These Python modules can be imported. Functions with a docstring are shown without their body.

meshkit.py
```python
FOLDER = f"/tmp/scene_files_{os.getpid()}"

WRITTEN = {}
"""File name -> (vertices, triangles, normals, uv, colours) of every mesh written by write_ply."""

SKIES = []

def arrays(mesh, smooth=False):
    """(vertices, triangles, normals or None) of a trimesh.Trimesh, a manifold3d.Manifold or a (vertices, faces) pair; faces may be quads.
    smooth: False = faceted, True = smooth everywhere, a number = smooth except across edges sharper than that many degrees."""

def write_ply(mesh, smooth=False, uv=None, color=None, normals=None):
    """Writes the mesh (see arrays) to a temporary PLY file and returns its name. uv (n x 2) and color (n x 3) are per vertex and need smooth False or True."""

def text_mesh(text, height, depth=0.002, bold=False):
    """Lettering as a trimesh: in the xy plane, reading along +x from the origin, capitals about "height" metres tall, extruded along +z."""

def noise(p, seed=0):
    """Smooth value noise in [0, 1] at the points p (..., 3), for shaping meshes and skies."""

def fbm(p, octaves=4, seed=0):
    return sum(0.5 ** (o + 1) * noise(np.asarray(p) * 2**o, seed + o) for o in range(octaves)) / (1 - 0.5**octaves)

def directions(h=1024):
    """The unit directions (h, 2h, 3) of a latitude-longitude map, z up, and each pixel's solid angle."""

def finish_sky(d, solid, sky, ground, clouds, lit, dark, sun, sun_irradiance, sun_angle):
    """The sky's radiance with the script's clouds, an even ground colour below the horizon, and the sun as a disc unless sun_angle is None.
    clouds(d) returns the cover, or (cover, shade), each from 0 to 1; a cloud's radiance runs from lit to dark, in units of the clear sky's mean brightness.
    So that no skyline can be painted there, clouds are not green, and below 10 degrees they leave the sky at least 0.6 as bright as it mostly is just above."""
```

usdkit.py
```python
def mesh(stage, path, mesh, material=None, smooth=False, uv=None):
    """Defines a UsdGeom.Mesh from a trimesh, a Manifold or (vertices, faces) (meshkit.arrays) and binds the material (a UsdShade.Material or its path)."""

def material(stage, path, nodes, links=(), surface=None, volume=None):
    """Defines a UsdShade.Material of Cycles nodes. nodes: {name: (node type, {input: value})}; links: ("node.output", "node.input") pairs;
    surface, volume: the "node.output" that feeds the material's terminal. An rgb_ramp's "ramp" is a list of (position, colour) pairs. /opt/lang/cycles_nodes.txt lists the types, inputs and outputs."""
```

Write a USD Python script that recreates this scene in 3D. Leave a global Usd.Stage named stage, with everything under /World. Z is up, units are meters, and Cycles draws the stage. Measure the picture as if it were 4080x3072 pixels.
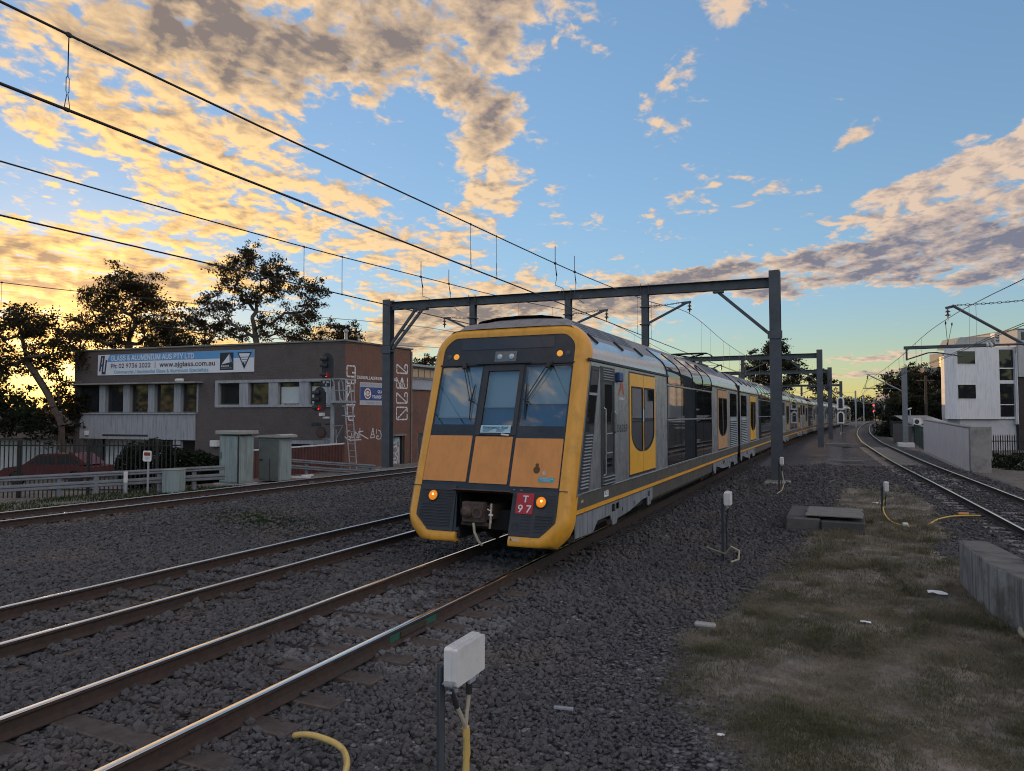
import math, random, numpy as np, trimesh, usdkit, meshkit
from pxr import Usd, UsdGeom, UsdLux, UsdShade, Gf, Sdf, Vt
from shapely.geometry import Polygon, LineString, Point, box as sbox
from shapely import affinity, unary_union
stage = Usd.Stage.CreateInMemory()
UsdGeom.Xform.Define(stage, '/World')
# ---------------------------------------------------------------- camera, sky, sun, exposure
CAM_H = 2.42
YAW, PITCH = math.radians(24.752), math.radians(2.2505)
EXPOSURE = 1.8
SUN_AZ, SUN_EL = math.radians(-56.5), math.radians(3.2)      # azimuth from +y towards +x
SKY_STRENGTH, SUN_INTENSITY = 0.12, 0.25
def camera():
    cy, sy, cp, sp = math.cos(YAW), math.sin(YAW), math.cos(PITCH), math.sin(PITCH)
    R, F, U = (cy, sy, 0), (-sy * cp, cy * cp, sp), (sy * sp, -cy * sp, cp)
    cam = UsdGeom.Camera.Define(stage, '/World/camera')
    cam.AddTransformOp().Set(Gf.Matrix4d(R[0], R[1], R[2], 0, U[0], U[1], U[2], 0, -F[0], -F[1], -F[2], 0, 0, 0, CAM_H, 1))
    cam.CreateHorizontalApertureAttr(36.0)
    cam.CreateFocalLengthAttr(36.0 * 2850 / 4080)
    cam.CreateClippingRangeAttr(Gf.Vec2f(0.05, 20000))
    cam.CreateExposureAttr(EXPOSURE)
camera()
def sun():
    L = UsdLux.DistantLight.Define(stage, '/World/sun'); L.CreateIntensityAttr(SUN_INTENSITY); L.CreateAngleAttr(.6); L.CreateNormalizeAttr(True); L.CreateColorAttr(Gf.Vec3f(1.0, .62, .30))
    d = np.array([math.sin(SUN_AZ) * math.cos(SUN_EL), math.cos(SUN_AZ) * math.cos(SUN_EL), math.sin(SUN_EL)])      # towards the sun = the light's +z
    x = np.cross([0, 0, 1.0], d); x /= np.linalg.norm(x); y = np.cross(d, x)
    L.AddTransformOp().Set(Gf.Matrix4d(*x, 0, *y, 0, *d, 0, 0, 0, 0, 1))
sun()

class Graph:
    """Small expression builder over usdkit.material: every call adds a node and returns its output name."""
    def __init__(s): s.n, s.l, s.k = {}, [], 0
    def add(s, kind, out, **inp):
        s.k += 1; name = f'n{s.k}'; vals = {}
        for k, v in inp.items():
            if isinstance(v, str) and v.split('.')[0] in s.n: s.l.append((v, f'{name}.{k}'))
            else: vals[k] = v
        s.n[name] = (kind, vals)
        return f'{name}.{out}'
    def m(s, op, a, b=0.0, c=0.0, clamp=False): return s.add('math', 'value', math_type=op, value1=a, value2=b, value3=c, use_clamp=clamp)
    def noise(s, vec, scale, detail=4., rough=.55, dist=0., out='fac', **k):
        return s.add('noise_texture', out, vector=vec, scale=scale, detail=detail, roughness=rough, distortion=dist, **k)
    def ramp(s, fac, stops): return s.add('rgb_ramp', 'color', fac=fac, ramp=stops)
    def rng(s, v, a, b, c=0., d=1., smooth=True): return s.add('map_range', 'result', range_type='smoothstep' if smooth else 'linear', value=v, from_min=a, from_max=b, to_min=c, to_max=d, clamp=True)
    def mix(s, f, a, b, kind='mix'): return s.add('mix_color', 'result', blend_type=kind, fac=f, a=a, b=b, use_clamp=False)
    def xyz(s, x, y, z): return s.add('combine_xyz', 'vector', x=x, y=y, z=z)
    def vm(s, op, a, b=(0, 0, 0), scale=1., out='vector'): return s.add('vector_math', out, math_type=op, vector1=a, vector2=b, scale=scale)
    def sep(s, v): n = s.add('separate_xyz', 'x', vector=v); return n, n[:-1] + 'y', n[:-1] + 'z'
    def pos(s): return s.add('geometry', 'position')
    def objpos(s): return s.add('texture_coordinate', 'object')
    def make(s, name, surface=None, volume=None):
        return usdkit.material(stage, f'/World/Looks/{name}', s.n, s.l, surface=surface, volume=volume)
def make_sky():
    g = Graph()
    d = g.vm('normalize', g.add('texture_coordinate', 'generated'))
    base = g.add('sky_texture', 'color', sky_type='single_scattering', sun_disc=False, sun_elevation=SUN_EL, sun_rotation=SUN_AZ,
                 altitude=100., air_density=1.05, aerosol_density=.13, ozone_density=3.3)
    K = SKY_STRENGTH * 2 ** EXPOSURE
    lum = g.add('rgb_to_bw', 'val', color=base)
    base = g.vm('scale', base, scale=g.m('divide', .39, g.m('multiply_add', lum, .20, 1.0)))
    base = g.add('gamma', 'color', color=base, gamma=.65)                       # the phone's flat tone curve: the bright and the dark sky drawn together
    base = g.vm('multiply', base, (.90 / K, .91 / K, .98 / K))
    x, y, z = g.sep(d)
    az = g.m('degrees', g.m('arctan2', x, y)); el = g.m('degrees', g.m('arcsine', z))
    sun = (math.sin(SUN_AZ) * math.cos(SUN_EL), math.cos(SUN_AZ) * math.cos(SUN_EL), math.sin(SUN_EL))
    cs = g.vm('dot_product', d, sun, out='value')
    near = g.rng(cs, .45, 1.0); near2 = g.rng(cs, .90, 1.0)
    zz = g.m('add', g.m('maximum', z, 0.0), .15)
    plane = g.xyz(g.m('divide', x, zz), g.m('divide', y, zz), 0.0)
    # banks of cloud, each an ellipse in azimuth and elevation (degrees): centre, radii, tilt, cover, thickness of its core
    BANKS = [(-35, 31, 17, 7.5, 4, .54, 1.0), (-27, 22, 4.0, 5.5, -8, .34, .30), (-52, 25, 12, 6, 0, .30, .36), (-50, 17.5, 13, 4.6, 0, .30, .05), (-38, 14.5, 9, 4.0, 0, .25, .0), (-33, 12.2, 6, 2.4, 0, .22, .0), (-28, 16, 4, 2.5, 30, .24, 0),
             (-58, 9.6, 7, 3.0, 0, .46, .62), (-48, 9.6, 9, 2.4, 3, .33, .42), (-56, 5.2, 12, 2.0, 0, .40, .55), (-40, 4.2, 9, 1.4, 4, .34, .5), (-17, 5.0, 9, 1.2, 4, .22, .3), (-50, 13.5, 6, 1.2, 4, .2, .5),
             (-27, 9.2, 9.5, 2.1, 6, .42, .42), (-32, 6.4, 9.0, 1.8, 8, .40, .52), (-19, 7.8, 8, 1.9, 4, .42, .5), (-6, 10.0, 10, 1.5, 3, .50, .8), (6, 10.9, 12, 1.9, 2, .64, 1.05), (16, 11.2, 9, 1.9, 0, .60, 1.0), (6, 15.6, 7.5, 1.6, 16, .38, .05), (14, 16.8, 6, 2.0, 8, .42, .1), (13, 13.4, 8, 1.2, 4, .36, .3), (30, 13, 20, 5, 0, .45, .6),
             (-12.6, 22.5, 3.6, 4.6, 38, .27, .0), (-11, 15.6, 4.6, 2.8, 15, .25, .0), (-4, 16.0, 3, 1.4, 10, .20, .0), (-8, 28.5, 5, 2.5, 20, .24, .0), (1.5, 19.6, 1.6, 1.0, 10, .28, .0), (-21, 16.5, 2.5, 3.5, 40, .22, 0), (2, 4.0, 4.2, .45, 2, .36, .35), (2.2, 2.95, 5.0, .42, 2, .36, .40), (-20, 13.5, 6, 2.2, 0, .10, .0),
             (-95, 24, 26, 14, 0, .36, .4), (120, 30, 75, 18, 0, .44, .0), (60, 52, 45, 15, 0, .40, .0), (-150, 50, 60, 18, 0, .42, .0), (-50, 56, 45, 13, 0, .42, .12), (0, 82, 400, 14, 0, .44, .05)]  # last row: lit cloud out of view, added to raise the ground light
    warp = g.noise(d, 9.0, 3., .6, out='color'); wx, wy, wz = g.sep(warp)
    azw = g.m('add', az, g.m('multiply', g.m('subtract', wx, .5), 7.0)); elw = g.m('add', el, g.m('multiply', g.m('subtract', wy, .5), 3.2))
    cover = core = None
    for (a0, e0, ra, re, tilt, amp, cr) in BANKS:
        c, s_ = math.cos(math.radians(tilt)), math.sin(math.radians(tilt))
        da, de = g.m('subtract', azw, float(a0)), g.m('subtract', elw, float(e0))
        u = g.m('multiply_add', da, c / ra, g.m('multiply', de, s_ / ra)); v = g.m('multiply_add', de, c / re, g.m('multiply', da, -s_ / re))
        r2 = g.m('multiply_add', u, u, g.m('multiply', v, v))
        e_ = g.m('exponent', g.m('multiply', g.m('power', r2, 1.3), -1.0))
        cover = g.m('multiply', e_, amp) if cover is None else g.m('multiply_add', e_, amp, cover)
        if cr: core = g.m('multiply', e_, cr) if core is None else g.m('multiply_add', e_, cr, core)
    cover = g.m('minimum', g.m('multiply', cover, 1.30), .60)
    MAP = dict(rotation=(0, 0, math.radians(24)), scale=(1.0, .85, 1.0))
    def density(p):
        mid = g.noise(p, 3.3, 2., .5, .2)
        puff = g.noise(p, 9.5, 3., .55, .5)
        fine = g.noise(p, 26., 6., .62, .4)
        n = g.m('multiply_add', fine, .26, g.m('multiply_add', puff, .46, g.m('multiply', mid, .28)))
        return g.m('multiply_add', g.m('subtract', n, .5), 2.5, .5)
    rot = g.add('mapping', 'vector', vector=plane, **MAP)
    n1 = density(rot)
    n2 = density(g.add('mapping', 'vector', vector=g.vm('add', plane, (sun[0] * .035, sun[1] * .035, 0.0)), **MAP))
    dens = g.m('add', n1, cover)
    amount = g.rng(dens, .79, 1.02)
    relief = g.m('multiply', g.m('subtract', n1, n2), 2.0)
    streak = g.noise(rot, 5.0, 5., .6, .8)
    dark_ = g.rng(g.m('add', g.m('multiply_add', g.m('subtract', n1, .5), .55, core), g.m('multiply', g.m('subtract', streak, .5), .8)), .22, .80)
    edge = g.rng(dens, .86, 1.30)                                  # thin rims stay bright
    lit = g.m('add', g.m('subtract', .84, g.m('multiply', dark_, edge)), relief, clamp=True)
    sc = lambda c: tuple(v / K for v in c)
    bright = g.mix(near, sc((.80, .60, .45)), sc((1.02, .70, .38)))
    facing = g.rng(g.m('multiply', cs, -1.0), -.15, .6)                # clouds opposite the sun lit full on, brightened to light the ground
    bright = g.mix(facing, bright, sc((1.12, .92, .78)))
    bright = g.mix(near2, bright, sc((1.5, .90, .28)))
    dark = g.mix(near, sc((.205, .205, .265)), sc((.27, .205, .165)))
    cloud = g.mix(lit, dark, bright)
    low = g.rng(el, 9.0, 0.5)
    base = g.mix(low, base, g.vm('multiply', base, (1.12, 1.05, .68)))
    col = g.mix(g.m('multiply', amount, .95), base, cloud)
    ang = g.m('degrees', g.m('arccosine', g.m('minimum', cs, .999999)))
    halo = g.m('exponent', g.m('multiply', g.m('power', g.m('divide', ang, 4.2), 1.3), -1.0))       # the glow round the sun
    col = g.vm('add', col, g.vm('scale', sc((2.6, 1.35, .30)), scale=halo))
    bg = g.add('background_shader', 'background', color=col, strength=SKY_STRENGTH)
    mat = g.make('sky', surface=bg)
    dome = UsdLux.DomeLight.Define(stage, '/World/sky')
    UsdShade.MaterialBindingAPI.Apply(dome.GetPrim()).Bind(mat)
make_sky()
# ---------------------------------------------------------------- helpers
RNG = np.random.default_rng(7)
ORIGIN, USED = {}, {}
def numbered(parent, name):
    k = (parent, name); USED[k] = USED.get(k, -1) + 1
    return name if USED[k] == 0 else f'{name}_{USED[k]:03d}'
def tag(prim, label=None, cat=None, group=None, kind=None):
    for k, v in (('label', label), ('category', cat), ('group', group), ('kind', kind)):
        if v: prim.SetCustomDataByKey(k, v)
    return prim
def thing(name, label, cat, loc=(0, 0, 0), group=None):
    """An Xform at the thing's base; its parts are modelled in world coordinates and stored relative to it."""
    path = '/World/' + numbered('/World', name)
    x = UsdGeom.Xform.Define(stage, path); x.AddTranslateOp().Set(Gf.Vec3d(*map(float, loc)))
    ORIGIN[path] = np.array(loc, float)
    return tag(x.GetPrim(), label, cat, group)
def obj(name, mb, mat, parent=None, label=None, cat=None, group=None, kind=None, smooth=None):
    v, f = mb.arrays() if isinstance(mb, MB) else (np.asarray(mb[0], float), np.asarray(mb[1]))
    pp = str(parent.GetPath()) if parent is not None else '/World'
    path = pp + '/' + numbered(pp, name)
    o = ORIGIN.get(pp, np.zeros(3)); ORIGIN[path] = o
    sm = (mb.smooth if isinstance(mb, MB) else False) if smooth is None else smooth
    m = usdkit.mesh(stage, path, (v - o, f), mat, smooth=sm)
    return tag(m.GetPrim(), label, cat, group, kind)
def objs(name, mb, mat, parent=None):
    """Every piece of the builder as a part of its own."""
    o = 0
    for v, f in zip(mb.v, mb.f):
        m = MB(mb.smooth); m.v, m.f, m.n = [v], [f - o], len(v); o += len(v); obj(name, m, mat, parent)
def unit(v): v = np.asarray(v, float); return v / np.linalg.norm(v)
_CH = None
def chamfer_topology():
    global _CH
    if _CH is None:
        pts, ids = [], []
        for sx in (-1, 1):
            for sy in (-1, 1):
                for sz in (-1, 1):
                    for k in range(3):
                        p = np.array([sx, sy, sz], float); p = np.where(np.arange(3) == k, p, p * .8); pts.append(p)
        pts = np.array(pts); h = trimesh.convex.convex_hull(pts, qhull_options='QbB Pp Qt')
        order = [int(np.argmin(((pts - p) ** 2).sum(1))) for p in h.vertices]
        _CH = np.sign(pts), np.array([[order[i] for i in t] for t in h.faces]), np.tile(np.eye(3), (8, 1))
    return _CH
class MB:
    def __init__(s, smooth=False): s.v, s.f, s.n, s.smooth = [], [], 0, smooth
    def add(s, v, f):
        v = np.asarray(v, float); f = np.asarray(f, int)
        if f.shape[1] == 4: f = np.vstack([f[:, [0, 1, 2]], f[:, [0, 2, 3]]])
        s.v.append(v); s.f.append(f + s.n); s.n += len(v); return s
    def arrays(s): return np.vstack(s.v), np.vstack(s.f)
    def quad(s, *p): return s.add(p, [[0, 1, 2, 3]])
    def frame_box(s, c, ex, ey, ez, ch=0.0):
        """Box about c with half-extent vectors ex, ey, ez and an optional chamfer in metres."""
        c = np.asarray(c, float); E = np.array([ex, ey, ez], float)
        if ch <= 0:
            sg = np.array([[i, j, k] for i in (-1, 1) for j in (-1, 1) for k in (-1, 1)], float)
            return s.add(c + sg @ E, [[0, 1, 3, 2], [4, 6, 7, 5], [0, 4, 5, 1], [2, 3, 7, 6], [0, 2, 6, 4], [1, 5, 7, 3]])
        sg, f, keep = chamfer_topology(); L = np.linalg.norm(E, axis=1)
        fr = np.where(keep > 0, 1.0, np.maximum(1 - ch / np.maximum(L, 1e-9), .05))
        return s.add(c + (sg * fr) @ E, f)
    def box(s, x0, x1, y0, y1, z0, z1, ch=0.0):
        return s.frame_box(((x0 + x1) / 2, (y0 + y1) / 2, (z0 + z1) / 2), ((x1 - x0) / 2, 0, 0), (0, (y1 - y0) / 2, 0), (0, 0, (z1 - z0) / 2), ch)
    def beam(s, p0, p1, w, h, up=(0, 0, 1), ch=0.0):
        p0, p1 = np.asarray(p0, float), np.asarray(p1, float); d = p1 - p0; L = np.linalg.norm(d); d = d / L
        up = np.asarray(up, float)
        if abs(d @ up) > .98: up = np.array([0, 1.0, 0])
        a = unit(np.cross(d, up)); b = np.cross(a, d)
        return s.frame_box((p0 + p1) / 2, d * L / 2, a * w / 2, b * h / 2, ch)
    def tube(s, pts, r, n=8, caps=True):
        p = np.asarray(pts, float); r = np.broadcast_to(np.asarray(r, float), (len(p),))
        t = np.gradient(p, axis=0); t /= np.linalg.norm(t, axis=1, keepdims=True) + 1e-12
        a = np.cross(t[0], [0, 0, 1.0] if abs(t[0][2]) < .9 else [1.0, 0, 0]); a /= np.linalg.norm(a); A = []
        for ti in t:
            a = a - ti * (a @ ti); a /= np.linalg.norm(a) + 1e-12; A.append(a)
        A = np.array(A); B = np.cross(t, A); an = np.arange(n) * 2 * np.pi / n
        v = (p[:, None] + r[:, None, None] * (np.cos(an)[None, :, None] * A[:, None] + np.sin(an)[None, :, None] * B[:, None])).reshape(-1, 3)
        i, j = np.meshgrid(np.arange(len(p) - 1), np.arange(n), indexing='ij'); i, j = i.ravel(), j.ravel()
        q = np.stack([i * n + j, i * n + (j + 1) % n, (i + 1) * n + (j + 1) % n, (i + 1) * n + j], 1)
        f = np.vstack([q[:, [0, 1, 2]], q[:, [0, 2, 3]]])
        if caps:
            k = len(v); v = np.vstack([v, p[0], p[-1]]); e = (len(p) - 1) * n; jj = np.arange(n)
            f = np.vstack([f, np.stack([np.full(n, k), (jj + 1) % n, jj], 1), np.stack([np.full(n, k + 1), e + jj, e + (jj + 1) % n], 1)])
        return s.add(v, f)
    def cyl(s, p0, p1, r0, r1=None, n=14): return s.tube([p0, p1], [r0, r0 if r1 is None else r1], n)
    def lathe(s, base, axis, prof, n=16):
        """prof: (distance along axis, radius) pairs."""
        base, axis = np.asarray(base, float), unit(axis)
        a = unit(np.cross(axis, [0, 0, 1.0] if abs(axis[2]) < .9 else [1.0, 0, 0])); b = np.cross(axis, a); an = np.arange(n) * 2 * np.pi / n
        v = np.vstack([base + axis * h + r * (np.cos(an)[:, None] * a + np.sin(an)[:, None] * b) for h, r in prof])
        f = []
        for i in range(len(prof) - 1):
            for j in range(n): f.append([i * n + j, i * n + (j + 1) % n, (i + 1) * n + (j + 1) % n, (i + 1) * n + j])
        s.add(v, f)
        for i, sg in ((0, -1), (len(prof) - 1, 1)):
            if prof[i][1] > 1e-4:
                c = base + axis * prof[i][0]; ring = v[i * n:(i + 1) * n]
                s.add(np.vstack([c, ring]), [[0, 1 + j, 1 + (j + 1) % n] for j in range(n)])
        return s
    def poly(s, P, o, ex, ey, depth):
        """A shapely polygon (holes allowed) in the plane (o, ex, ey), extruded by depth along ex x ey."""
        o, ex, ey = np.asarray(o, float), np.asarray(ex, float), np.asarray(ey, float); ez = unit(np.cross(ex, ey))
        for g in getattr(P, 'geoms', [P]):
            m = trimesh.creation.extrude_polygon(g, depth, engine='earcut')
            s.add(o + m.vertices[:, :1] * ex + m.vertices[:, 1:2] * ey + m.vertices[:, 2:] * ez, m.faces)
        return s
    def mesh(s, m, o=(0, 0, 0), ex=(1, 0, 0), ey=(0, 1, 0), ez=None):
        ex, ey = np.asarray(ex, float), np.asarray(ey, float); ez = np.cross(ex, ey) if ez is None else np.asarray(ez, float)
        return s.add(np.asarray(o, float) + m.vertices[:, :1] * ex + m.vertices[:, 1:2] * ey + m.vertices[:, 2:] * ez, m.faces)
    def text(s, txt, height, o, ex, ey, width=None, depth=.004, bold=False, centre=False):
        m = meshkit.text_mesh(txt, height, depth, bold); b = m.bounds
        m.apply_translation((-b[0][0], 0, 0)); w = b[1][0] - b[0][0]; k = 1.0 if width is None else width / w
        m.vertices[:, 0] *= k
        if centre: m.apply_translation((-w * k / 2, 0, 0))
        return s.mesh(m, o, unit(ex), unit(ey))
    def ball(s, c, r, k=1):
        m = trimesh.creation.icosphere(k, 1.0); return s.add(np.asarray(c, float) + m.vertices * np.asarray(r), m.faces)
def rbox(w, h, r): return sbox(-w / 2 + r, -h / 2 + r, w / 2 - r, h / 2 - r).buffer(r, quad_segs=4)
def catenary(p0, p1, sag, n=14):
    t = np.linspace(0, 1, n)[:, None]; p = np.asarray(p0, float) * (1 - t) + np.asarray(p1, float) * t
    p[:, 2] -= 4 * sag * (t * (1 - t))[:, 0]; return p
# ---------------------------------------------------------------- materials
def mat(name, col, rough=.6, metal=0., var=.12, scale=3., bump=0., bscale=None, coat=0., dirt=None, island=0., spec=.5, grime=(.035, .03, .026), streak=0.):
    """Base colour with soft mottling, roughness variation, fine bump and optional dirt blotches (weathering with a shape of its own)."""
    g = Graph(); p = g.objpos()
    n = g.noise(p, scale, 5., .6); lo = tuple(c * (1 - var) for c in col); hi = tuple(min(1, c * (1 + var)) for c in col)
    c = g.ramp(n, [(.25, lo), (.75, hi)])
    if island:
        r = g.add('geometry', 'random_per_island'); c = g.mix(1.0, c, g.ramp(r, [(0, (1 - island,) * 3), (1, (1 + island,) * 3)]), 'multiply')
    if streak:                                                    # rain streaks running down the surface
        st = g.noise(g.vm('multiply', p, (7., 7., .55)), 1.6, 4., .62); c = g.mix(1.0, c, g.ramp(st, [(.32, (1 - streak * 1.7,) * 3), (.52, (1, 1, 1)), (.75, (1 + streak * .5,) * 3)]), 'multiply')
    if dirt:
        dn = g.rng(g.noise(p, dirt[1], 7., .65), dirt[2], dirt[2] + .22); c = g.mix(g.m('multiply', dn, dirt[0]), c, grime)
    rr = g.rng(g.noise(p, scale * 2.3, 4., .6), .3, .7, max(.02, rough * .8), min(1., rough * 1.2), smooth=False)
    kw = dict(base_color=c, roughness=rr, metallic=metal, coat_weight=coat, coat_roughness=.08, specular_ior_level=spec)
    if bump: kw['normal'] = g.add('bump', 'normal', height=g.noise(p, bscale or scale * 6, 6., .6), strength=min(1., bump), distance=.02)
    return g.make(name, surface=g.add('principled_bsdf', 'BSDF', **kw))
def emit(name, col, strength):
    g = Graph(); return g.make(name, surface=g.add('principled_bsdf', 'BSDF', base_color=tuple(c * .5 for c in col), roughness=.15, emission_color=col, emission_strength=strength))
def pane_glass(name, tint=(.75, .82, .82), rough=.02, k=1.0):
    g = Graph()
    fr = g.m('multiply', g.add('fresnel', 'fac', IOR=1.52), k, clamp=True)
    return g.make(name, surface=g.add('mix_closure', 'closure', fac=fr, closure1=g.add('transparent_bsdf', 'BSDF', color=tint), closure2=g.add('glossy_bsdf', 'BSDF', color=(.95, .95, .95), roughness=rough)))
M = {}
M['rust'] = mat('rail_rust', (.046, .028, .021), .8, var=.35, scale=9, bump=.4, dirt=(.7, 3., .5))
M['railtop'] = mat('polished_rail', (.92, .85, .76), .15, 1., var=.05, scale=4, spec=.5)
M['timber'] = mat('old_sleeper', (.088, .068, .058), .9, var=.35, scale=7, bump=.6, dirt=(.6, 5., .5))
M['concrete_sleeper'] = mat('concrete_sleeper', (.25, .225, .20), .9, var=.2, scale=8, bump=.3, dirt=(.6, 4., .48))
M['steel_dark'] = mat('gantry_steel', (.075, .082, .095), .55, .25, var=.22, scale=2.2, bump=.15, dirt=(.55, 2.5, .52), grime=(.05, .035, .028))
M['galv'] = mat('galvanised_steel', (.30, .315, .335), .55, .25, var=.15, scale=5, bump=.1, dirt=(.4, 4., .55))
M['black'] = mat('black_metal', (.016, .016, .018), .5, var=.2, scale=6)
M['rubber'] = mat('black_rubber', (.012, .012, .013), .75, var=.2, scale=6)
M['wire'] = mat('copper_wire', (.035, .030, .030), .55, .4, var=.1)
M['white_plastic'] = mat('weathered_white_plastic', (.62, .60, .58), .55, var=.06, scale=7, bump=.12, bscale=40, dirt=(.28, 3., .5), grime=(.2, .18, .16))
M['yellow_cable'] = mat('yellow_cable_sleeve', (.56, .38, .11), .6, var=.14, scale=9, dirt=(.4, 8., .52), grime=(.2, .13, .05))
M['tan_cable'] = mat('tan_cable', (.40, .34, .25), .7, var=.15, scale=10)
M['concrete'] = mat('weathered_concrete', (.30, .285, .265), .9, var=.18, scale=3, bump=.35, dirt=(.6, 1.6, .47), grime=(.10, .09, .08))
M['white_paint'] = mat('white_paint', (.74, .74, .73), .5, var=.05)
# ---------------------------------------------------------------- ground, ballast, tracks
RAIL_H = .170
def smooth_curve(pts):
    from scipy.interpolate import PchipInterpolator
    p = np.array(pts, float); return PchipInterpolator(p[:, 0], p[:, 1], extrapolate=True)
def xA(y): y = np.asarray(y, float); return -5.38 + .00026 * np.maximum(y - 26, 0) ** 2
def xB(y): y = np.asarray(y, float); return -8.86 + .00026 * np.maximum(y - 26, 0) ** 2
_C = smooth_curve([(-20, -19.4), (0, -18.5), (10.5, -18.05), (16, -17.68), (20.5, -17.42), (27, -16.98), (40, -16.0), (60, -14.3), (90, -11.6), (130, -8.6), (170, -5.0), (260, 8.)])
_D = smooth_curve([(-20, 5.9), (0, 5.05), (10, 4.55), (23.8, 3.92), (29, 3.66), (41.4, 3.05), (51.6, 2.72), (60, 2.48), (72, 2.26), (90, 2.3), (113, 2.72), (133, 3.3), (180, 5.2), (240, 9.2), (330, 18), (500, 45)])
xC = lambda y: _C(np.asarray(y, float)); xD = lambda y: _D(np.asarray(y, float))
def sstep(a, b, t): t = np.clip((t - a) / (b - a), 0, 1); return t * t * (3 - 2 * t)
def grass_zone(x, y):
    """1 on the grassy verge between the main line and the curved track, 0 on stone."""
    n = meshkit.fbm(np.stack([x * .55, y * .45, x * 0], -1), 4, 3) - .5
    left = -.75 - .75 * sstep(4, 9, y) + .75 * sstep(9, 16, y) + .35 * sstep(16, 24, y)
    left = np.where(y < 5, left + (5 - y) * .12, left)
    right = xD(y) - 1.55 - 1.0 * sstep(9, 15, y) * (1 - sstep(15, 24, y))
    return sstep(-.25, .35, x - left + n * 1.3) * sstep(-.2, .3, right - x + n * .9) * (1 - sstep(23, 34, y + n * 8))
def ground_z(x, y):
    x, y = np.asarray(x, float), np.asarray(y, float)
    z = np.full(np.broadcast(x, y).shape, -.205)
    nb = meshkit.fbm(np.stack([x * .9, y * .9, x * 0], -1), 3, 11) - .5
    z = z + nb * .05
    g = grass_zone(x, y)
    z = z + g * (.02 + (meshkit.fbm(np.stack([x * .8, y * .8, x * 0 + 5], -1), 4, 5) - .5) * .22)
    z = z - .10 * sstep(-4.0, -3.0, x) * (1 - sstep(-1.8, -.6, x)) * (1 - sstep(40, 60, y))          # foot of the ballast shoulder
    z = z + .10 * sstep(20, 30, y) * sstep(-3.6, -2.6, x) * (1 - sstep(-1.2, .2, x))                  # built-up ground round the mast feet
    left = xC(y) - 1.7
    z = np.where(x < left, z - .10 * sstep(0, 1.6, left - x) - .45 * sstep(3.2, 6.5, left - x), z)
    z = z - .85 * sstep(11.5, 16, left - x)
    z = np.where(x > xD(y) + 1.6, z - .05 * sstep(0, 1.2, x - xD(y) - 1.6) - .5 * sstep(4.5, 8, x - xD(y)), z)
    return z
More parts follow.
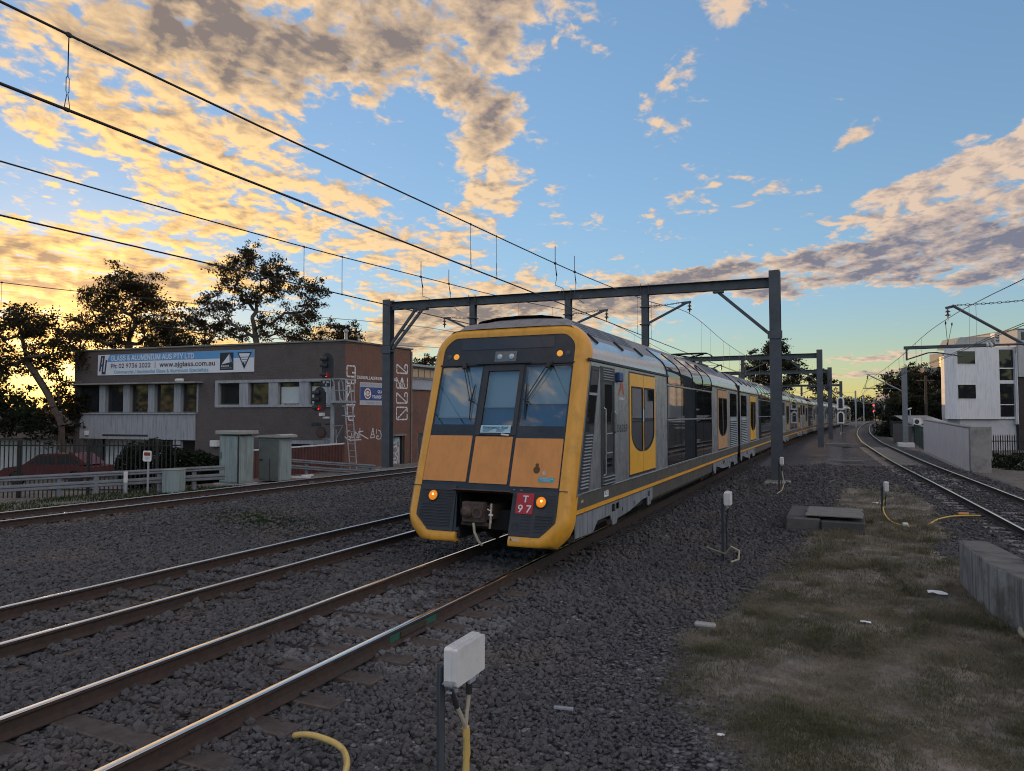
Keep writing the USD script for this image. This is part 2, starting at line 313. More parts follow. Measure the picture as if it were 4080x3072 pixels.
def make_ground():
    xs = np.unique(np.concatenate([np.linspace(-900, -60, 22), np.linspace(-60, -24, 46), np.linspace(-24, -7, 70), np.linspace(-7, 7, 141), np.linspace(7, 40, 44), np.linspace(40, 900, 22)]))
    ys = np.unique(np.concatenate([np.linspace(-120, -6, 14), np.linspace(-6, 30, 240), np.linspace(30, 80, 120), np.linspace(80, 200, 60), np.linspace(200, 2500, 40)]))
    X, Y = np.meshgrid(xs, ys); Z = ground_z(X, Y)
    far = sstep(150, 400, np.hypot(X, Y)); Z = Z * (1 - far) + far * (-.6)
    v = np.stack([X, Y, Z], -1).reshape(-1, 3); nx = len(xs)
    i, j = np.meshgrid(np.arange(len(ys) - 1), np.arange(nx - 1), indexing='ij'); a = (i * nx + j).ravel()
    f = np.stack([a, a + 1, a + nx + 1, a + nx], 1)
    gz = grass_zone(X, Y)
    bank = sstep(1.5, 2.1, xC(Y) - X) * (1 - sstep(60, 90, Y)) + sstep(1.9, 2.6, X - xD(Y)) * (1 - sstep(90, 140, Y)) * .9
    far_green = sstep(150, 260, np.hypot(X, Y))
    gz = np.clip(np.maximum(np.maximum(gz, bank), far_green), 0, 1)
    g = Graph(); p = g.pos()
    zone = g.add('attribute', 'fac', attribute='verge')
    vor = g.add('voronoi_texture', 'distance', vector=p, scale=17., feature='f1', randomness=1.)
    vcol = g.add('voronoi_texture', 'color', vector=p, scale=17., feature='f1')
    cr = g.add('separate_color', 'r', color=vcol)
    stone = g.ramp(cr, [(0, (.080, .078, .082)), (.45, (.150, .146, .152)), (.8, (.21, .205, .21)), (1, (.31, .30, .305))])
    stone = g.mix(g.rng(vor, .35, .75), stone, (.016, .014, .014))
    stain = g.noise(p, .55, 5., .6); stone = g.mix(g.rng(stain, .5, .72, 0, .55), stone, (.125, .092, .074))
    dn = g.noise(p, 1.3, 8., .65); dn2 = g.noise(p, 7., 6., .6)
    dirt = g.ramp(dn, [(.28, (.13, .117, .105)), (.45, (.20, .172, .143)), (.58, (.27, .23, .19)), (.7, (.17, .158, .105)), (.85, (.13, .138, .080))])
    dirt = g.mix(g.rng(dn2, .35, .7, 0, .6), dirt, (.060, .052, .044))
    col = g.mix(zone, stone, dirt)
    hgt = g.mix(zone, g.m('multiply', vor, -1.0), dn2)
    bmp = g.add('bump', 'normal', height=hgt, strength=.9, distance=.05)
    m = g.make('ground', surface=g.add('principled_bsdf', 'BSDF', base_color=col, roughness=.95, normal=bmp, specular_ior_level=.25))
    pr = usdkit.mesh(stage, '/World/ground', (v, f), m, smooth=True)
    UsdGeom.PrimvarsAPI(pr).CreatePrimvar('verge', Sdf.ValueTypeNames.FloatArray, 'vertex').Set(Vt.FloatArray.FromNumpy(gz.reshape(-1).astype(np.float32)))
    tag(pr.GetPrim(), kind='structure')
make_ground()

RAIL = np.array([(-.070, 0), (.070, 0), (.070, .011), (.020, .028), (.009, .040), (.009, .118), (.024, .130), (.035, .136), (.035, .160), (.029, .168), (.018, .170), (-.018, .170), (-.029, .168), (-.035, .160), (-.035, .136), (-.024, .130), (-.009, .118), (-.009, .040), (-.020, .028), (-.070, .011)])
TOP = np.array([(-.0345, .1605), (-.0285, .1695), (-.017, .1722), (.017, .1722), (.0285, .1695), (.0345, .1605)])
def sweep(prof, fx, off, ys, z0, closed=True):
    x = fx(ys); dx = np.gradient(x, ys); L = np.hypot(dx, 1); nx, ny = 1 / L, -dx / L
    n = len(prof); V = np.zeros((len(ys), n, 3))
    V[:, :, 0] = x[:, None] + (off + prof[None, :, 0]) * nx[:, None]; V[:, :, 1] = ys[:, None] + (off + prof[None, :, 0]) * ny[:, None]; V[:, :, 2] = z0 + prof[None, :, 1]
    k = n if closed else n - 1
    i, j = np.meshgrid(np.arange(len(ys) - 1), np.arange(k), indexing='ij'); i, j = i.ravel(), j.ravel()
    f = np.stack([i * n + j, i * n + (j + 1) % n, (i + 1) * n + (j + 1) % n, (i + 1) * n + j], 1)
    return V.reshape(-1, 3), f
def make_track(label, fx, y0, y1, sleeper_range, sleeper_mat, proud, step=1.0):
    t = thing('railway_track', label, 'railway track', (float(fx(y0)), y0, -RAIL_H))
    ys = np.concatenate([np.arange(y0, min(y1, 60), step), np.arange(min(y1, 60), y1 + .01, 3.0)])
    for off in (-.7525, .7525):
        mb = MB(35); mb.add(*sweep(RAIL, fx, off, ys, -RAIL_H)); r = obj('rail', mb, M['rust'], t)
        mb = MB(True); mb.add(*sweep(TOP, fx, off, ys, -RAIL_H, False)); obj('running_surface', mb, M['railtop'], r)
    rg = np.random.default_rng(int(y1 * 7 + abs(fx(y0)) * 10)); y = sleeper_range[0]; n = 0
    while y < sleeper_range[1] and n < 150:
        yy = y + rg.uniform(-.03, .03); x = float(fx(yy)); a = rg.uniform(-.012, .012) + math.atan(float(fx(yy + .5) - fx(yy - .5)))
        ex = np.array([math.cos(a), -math.sin(a), 0]); ey = np.array([math.sin(a), math.cos(a), 0])
        mb = MB(); mb.frame_box((x + rg.uniform(-.03, .03), yy, -RAIL_H - .065 + proud + rg.uniform(-.006, .004)), ex * 1.24, ey * .115, (0, 0, .06), .012)
        obj('sleeper', mb, sleeper_mat, t); n += 1; y += .61
        for off in (-.7525, .7525):
            pass
    return t
track_a = make_track('near railway track that the train runs on, rails shiny in front of the train', xA, 1.2, 175, (1.6, 11.5), M['timber'], .004)
track_b = make_track('railway track left of the train, second track from the camera', xB, 2.0, 175, (3.4, 26), M['timber'], -.004)
track_c = make_track('railway track along the far side by the grey cabinets and guard rail', xC, 5.0, 150, (9, 30), M['timber'], -.03)
track_d = make_track('curving railway track with pale sleepers beside the white low wall', xD, 6.0, 330, (11, 62), M['concrete_sleeper'], .006)
# joint in the near rail: green painted web and fishplates
mb = MB(); mb.box(-4.6175, -4.6085, 6.75, 7.75, -.135, -.052); obj('painted_web', mb, mat('green_paint', (.022, .085, .058), .6, var=.3, scale=9), track_a, 'green painted rail web at the joint')
mb = MB(); mb.box(-4.6075, -4.590, 6.95, 7.5, -.128, -.058, .006); f_ = obj('fishplate', mb, M['rust'], track_a)
# ------------- stones
def stones(x, y, z, size, kind, rg):
    """Angular crushed stones at (x, y, z): kind 0 = 20 triangles, 1 = 12, 2 = 8."""
    if kind == 0: b = trimesh.creation.icosahedron()
    elif kind == 1: b = trimesh.creation.box((1.2, 1.2, 1.2))
    else: b = trimesh.Trimesh([[1, 0, 0], [-1, 0, 0], [0, 1, 0], [0, -1, 0], [0, 0, 1], [0, 0, -1]], [[0, 2, 4], [2, 1, 4], [1, 3, 4], [3, 0, 4], [2, 0, 5], [1, 2, 5], [3, 1, 5], [0, 3, 5]], process=False)
    bv, bf = np.array(b.vertices), np.array(b.faces); n = len(x); k = len(bv)
    v = bv[None] * (1 + rg.uniform(-.34, .34, (n, k, 1))) + rg.uniform(-.13, .13, (n, k, 3))
    v = v * np.stack([rg.uniform(.75, 1.35, n), rg.uniform(.6, 1.1, n), rg.uniform(.5, .85, n)], 1)[:, None]
    q = rg.normal(size=(n, 4)) * [1, .35, .35, 1]; q /= np.linalg.norm(q, axis=1, keepdims=True); w, a, b_, c = q.T
    R = np.stack([np.stack([1 - 2 * (b_ * b_ + c * c), 2 * (a * b_ - c * w), 2 * (a * c + b_ * w)], -1), np.stack([2 * (a * b_ + c * w), 1 - 2 * (a * a + c * c), 2 * (b_ * c - a * w)], -1), np.stack([2 * (a * c - b_ * w), 2 * (b_ * c + a * w), 1 - 2 * (a * a + b_ * b_)], -1)], 1)
    v = np.einsum('nij,nkj->nki', R, v) * (size / 2)[:, None, None] + np.stack([x, y, z], 1)[:, None]
    return v.reshape(-1, 3), (bf[None] + (np.arange(n) * k)[:, None, None]).reshape(-1, 3)
def in_view(x, y, pad=1.0):
    cx = x * math.cos(YAW) + y * math.sin(YAW); cz = -x * math.sin(YAW) + y * math.cos(YAW)
    return (np.abs(cx) < cz * .735 + pad) & (cz > 3.0)
def near_rail(x, y, half):
    r = np.zeros(len(x), bool)
    for fx in (xA, xB, xC, xD):
        d = x - fx(y); r |= np.abs(np.abs(d) - .7525) < half
    return r
g = Graph(); rnd = g.add('geometry', 'random_per_island'); pp = g.pos()
c = g.ramp(rnd, [(0, (.080, .078, .082)), (.3, (.150, .146, .152)), (.55, (.205, .200, .208)), (.75, (.24, .234, .24)), (.86, (.22, .178, .150)), (.95, (.33, .32, .32)), (1, (.45, .44, .45))])
c = g.mix(g.rng(g.noise(pp, .5, 5., .6), .48, .72, 0, .55), c, (.150, .118, .098))
c = g.mix(g.rng(g.noise(pp, 60., 4., .6), .4, .7, 0, .35), c, (.05, .044, .04))
M['stone'] = g.make('ballast_stone', surface=g.add('principled_bsdf', 'BSDF', base_color=c, roughness=.9, specular_ior_level=.3, normal=g.add('bump', 'normal', height=g.noise(pp, 90., 4., .6), strength=.5, distance=.01)))
g = Graph(); rnd = g.add('geometry', 'random_per_island')
c = g.ramp(rnd, [(0, (.12, .117, .12)), (.5, (.21, .205, .21)), (1, (.38, .37, .37))])
M['pale_stone'] = g.make('pale_ballast_stone', surface=g.add('principled_bsdf', 'BSDF', base_color=c, roughness=.9, specular_ior_level=.3))
def make_stones():
    rg = np.random.default_rng(21)
    BANDS = [(2.5, 8.5, 470, .038, .082, 0), (8.5, 15, 280, .050, .098, 0), (15, 24, 130, .065, .115, 1), (24, 36, 42, .09, .16, 2)]
    allv, allf, n0 = [], [], 0; pale = []
    for d0, d1, dens, s0, s1, kind in BANDS:
        A = (30 + 8) * (40 - 1); n = int(A * dens)
        n = min(n, 900000); x = rg.uniform(-30, 8, n); y = rg.uniform(1, 40, n)
        cz = -x * math.sin(YAW) + y * math.cos(YAW)
        k = in_view(x, y) & (cz >= d0) & (cz < d1) & (x > xC(y) - 1.75) & (x < xD(y) + 1.9)
        x, y = x[k], y[k]
        gz = grass_zone(x, y); k = rg.random(len(x)) > gz * 1.18 - .12; x, y, gz = x[k], y[k], gz[k]
        k = ~near_rail(x, y, .075); x, y, gz = x[k], y[k], gz[k]
        # the train hides what lies under it
        k = ~((np.abs(x - xA(y)) < 1.2) & (y > 14)); x, y, gz = x[k], y[k], gz[k]
        k = ~((x < -10.4) & (x > -18) & (y > 27)); x, y, gz = x[k], y[k], gz[k]
        size = rg.uniform(s0, s1, len(x)) * np.where(rg.random(len(x)) < .06, 1.45, 1)
        fine = sstep(.25, .6, meshkit.fbm(np.stack([x * .5, y * .4, x * 0], -1), 3, 31)) * sstep(-3.0, -2.2, x) * (1 - sstep(11, 15, y))     # gravelly foot of the shoulder
        size = size * (1 - .55 * fine) * (1 - .45 * sstep(.5, .9, gz))
        z = ground_z(x, y)
        top = np.full(len(x), -.165)
        for fx, y0, half in ((xA, 1.6, 1.24), (xB, 3.4, 1.24), (xD, 11, 1.24)):
            ph = np.abs(((y - y0 + .305) % .61) - .305)
            on = (np.abs(x - fx(y)) < half) & (ph < .125)
            cover = meshkit.noise(np.stack([x * 1.2, y * 1.2, x * 0], -1), 77)
            bare = on & ((cover < .30) | ((x - fx(y) > .85) & (fx is xA) & (cover < .62)) | ((fx is xD) & (np.abs(x - fx(y)) > .85) & (cover < .7)))
            size = np.where(bare, 0, size)
            z = np.where(on, np.maximum(z, -RAIL_H - .004 + size * .12), z)
        k = size > 0; x, y, z, size = x[k], y[k], z[k], size[k]
        z = z + size * rg.uniform(.0, .30, len(x))
        pl = meshkit.fbm(np.stack([x * 1.5, y * 1.5, x * 0], -1), 3, 9)
        isp = (kind == 0) & (x > -6.15) & (x < -3.75) & (y > 5.9) & (y < 8.9) & (pl + .25 * sstep(.6, 0, np.abs(y - 7.4) - .5) > .62)
        for m_, dst in ((~isp, None), (isp, pale)):
            if not m_.any(): continue
            v, f = stones(x[m_], y[m_], z[m_], size[m_], kind, rg)
            if dst is None: allv.append(v); allf.append(f + n0); n0 += len(v)
            else: dst.append((v, f))
    obj('ballast_stones', (np.vstack(allv), np.vstack(allf)), M['stone'], label='dark grey crushed stone ballast around the railway tracks', cat='ballast', kind='stuff')
    V, F, n = [], [], 0
    for v, f in pale: V.append(v); F.append(f + n); n += len(v)
    obj('pale_ballast_stones', (np.vstack(V), np.vstack(F)), M['pale_stone'], label='pale grey fresh ballast between the rails in front of the train', cat='ballast', kind='stuff')
    print('stone tris', sum(len(f) for f in allf))
make_stones()
# ------------- grass
def blades(x, y, z, h, w, lean, rg):
    n = len(x); a = rg.uniform(0, 2 * np.pi, n); b = rg.uniform(0, 2 * np.pi, n)
    d = np.stack([np.cos(a), np.sin(a), np.zeros(n)], 1); s = np.stack([np.cos(b), np.sin(b), np.zeros(n)], 1)
    p = np.stack([x, y, z], 1); up = np.array([0, 0, 1.0])
    v = np.zeros((n, 5, 3)); L = lean[:, None]
    v[:, 0] = p - s * w[:, None] / 2; v[:, 1] = p + s * w[:, None] / 2
    mid = p + up * (h * .55)[:, None] + d * (h[:, None] * L * .35)
    v[:, 2] = mid - s * w[:, None] * .4; v[:, 3] = mid + s * w[:, None] * .4
    v[:, 4] = p + up * (h * (1 - .35 * lean))[:, None] + d * (h[:, None] * L * 1.1)
    f = np.array([[0, 1, 3], [0, 3, 2], [2, 3, 4]])
    return v.reshape(-1, 3), (f[None] + (np.arange(n) * 5)[:, None, None]).reshape(-1, 3)
def blade_mat(name, stops, patch):
    g = Graph(); r = g.add('geometry', 'random_per_island'); p = g.pos()
    n = g.noise(p, patch, 4., .6); t = g.m('add', g.m('multiply', r, .55), g.m('multiply', g.rng(n, .3, .7), .45))
    c = g.ramp(t, stops)
    return g.make(name, surface=g.add('mix_closure', 'closure', fac=.25, closure1=g.add('principled_bsdf', 'BSDF', base_color=c, roughness=.75, specular_ior_level=.2), closure2=g.add('translucent_bsdf', 'BSDF', color=c)))
M['dry_grass'] = blade_mat('dry_grass', [(0, (.125, .125, .060)), (.22, (.19, .170, .105)), (.45, (.34, .285, .20)), (.75, (.48, .42, .315)), (1, (.62, .56, .46))], .9)
M['green_grass'] = blade_mat('green_grass', [(0, (.030, .052, .014)), (.5, (.055, .085, .022)), (.85, (.10, .12, .035)), (1, (.20, .17, .08))], 1.2)
def make_grass():
    rg = np.random.default_rng(5)
    V, F, n0 = [], [], 0
    for d0, d1, dens, hs in ((2.5, 6, 9500, 1.0), (6, 11, 4200, 1.15), (11, 20, 1300, 1.4), (20, 34, 300, 1.8)):
        n = int(9 * 34 * dens); x = rg.uniform(-3.5, 5.5, n); y = rg.uniform(1, 35, n); cz = -x * math.sin(YAW) + y * math.cos(YAW)
        k = in_view(x, y) & (cz >= d0) & (cz < d1); x, y = x[k], y[k]
        gz = grass_zone(x, y); cl = meshkit.fbm(np.stack([x * 2.6, y * 2.6, x * 0], -1), 3, 41)
        k = rg.random(len(x)) < gz * (.25 + .75 * sstep(.3, .6, cl)) + .004; x, y, cl = x[k], y[k], cl[k]
        tuft = sstep(.58, .74, meshkit.fbm(np.stack([x * 1.1, y * 1.1, x * 0 + 9], -1), 3, 43))
        h = rg.uniform(.018, .060, len(x)) * (1 + 1.9 * tuft) * hs; w = rg.uniform(.003, .006, len(x)) * hs * 1.1
        v, f = blades(x, y, ground_z(x, y) - .004, h, w, rg.uniform(.3, 1.5, len(x)), rg)
        V.append(v); F.append(f + n0); n0 += len(v)
    n = 420; tx, ty = rg.uniform(-2.6, 4.5, n), 3 + 17 * rg.random(n) ** 1.5; k = in_view(tx, ty) & (rg.random(n) < grass_zone(tx, ty) * .9 + .03); tx, ty = tx[k], ty[k]
    for cx_, cy_ in zip(tx, ty):
        m_ = int(rg.uniform(25, 90)); r_ = rg.uniform(.04, .16); x = cx_ + rg.normal(size=m_) * r_; y = cy_ + rg.normal(size=m_) * r_; d_ = math.hypot(cx_, cy_)
        v, f = blades(x, y, ground_z(x, y) - .004, rg.uniform(.07, .20, m_) * rg.uniform(.6, 1.2), rg.uniform(.004, .008, m_) * max(1, d_ / 7), rg.uniform(.3, 1.3, m_), rg); V.append(v); F.append(f + n0); n0 += len(v)
    obj('dry_grass', (np.vstack(V), np.vstack(F)), M['dry_grass'], label='short dry brown grass on the verge right of the train', cat='grass', kind='stuff')
    print('grass tris', sum(len(f) for f in F))
    V, F, n0 = [], [], 0
    n = 60000; x = rg.uniform(-30, -17, n); y = rg.uniform(8, 30, n); u = xC(y) - x
    k = in_view(x, y) & (u > 1.7) & (u < 5.2) & (y < 19.5); x, y, u = x[k], y[k], u[k]
    cl = meshkit.fbm(np.stack([x * .9, y * .9, x * 0], -1), 3, 47); k = rg.random(len(x)) < sstep(.3, .5, cl); x, y = x[k], y[k]
    v, f = blades(x, y, ground_z(x, y), rg.uniform(.05, .16, len(x)), rg.uniform(.012, .022, len(x)), rg.uniform(.2, 1., len(x)), rg); V.append(v); F.append(f); n0 = len(v)
    n = 9000; x = rg.normal(-13.1, 1.1, n); y = rg.normal(13.5, .55, n) + (x + 13.1) * -.25      # thin weeds in the stones between the tracks
    v, f = blades(x, y, ground_z(x, y), rg.uniform(.03, .09, n), rg.uniform(.006, .012, n), rg.uniform(.3, 1.2, n), rg); V.append(v); F.append(f + n0)
    obj('green_grass', (np.vstack(V), np.vstack(F)), M['green_grass'], label='green grass strip below the guard rail beside the far track', cat='grass', kind='stuff')
make_grass()
# ---------------------------------------------------------------- the train
M['yellow'] = mat('yellow_paint', (.72, .335, .034), .36, var=.06, scale=1.5, coat=.2, streak=.07, dirt=(.28, 2.2, .49), grime=(.20, .10, .03))
M['orange'] = mat('orange_panel', (.66, .265, .062), .45, var=.07, scale=2.0, bump=.05, coat=.08, streak=.06, dirt=(.20, 3.4, .5), grime=(.30, .13, .05))
M['stainless'] = mat('stainless_steel', (.50, .50, .51), .33, .9, var=.07, scale=1.6, streak=.18, bump=.03, bscale=3., dirt=(.25, 1.6, .52), grime=(.20, .19, .17))
M['shoulder'] = mat('bright_shoulder', (.54, .54, .53), .25, .95, var=.06, scale=1.4, bump=.03, bscale=2.5, dirt=(.2, 2.2, .55), grime=(.25, .24, .22))
M['body_low'] = mat('lower_body', (.085, .078, .066), .55, .15, var=.15, scale=2, dirt=(.5, 1.5, .5), grime=(.045, .036, .03))
M['skirt'] = mat('grey_skirt', (.21, .222, .24), .6, .1, var=.14, scale=2.2, streak=.3, dirt=(.6, 1.8, .5), grime=(.08, .07, .06))
M['roof'] = mat('roof_grey', (.20, .185, .185), .6, .1, var=.12, scale=2.4, streak=.2, dirt=(.45, 1.2, .5), grime=(.10, .085, .08))
M['mask'] = mat('black_front', (.013, .015, .019), .32, var=.15, scale=3, coat=.2, dirt=(.3, 3., .5), grime=(.05, .05, .05))
M['grille'] = mat('charcoal_grille', (.028, .030, .034), .55, var=.15, scale=5, dirt=(.35, 4., .52), grime=(.07, .055, .045))
M['side_glass'] = mat('dark_side_glass', (.006, .007, .008), .025, var=.1, scale=.8, bump=.012, bscale=1.1, spec=.75)
M['cab_blind'] = mat('cab_blind', (.56, .64, .68), .8, var=.05, scale=2)
M['cab_blue'] = mat('cab_blue', (.07, .17, .31), .8, var=.1, scale=2)
M['screen'] = pane_glass('windscreen_glass', (.88, .92, .93), .02, 2.0)
M['amber'] = emit('amber_lamp', (1.0, .30, .02), .16)
M['amber_hot'] = emit('amber_bulb', (1.0, .55, .15), 1.2)
M['amber_low'] = emit('amber_marker', (1.0, .42, .05), .16)
M['chrome'] = mat('lamp_reflector', (.6, .6, .6), .15, 1.)
M['dull_lens'] = mat('dull_lens', (.05, .055, .06), .15, var=.05)
M['red_plate'] = mat('red_plate', (.42, .022, .028), .45, var=.06)
M['white_letter'] = mat('white_letter', (.72, .72, .72), .5, var=.04)
M['coupler'] = mat('coupler_iron', (.085, .055, .045), .75, .2, var=.4, scale=8, dirt=(.5, 6., .5))
M['blue_print'] = mat('blue_print', (.02, .13, .26), .5)
M['pale_label'] = mat('pale_blue_label', (.38, .55, .60), .5)
M['cyan_sticker'] = mat('cyan_sticker', (.06, .34, .42), .45)
M['grey_print'] = mat('grey_print', (.33, .34, .35), .5)
M['dark_print'] = mat('dark_print', (.03, .032, .035), .5)
M['red_print'] = mat('red_print', (.36, .07, .03), .5)
M['slat'] = mat('pale_slat', (.42, .47, .46), .35, .4, var=.05)
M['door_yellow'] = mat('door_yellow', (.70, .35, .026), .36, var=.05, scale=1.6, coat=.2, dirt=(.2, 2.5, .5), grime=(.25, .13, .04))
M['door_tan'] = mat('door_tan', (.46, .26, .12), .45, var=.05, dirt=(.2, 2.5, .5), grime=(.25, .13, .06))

M['door_dull'] = mat('dusty_door_yellow', (.36, .22, .075), .5, var=.08)  # less saturated yellow for doors of the farther carriages
PROFILE = [(1.49, .78), (1.515, 1.10), (1.515, 3.30), (1.503, 3.44), (1.465, 3.56), (1.395, 3.67), (1.30, 3.755), (1.20, 3.84), (.82, 4.16), (.45, 4.215), (0, 4.23)]
def prof_at(z):
    zs = [p[1] for p in PROFILE]; xs = [p[0] for p in PROFILE]; return float(np.interp(z, zs, xs))
def yf(z): return 10.47 + .33 * (np.asarray(z, float) - .5)
class Car:
    """One carriage: geometry in (across, along, up), moved onto the track's curve when it is stored."""
    def __init__(s, shift, ang, root): s.shift, s.root = shift, root; s.c, s.s = math.cos(ang), math.sin(ang)
    def put(s, name, mb, m, parent=None, label=None):
        v, f = mb.arrays(); w = np.stack([v[:, 0] * s.c + v[:, 1] * s.s, -v[:, 0] * s.s + v[:, 1] * s.c, v[:, 2]], 1) + s.shift
        return obj(name, (w, f), m, parent if parent is not None else s.root, label, smooth=mb.smooth)
def _puts(s, name, mb, m, parent=None):
    o = 0
    for v, f in zip(mb.v, mb.f):
        q = MB(mb.smooth); q.v, q.f, q.n = [v], [f - o], len(v); o += len(v); s.put(name, q, m, parent)
Car.puts = _puts
def shell(pts, ya, yb):
    """Skin over profile points (x, z) from ya(z) to yb."""
    V, F = [], []; n = len(pts)
    for (x, z) in pts: V += [(x, ya(z) if callable(ya) else ya, z), (x, yb, z)]
    for i in range(n - 1): F.append([2 * i, 2 * i + 1, 2 * i + 3, 2 * i + 2])
    return np.array(V), np.array(F)
def side_poly(mb, P, x, depth=.01, side=1):
    """Polygon in (along, up) on the carriage's right side, standing out from x by depth."""
    return mb.poly(P, (x, 0, 0), (0, 1, 0), (0, 0, 1), depth)
def door(c, body, ya, yb, mtop, mbot, detail):
    mid = (ya + yb) / 2; w = (yb - ya) / 2
    mb = MB(); side_poly(mb, sbox(ya - .03, 1.15, yb + .03, 3.27), 1.508, .009); c.put('door_surround', mb, M['black'], body)
    for k in (0, 1):
        a, b = (ya, mid - .012) if k == 0 else (mid + .012, yb)
        outer = -1 if k == 0 else 1
        wa, wb = (a + .14, b - .07) if k == 0 else (a + .07, b - .14)
        win = sbox(wa, 1.66, wb, 2.94)
        cut = Point((wb, 2.05) if k == 0 else (wa, 2.05)).buffer(1, quad_segs=12); cut = affinity.scale(cut, (wb - wa), .39, origin=(wb if k == 0 else wa, 2.05))
        win = unary_union([sbox(wa, 2.05, wb, 2.94), win.intersection(cut)])
        frame = win.buffer(.035, join_style=2)
        mb = MB(); side_poly(mb, sbox(a, 1.2, b, 3.235).difference(frame), 1.518, .012); d = c.put('door_leaf', mb, mbot if k == 0 else mtop, body)
        mb = MB(); side_poly(mb, frame.difference(win), 1.518, .018); c.put('window_seal', mb, M['rubber'], body)
        mb = MB(); side_poly(mb, win, 1.519, .005); c.put('door_window', mb, M['side_glass'], body)
def window_bank(c, body, ya, yb, cols):
    ys = np.linspace(ya, yb, cols + 1)
    for z0, z1 in ((1.16, 2.235), (2.29, 3.09)):
        for i in range(cols):
            mb = MB(); mb.box(1.514, 1.523, ys[i] + .018, ys[i + 1] - .018, z0, z1, .003); c.put('window_pane', mb, M['side_glass'], body)
    zz = [3.15, 3.30, 3.44, 3.56, 3.67, 3.755, 3.84, 3.93, 4.02]
    for i in range(cols):
        V, F = shell([(prof_at(z) + .008, z + .004) for z in zz], ys[i] + .022, ys[i + 1] - .022); mb = MB(True); mb.add(V, F); c.put('upper_window_pane', mb, M['side_glass'], body)
    mb = MB(); mb.box(1.510, 1.517, ya - .02, yb + .02, 1.14, 3.13)
    V, F = shell([(prof_at(z) + .003, z + .002) for z in [3.13] + zz[1:]], ya - .03, yb + .03); mb.add(V, F); c.put('window_band', mb, M['rubber'], body)
    mb = MB()
    for z in (2.2625, 3.12): mb.box(1.515, 1.532, ya - .03, yb + .03, z - .02, z + .02, .005)
    mb.box(1.515, 1.532, ya - .03, yb + .03, 1.125, 1.150, .005); c.puts('window_rail', mb, M['shoulder'], body)
    mb = MB()
    for y in ys:
        p = [(prof_at(z) + .012, y, z + .006) for z in zz]; mb.tube(p, .013, 5)
    c.puts('window_rib', mb, M['rubber'], body)
def roof_louvres(c, body, ya, yb, cols, rows=5):
    n = np.array([.32, 0, .38]); n /= np.linalg.norm(n)      # outward normal of the sloping roof panel
    e = np.array([-.38, 0, .32]); e /= np.linalg.norm(e)
    mb = MB(); w = (yb - ya) / cols
    for i in range(cols):
        for r in range(rows):
            ctr = np.array([1.17, 0, 3.865]) + e * (.035 + r * .088) + n * .001; y0 = ya + i * w + .05 + .03 * r
            mb.frame_box(ctr + np.array([0, y0 + (w - .10) / 2, 0]), e * .024, (0, (w - .10) / 2, 0), n * .003)
    (c.puts if c.near else c.put)('roof_louvre', mb, M['black'], body)
def wheelset(c, body, y):
    mb = MB(30)
    for s in (-1, 1): mb.lathe((s * .69, y, .46), (s, 0, 0), [(0, .44), (.03, .46), (.03, .44), (.12, .43), (.13, .2), (.16, .14), (.20, .12)], 20)
    mb.cyl((-.7, y, .46), (.7, y, .46), .08); c.put('wheelset', mb, M['coupler'], body)
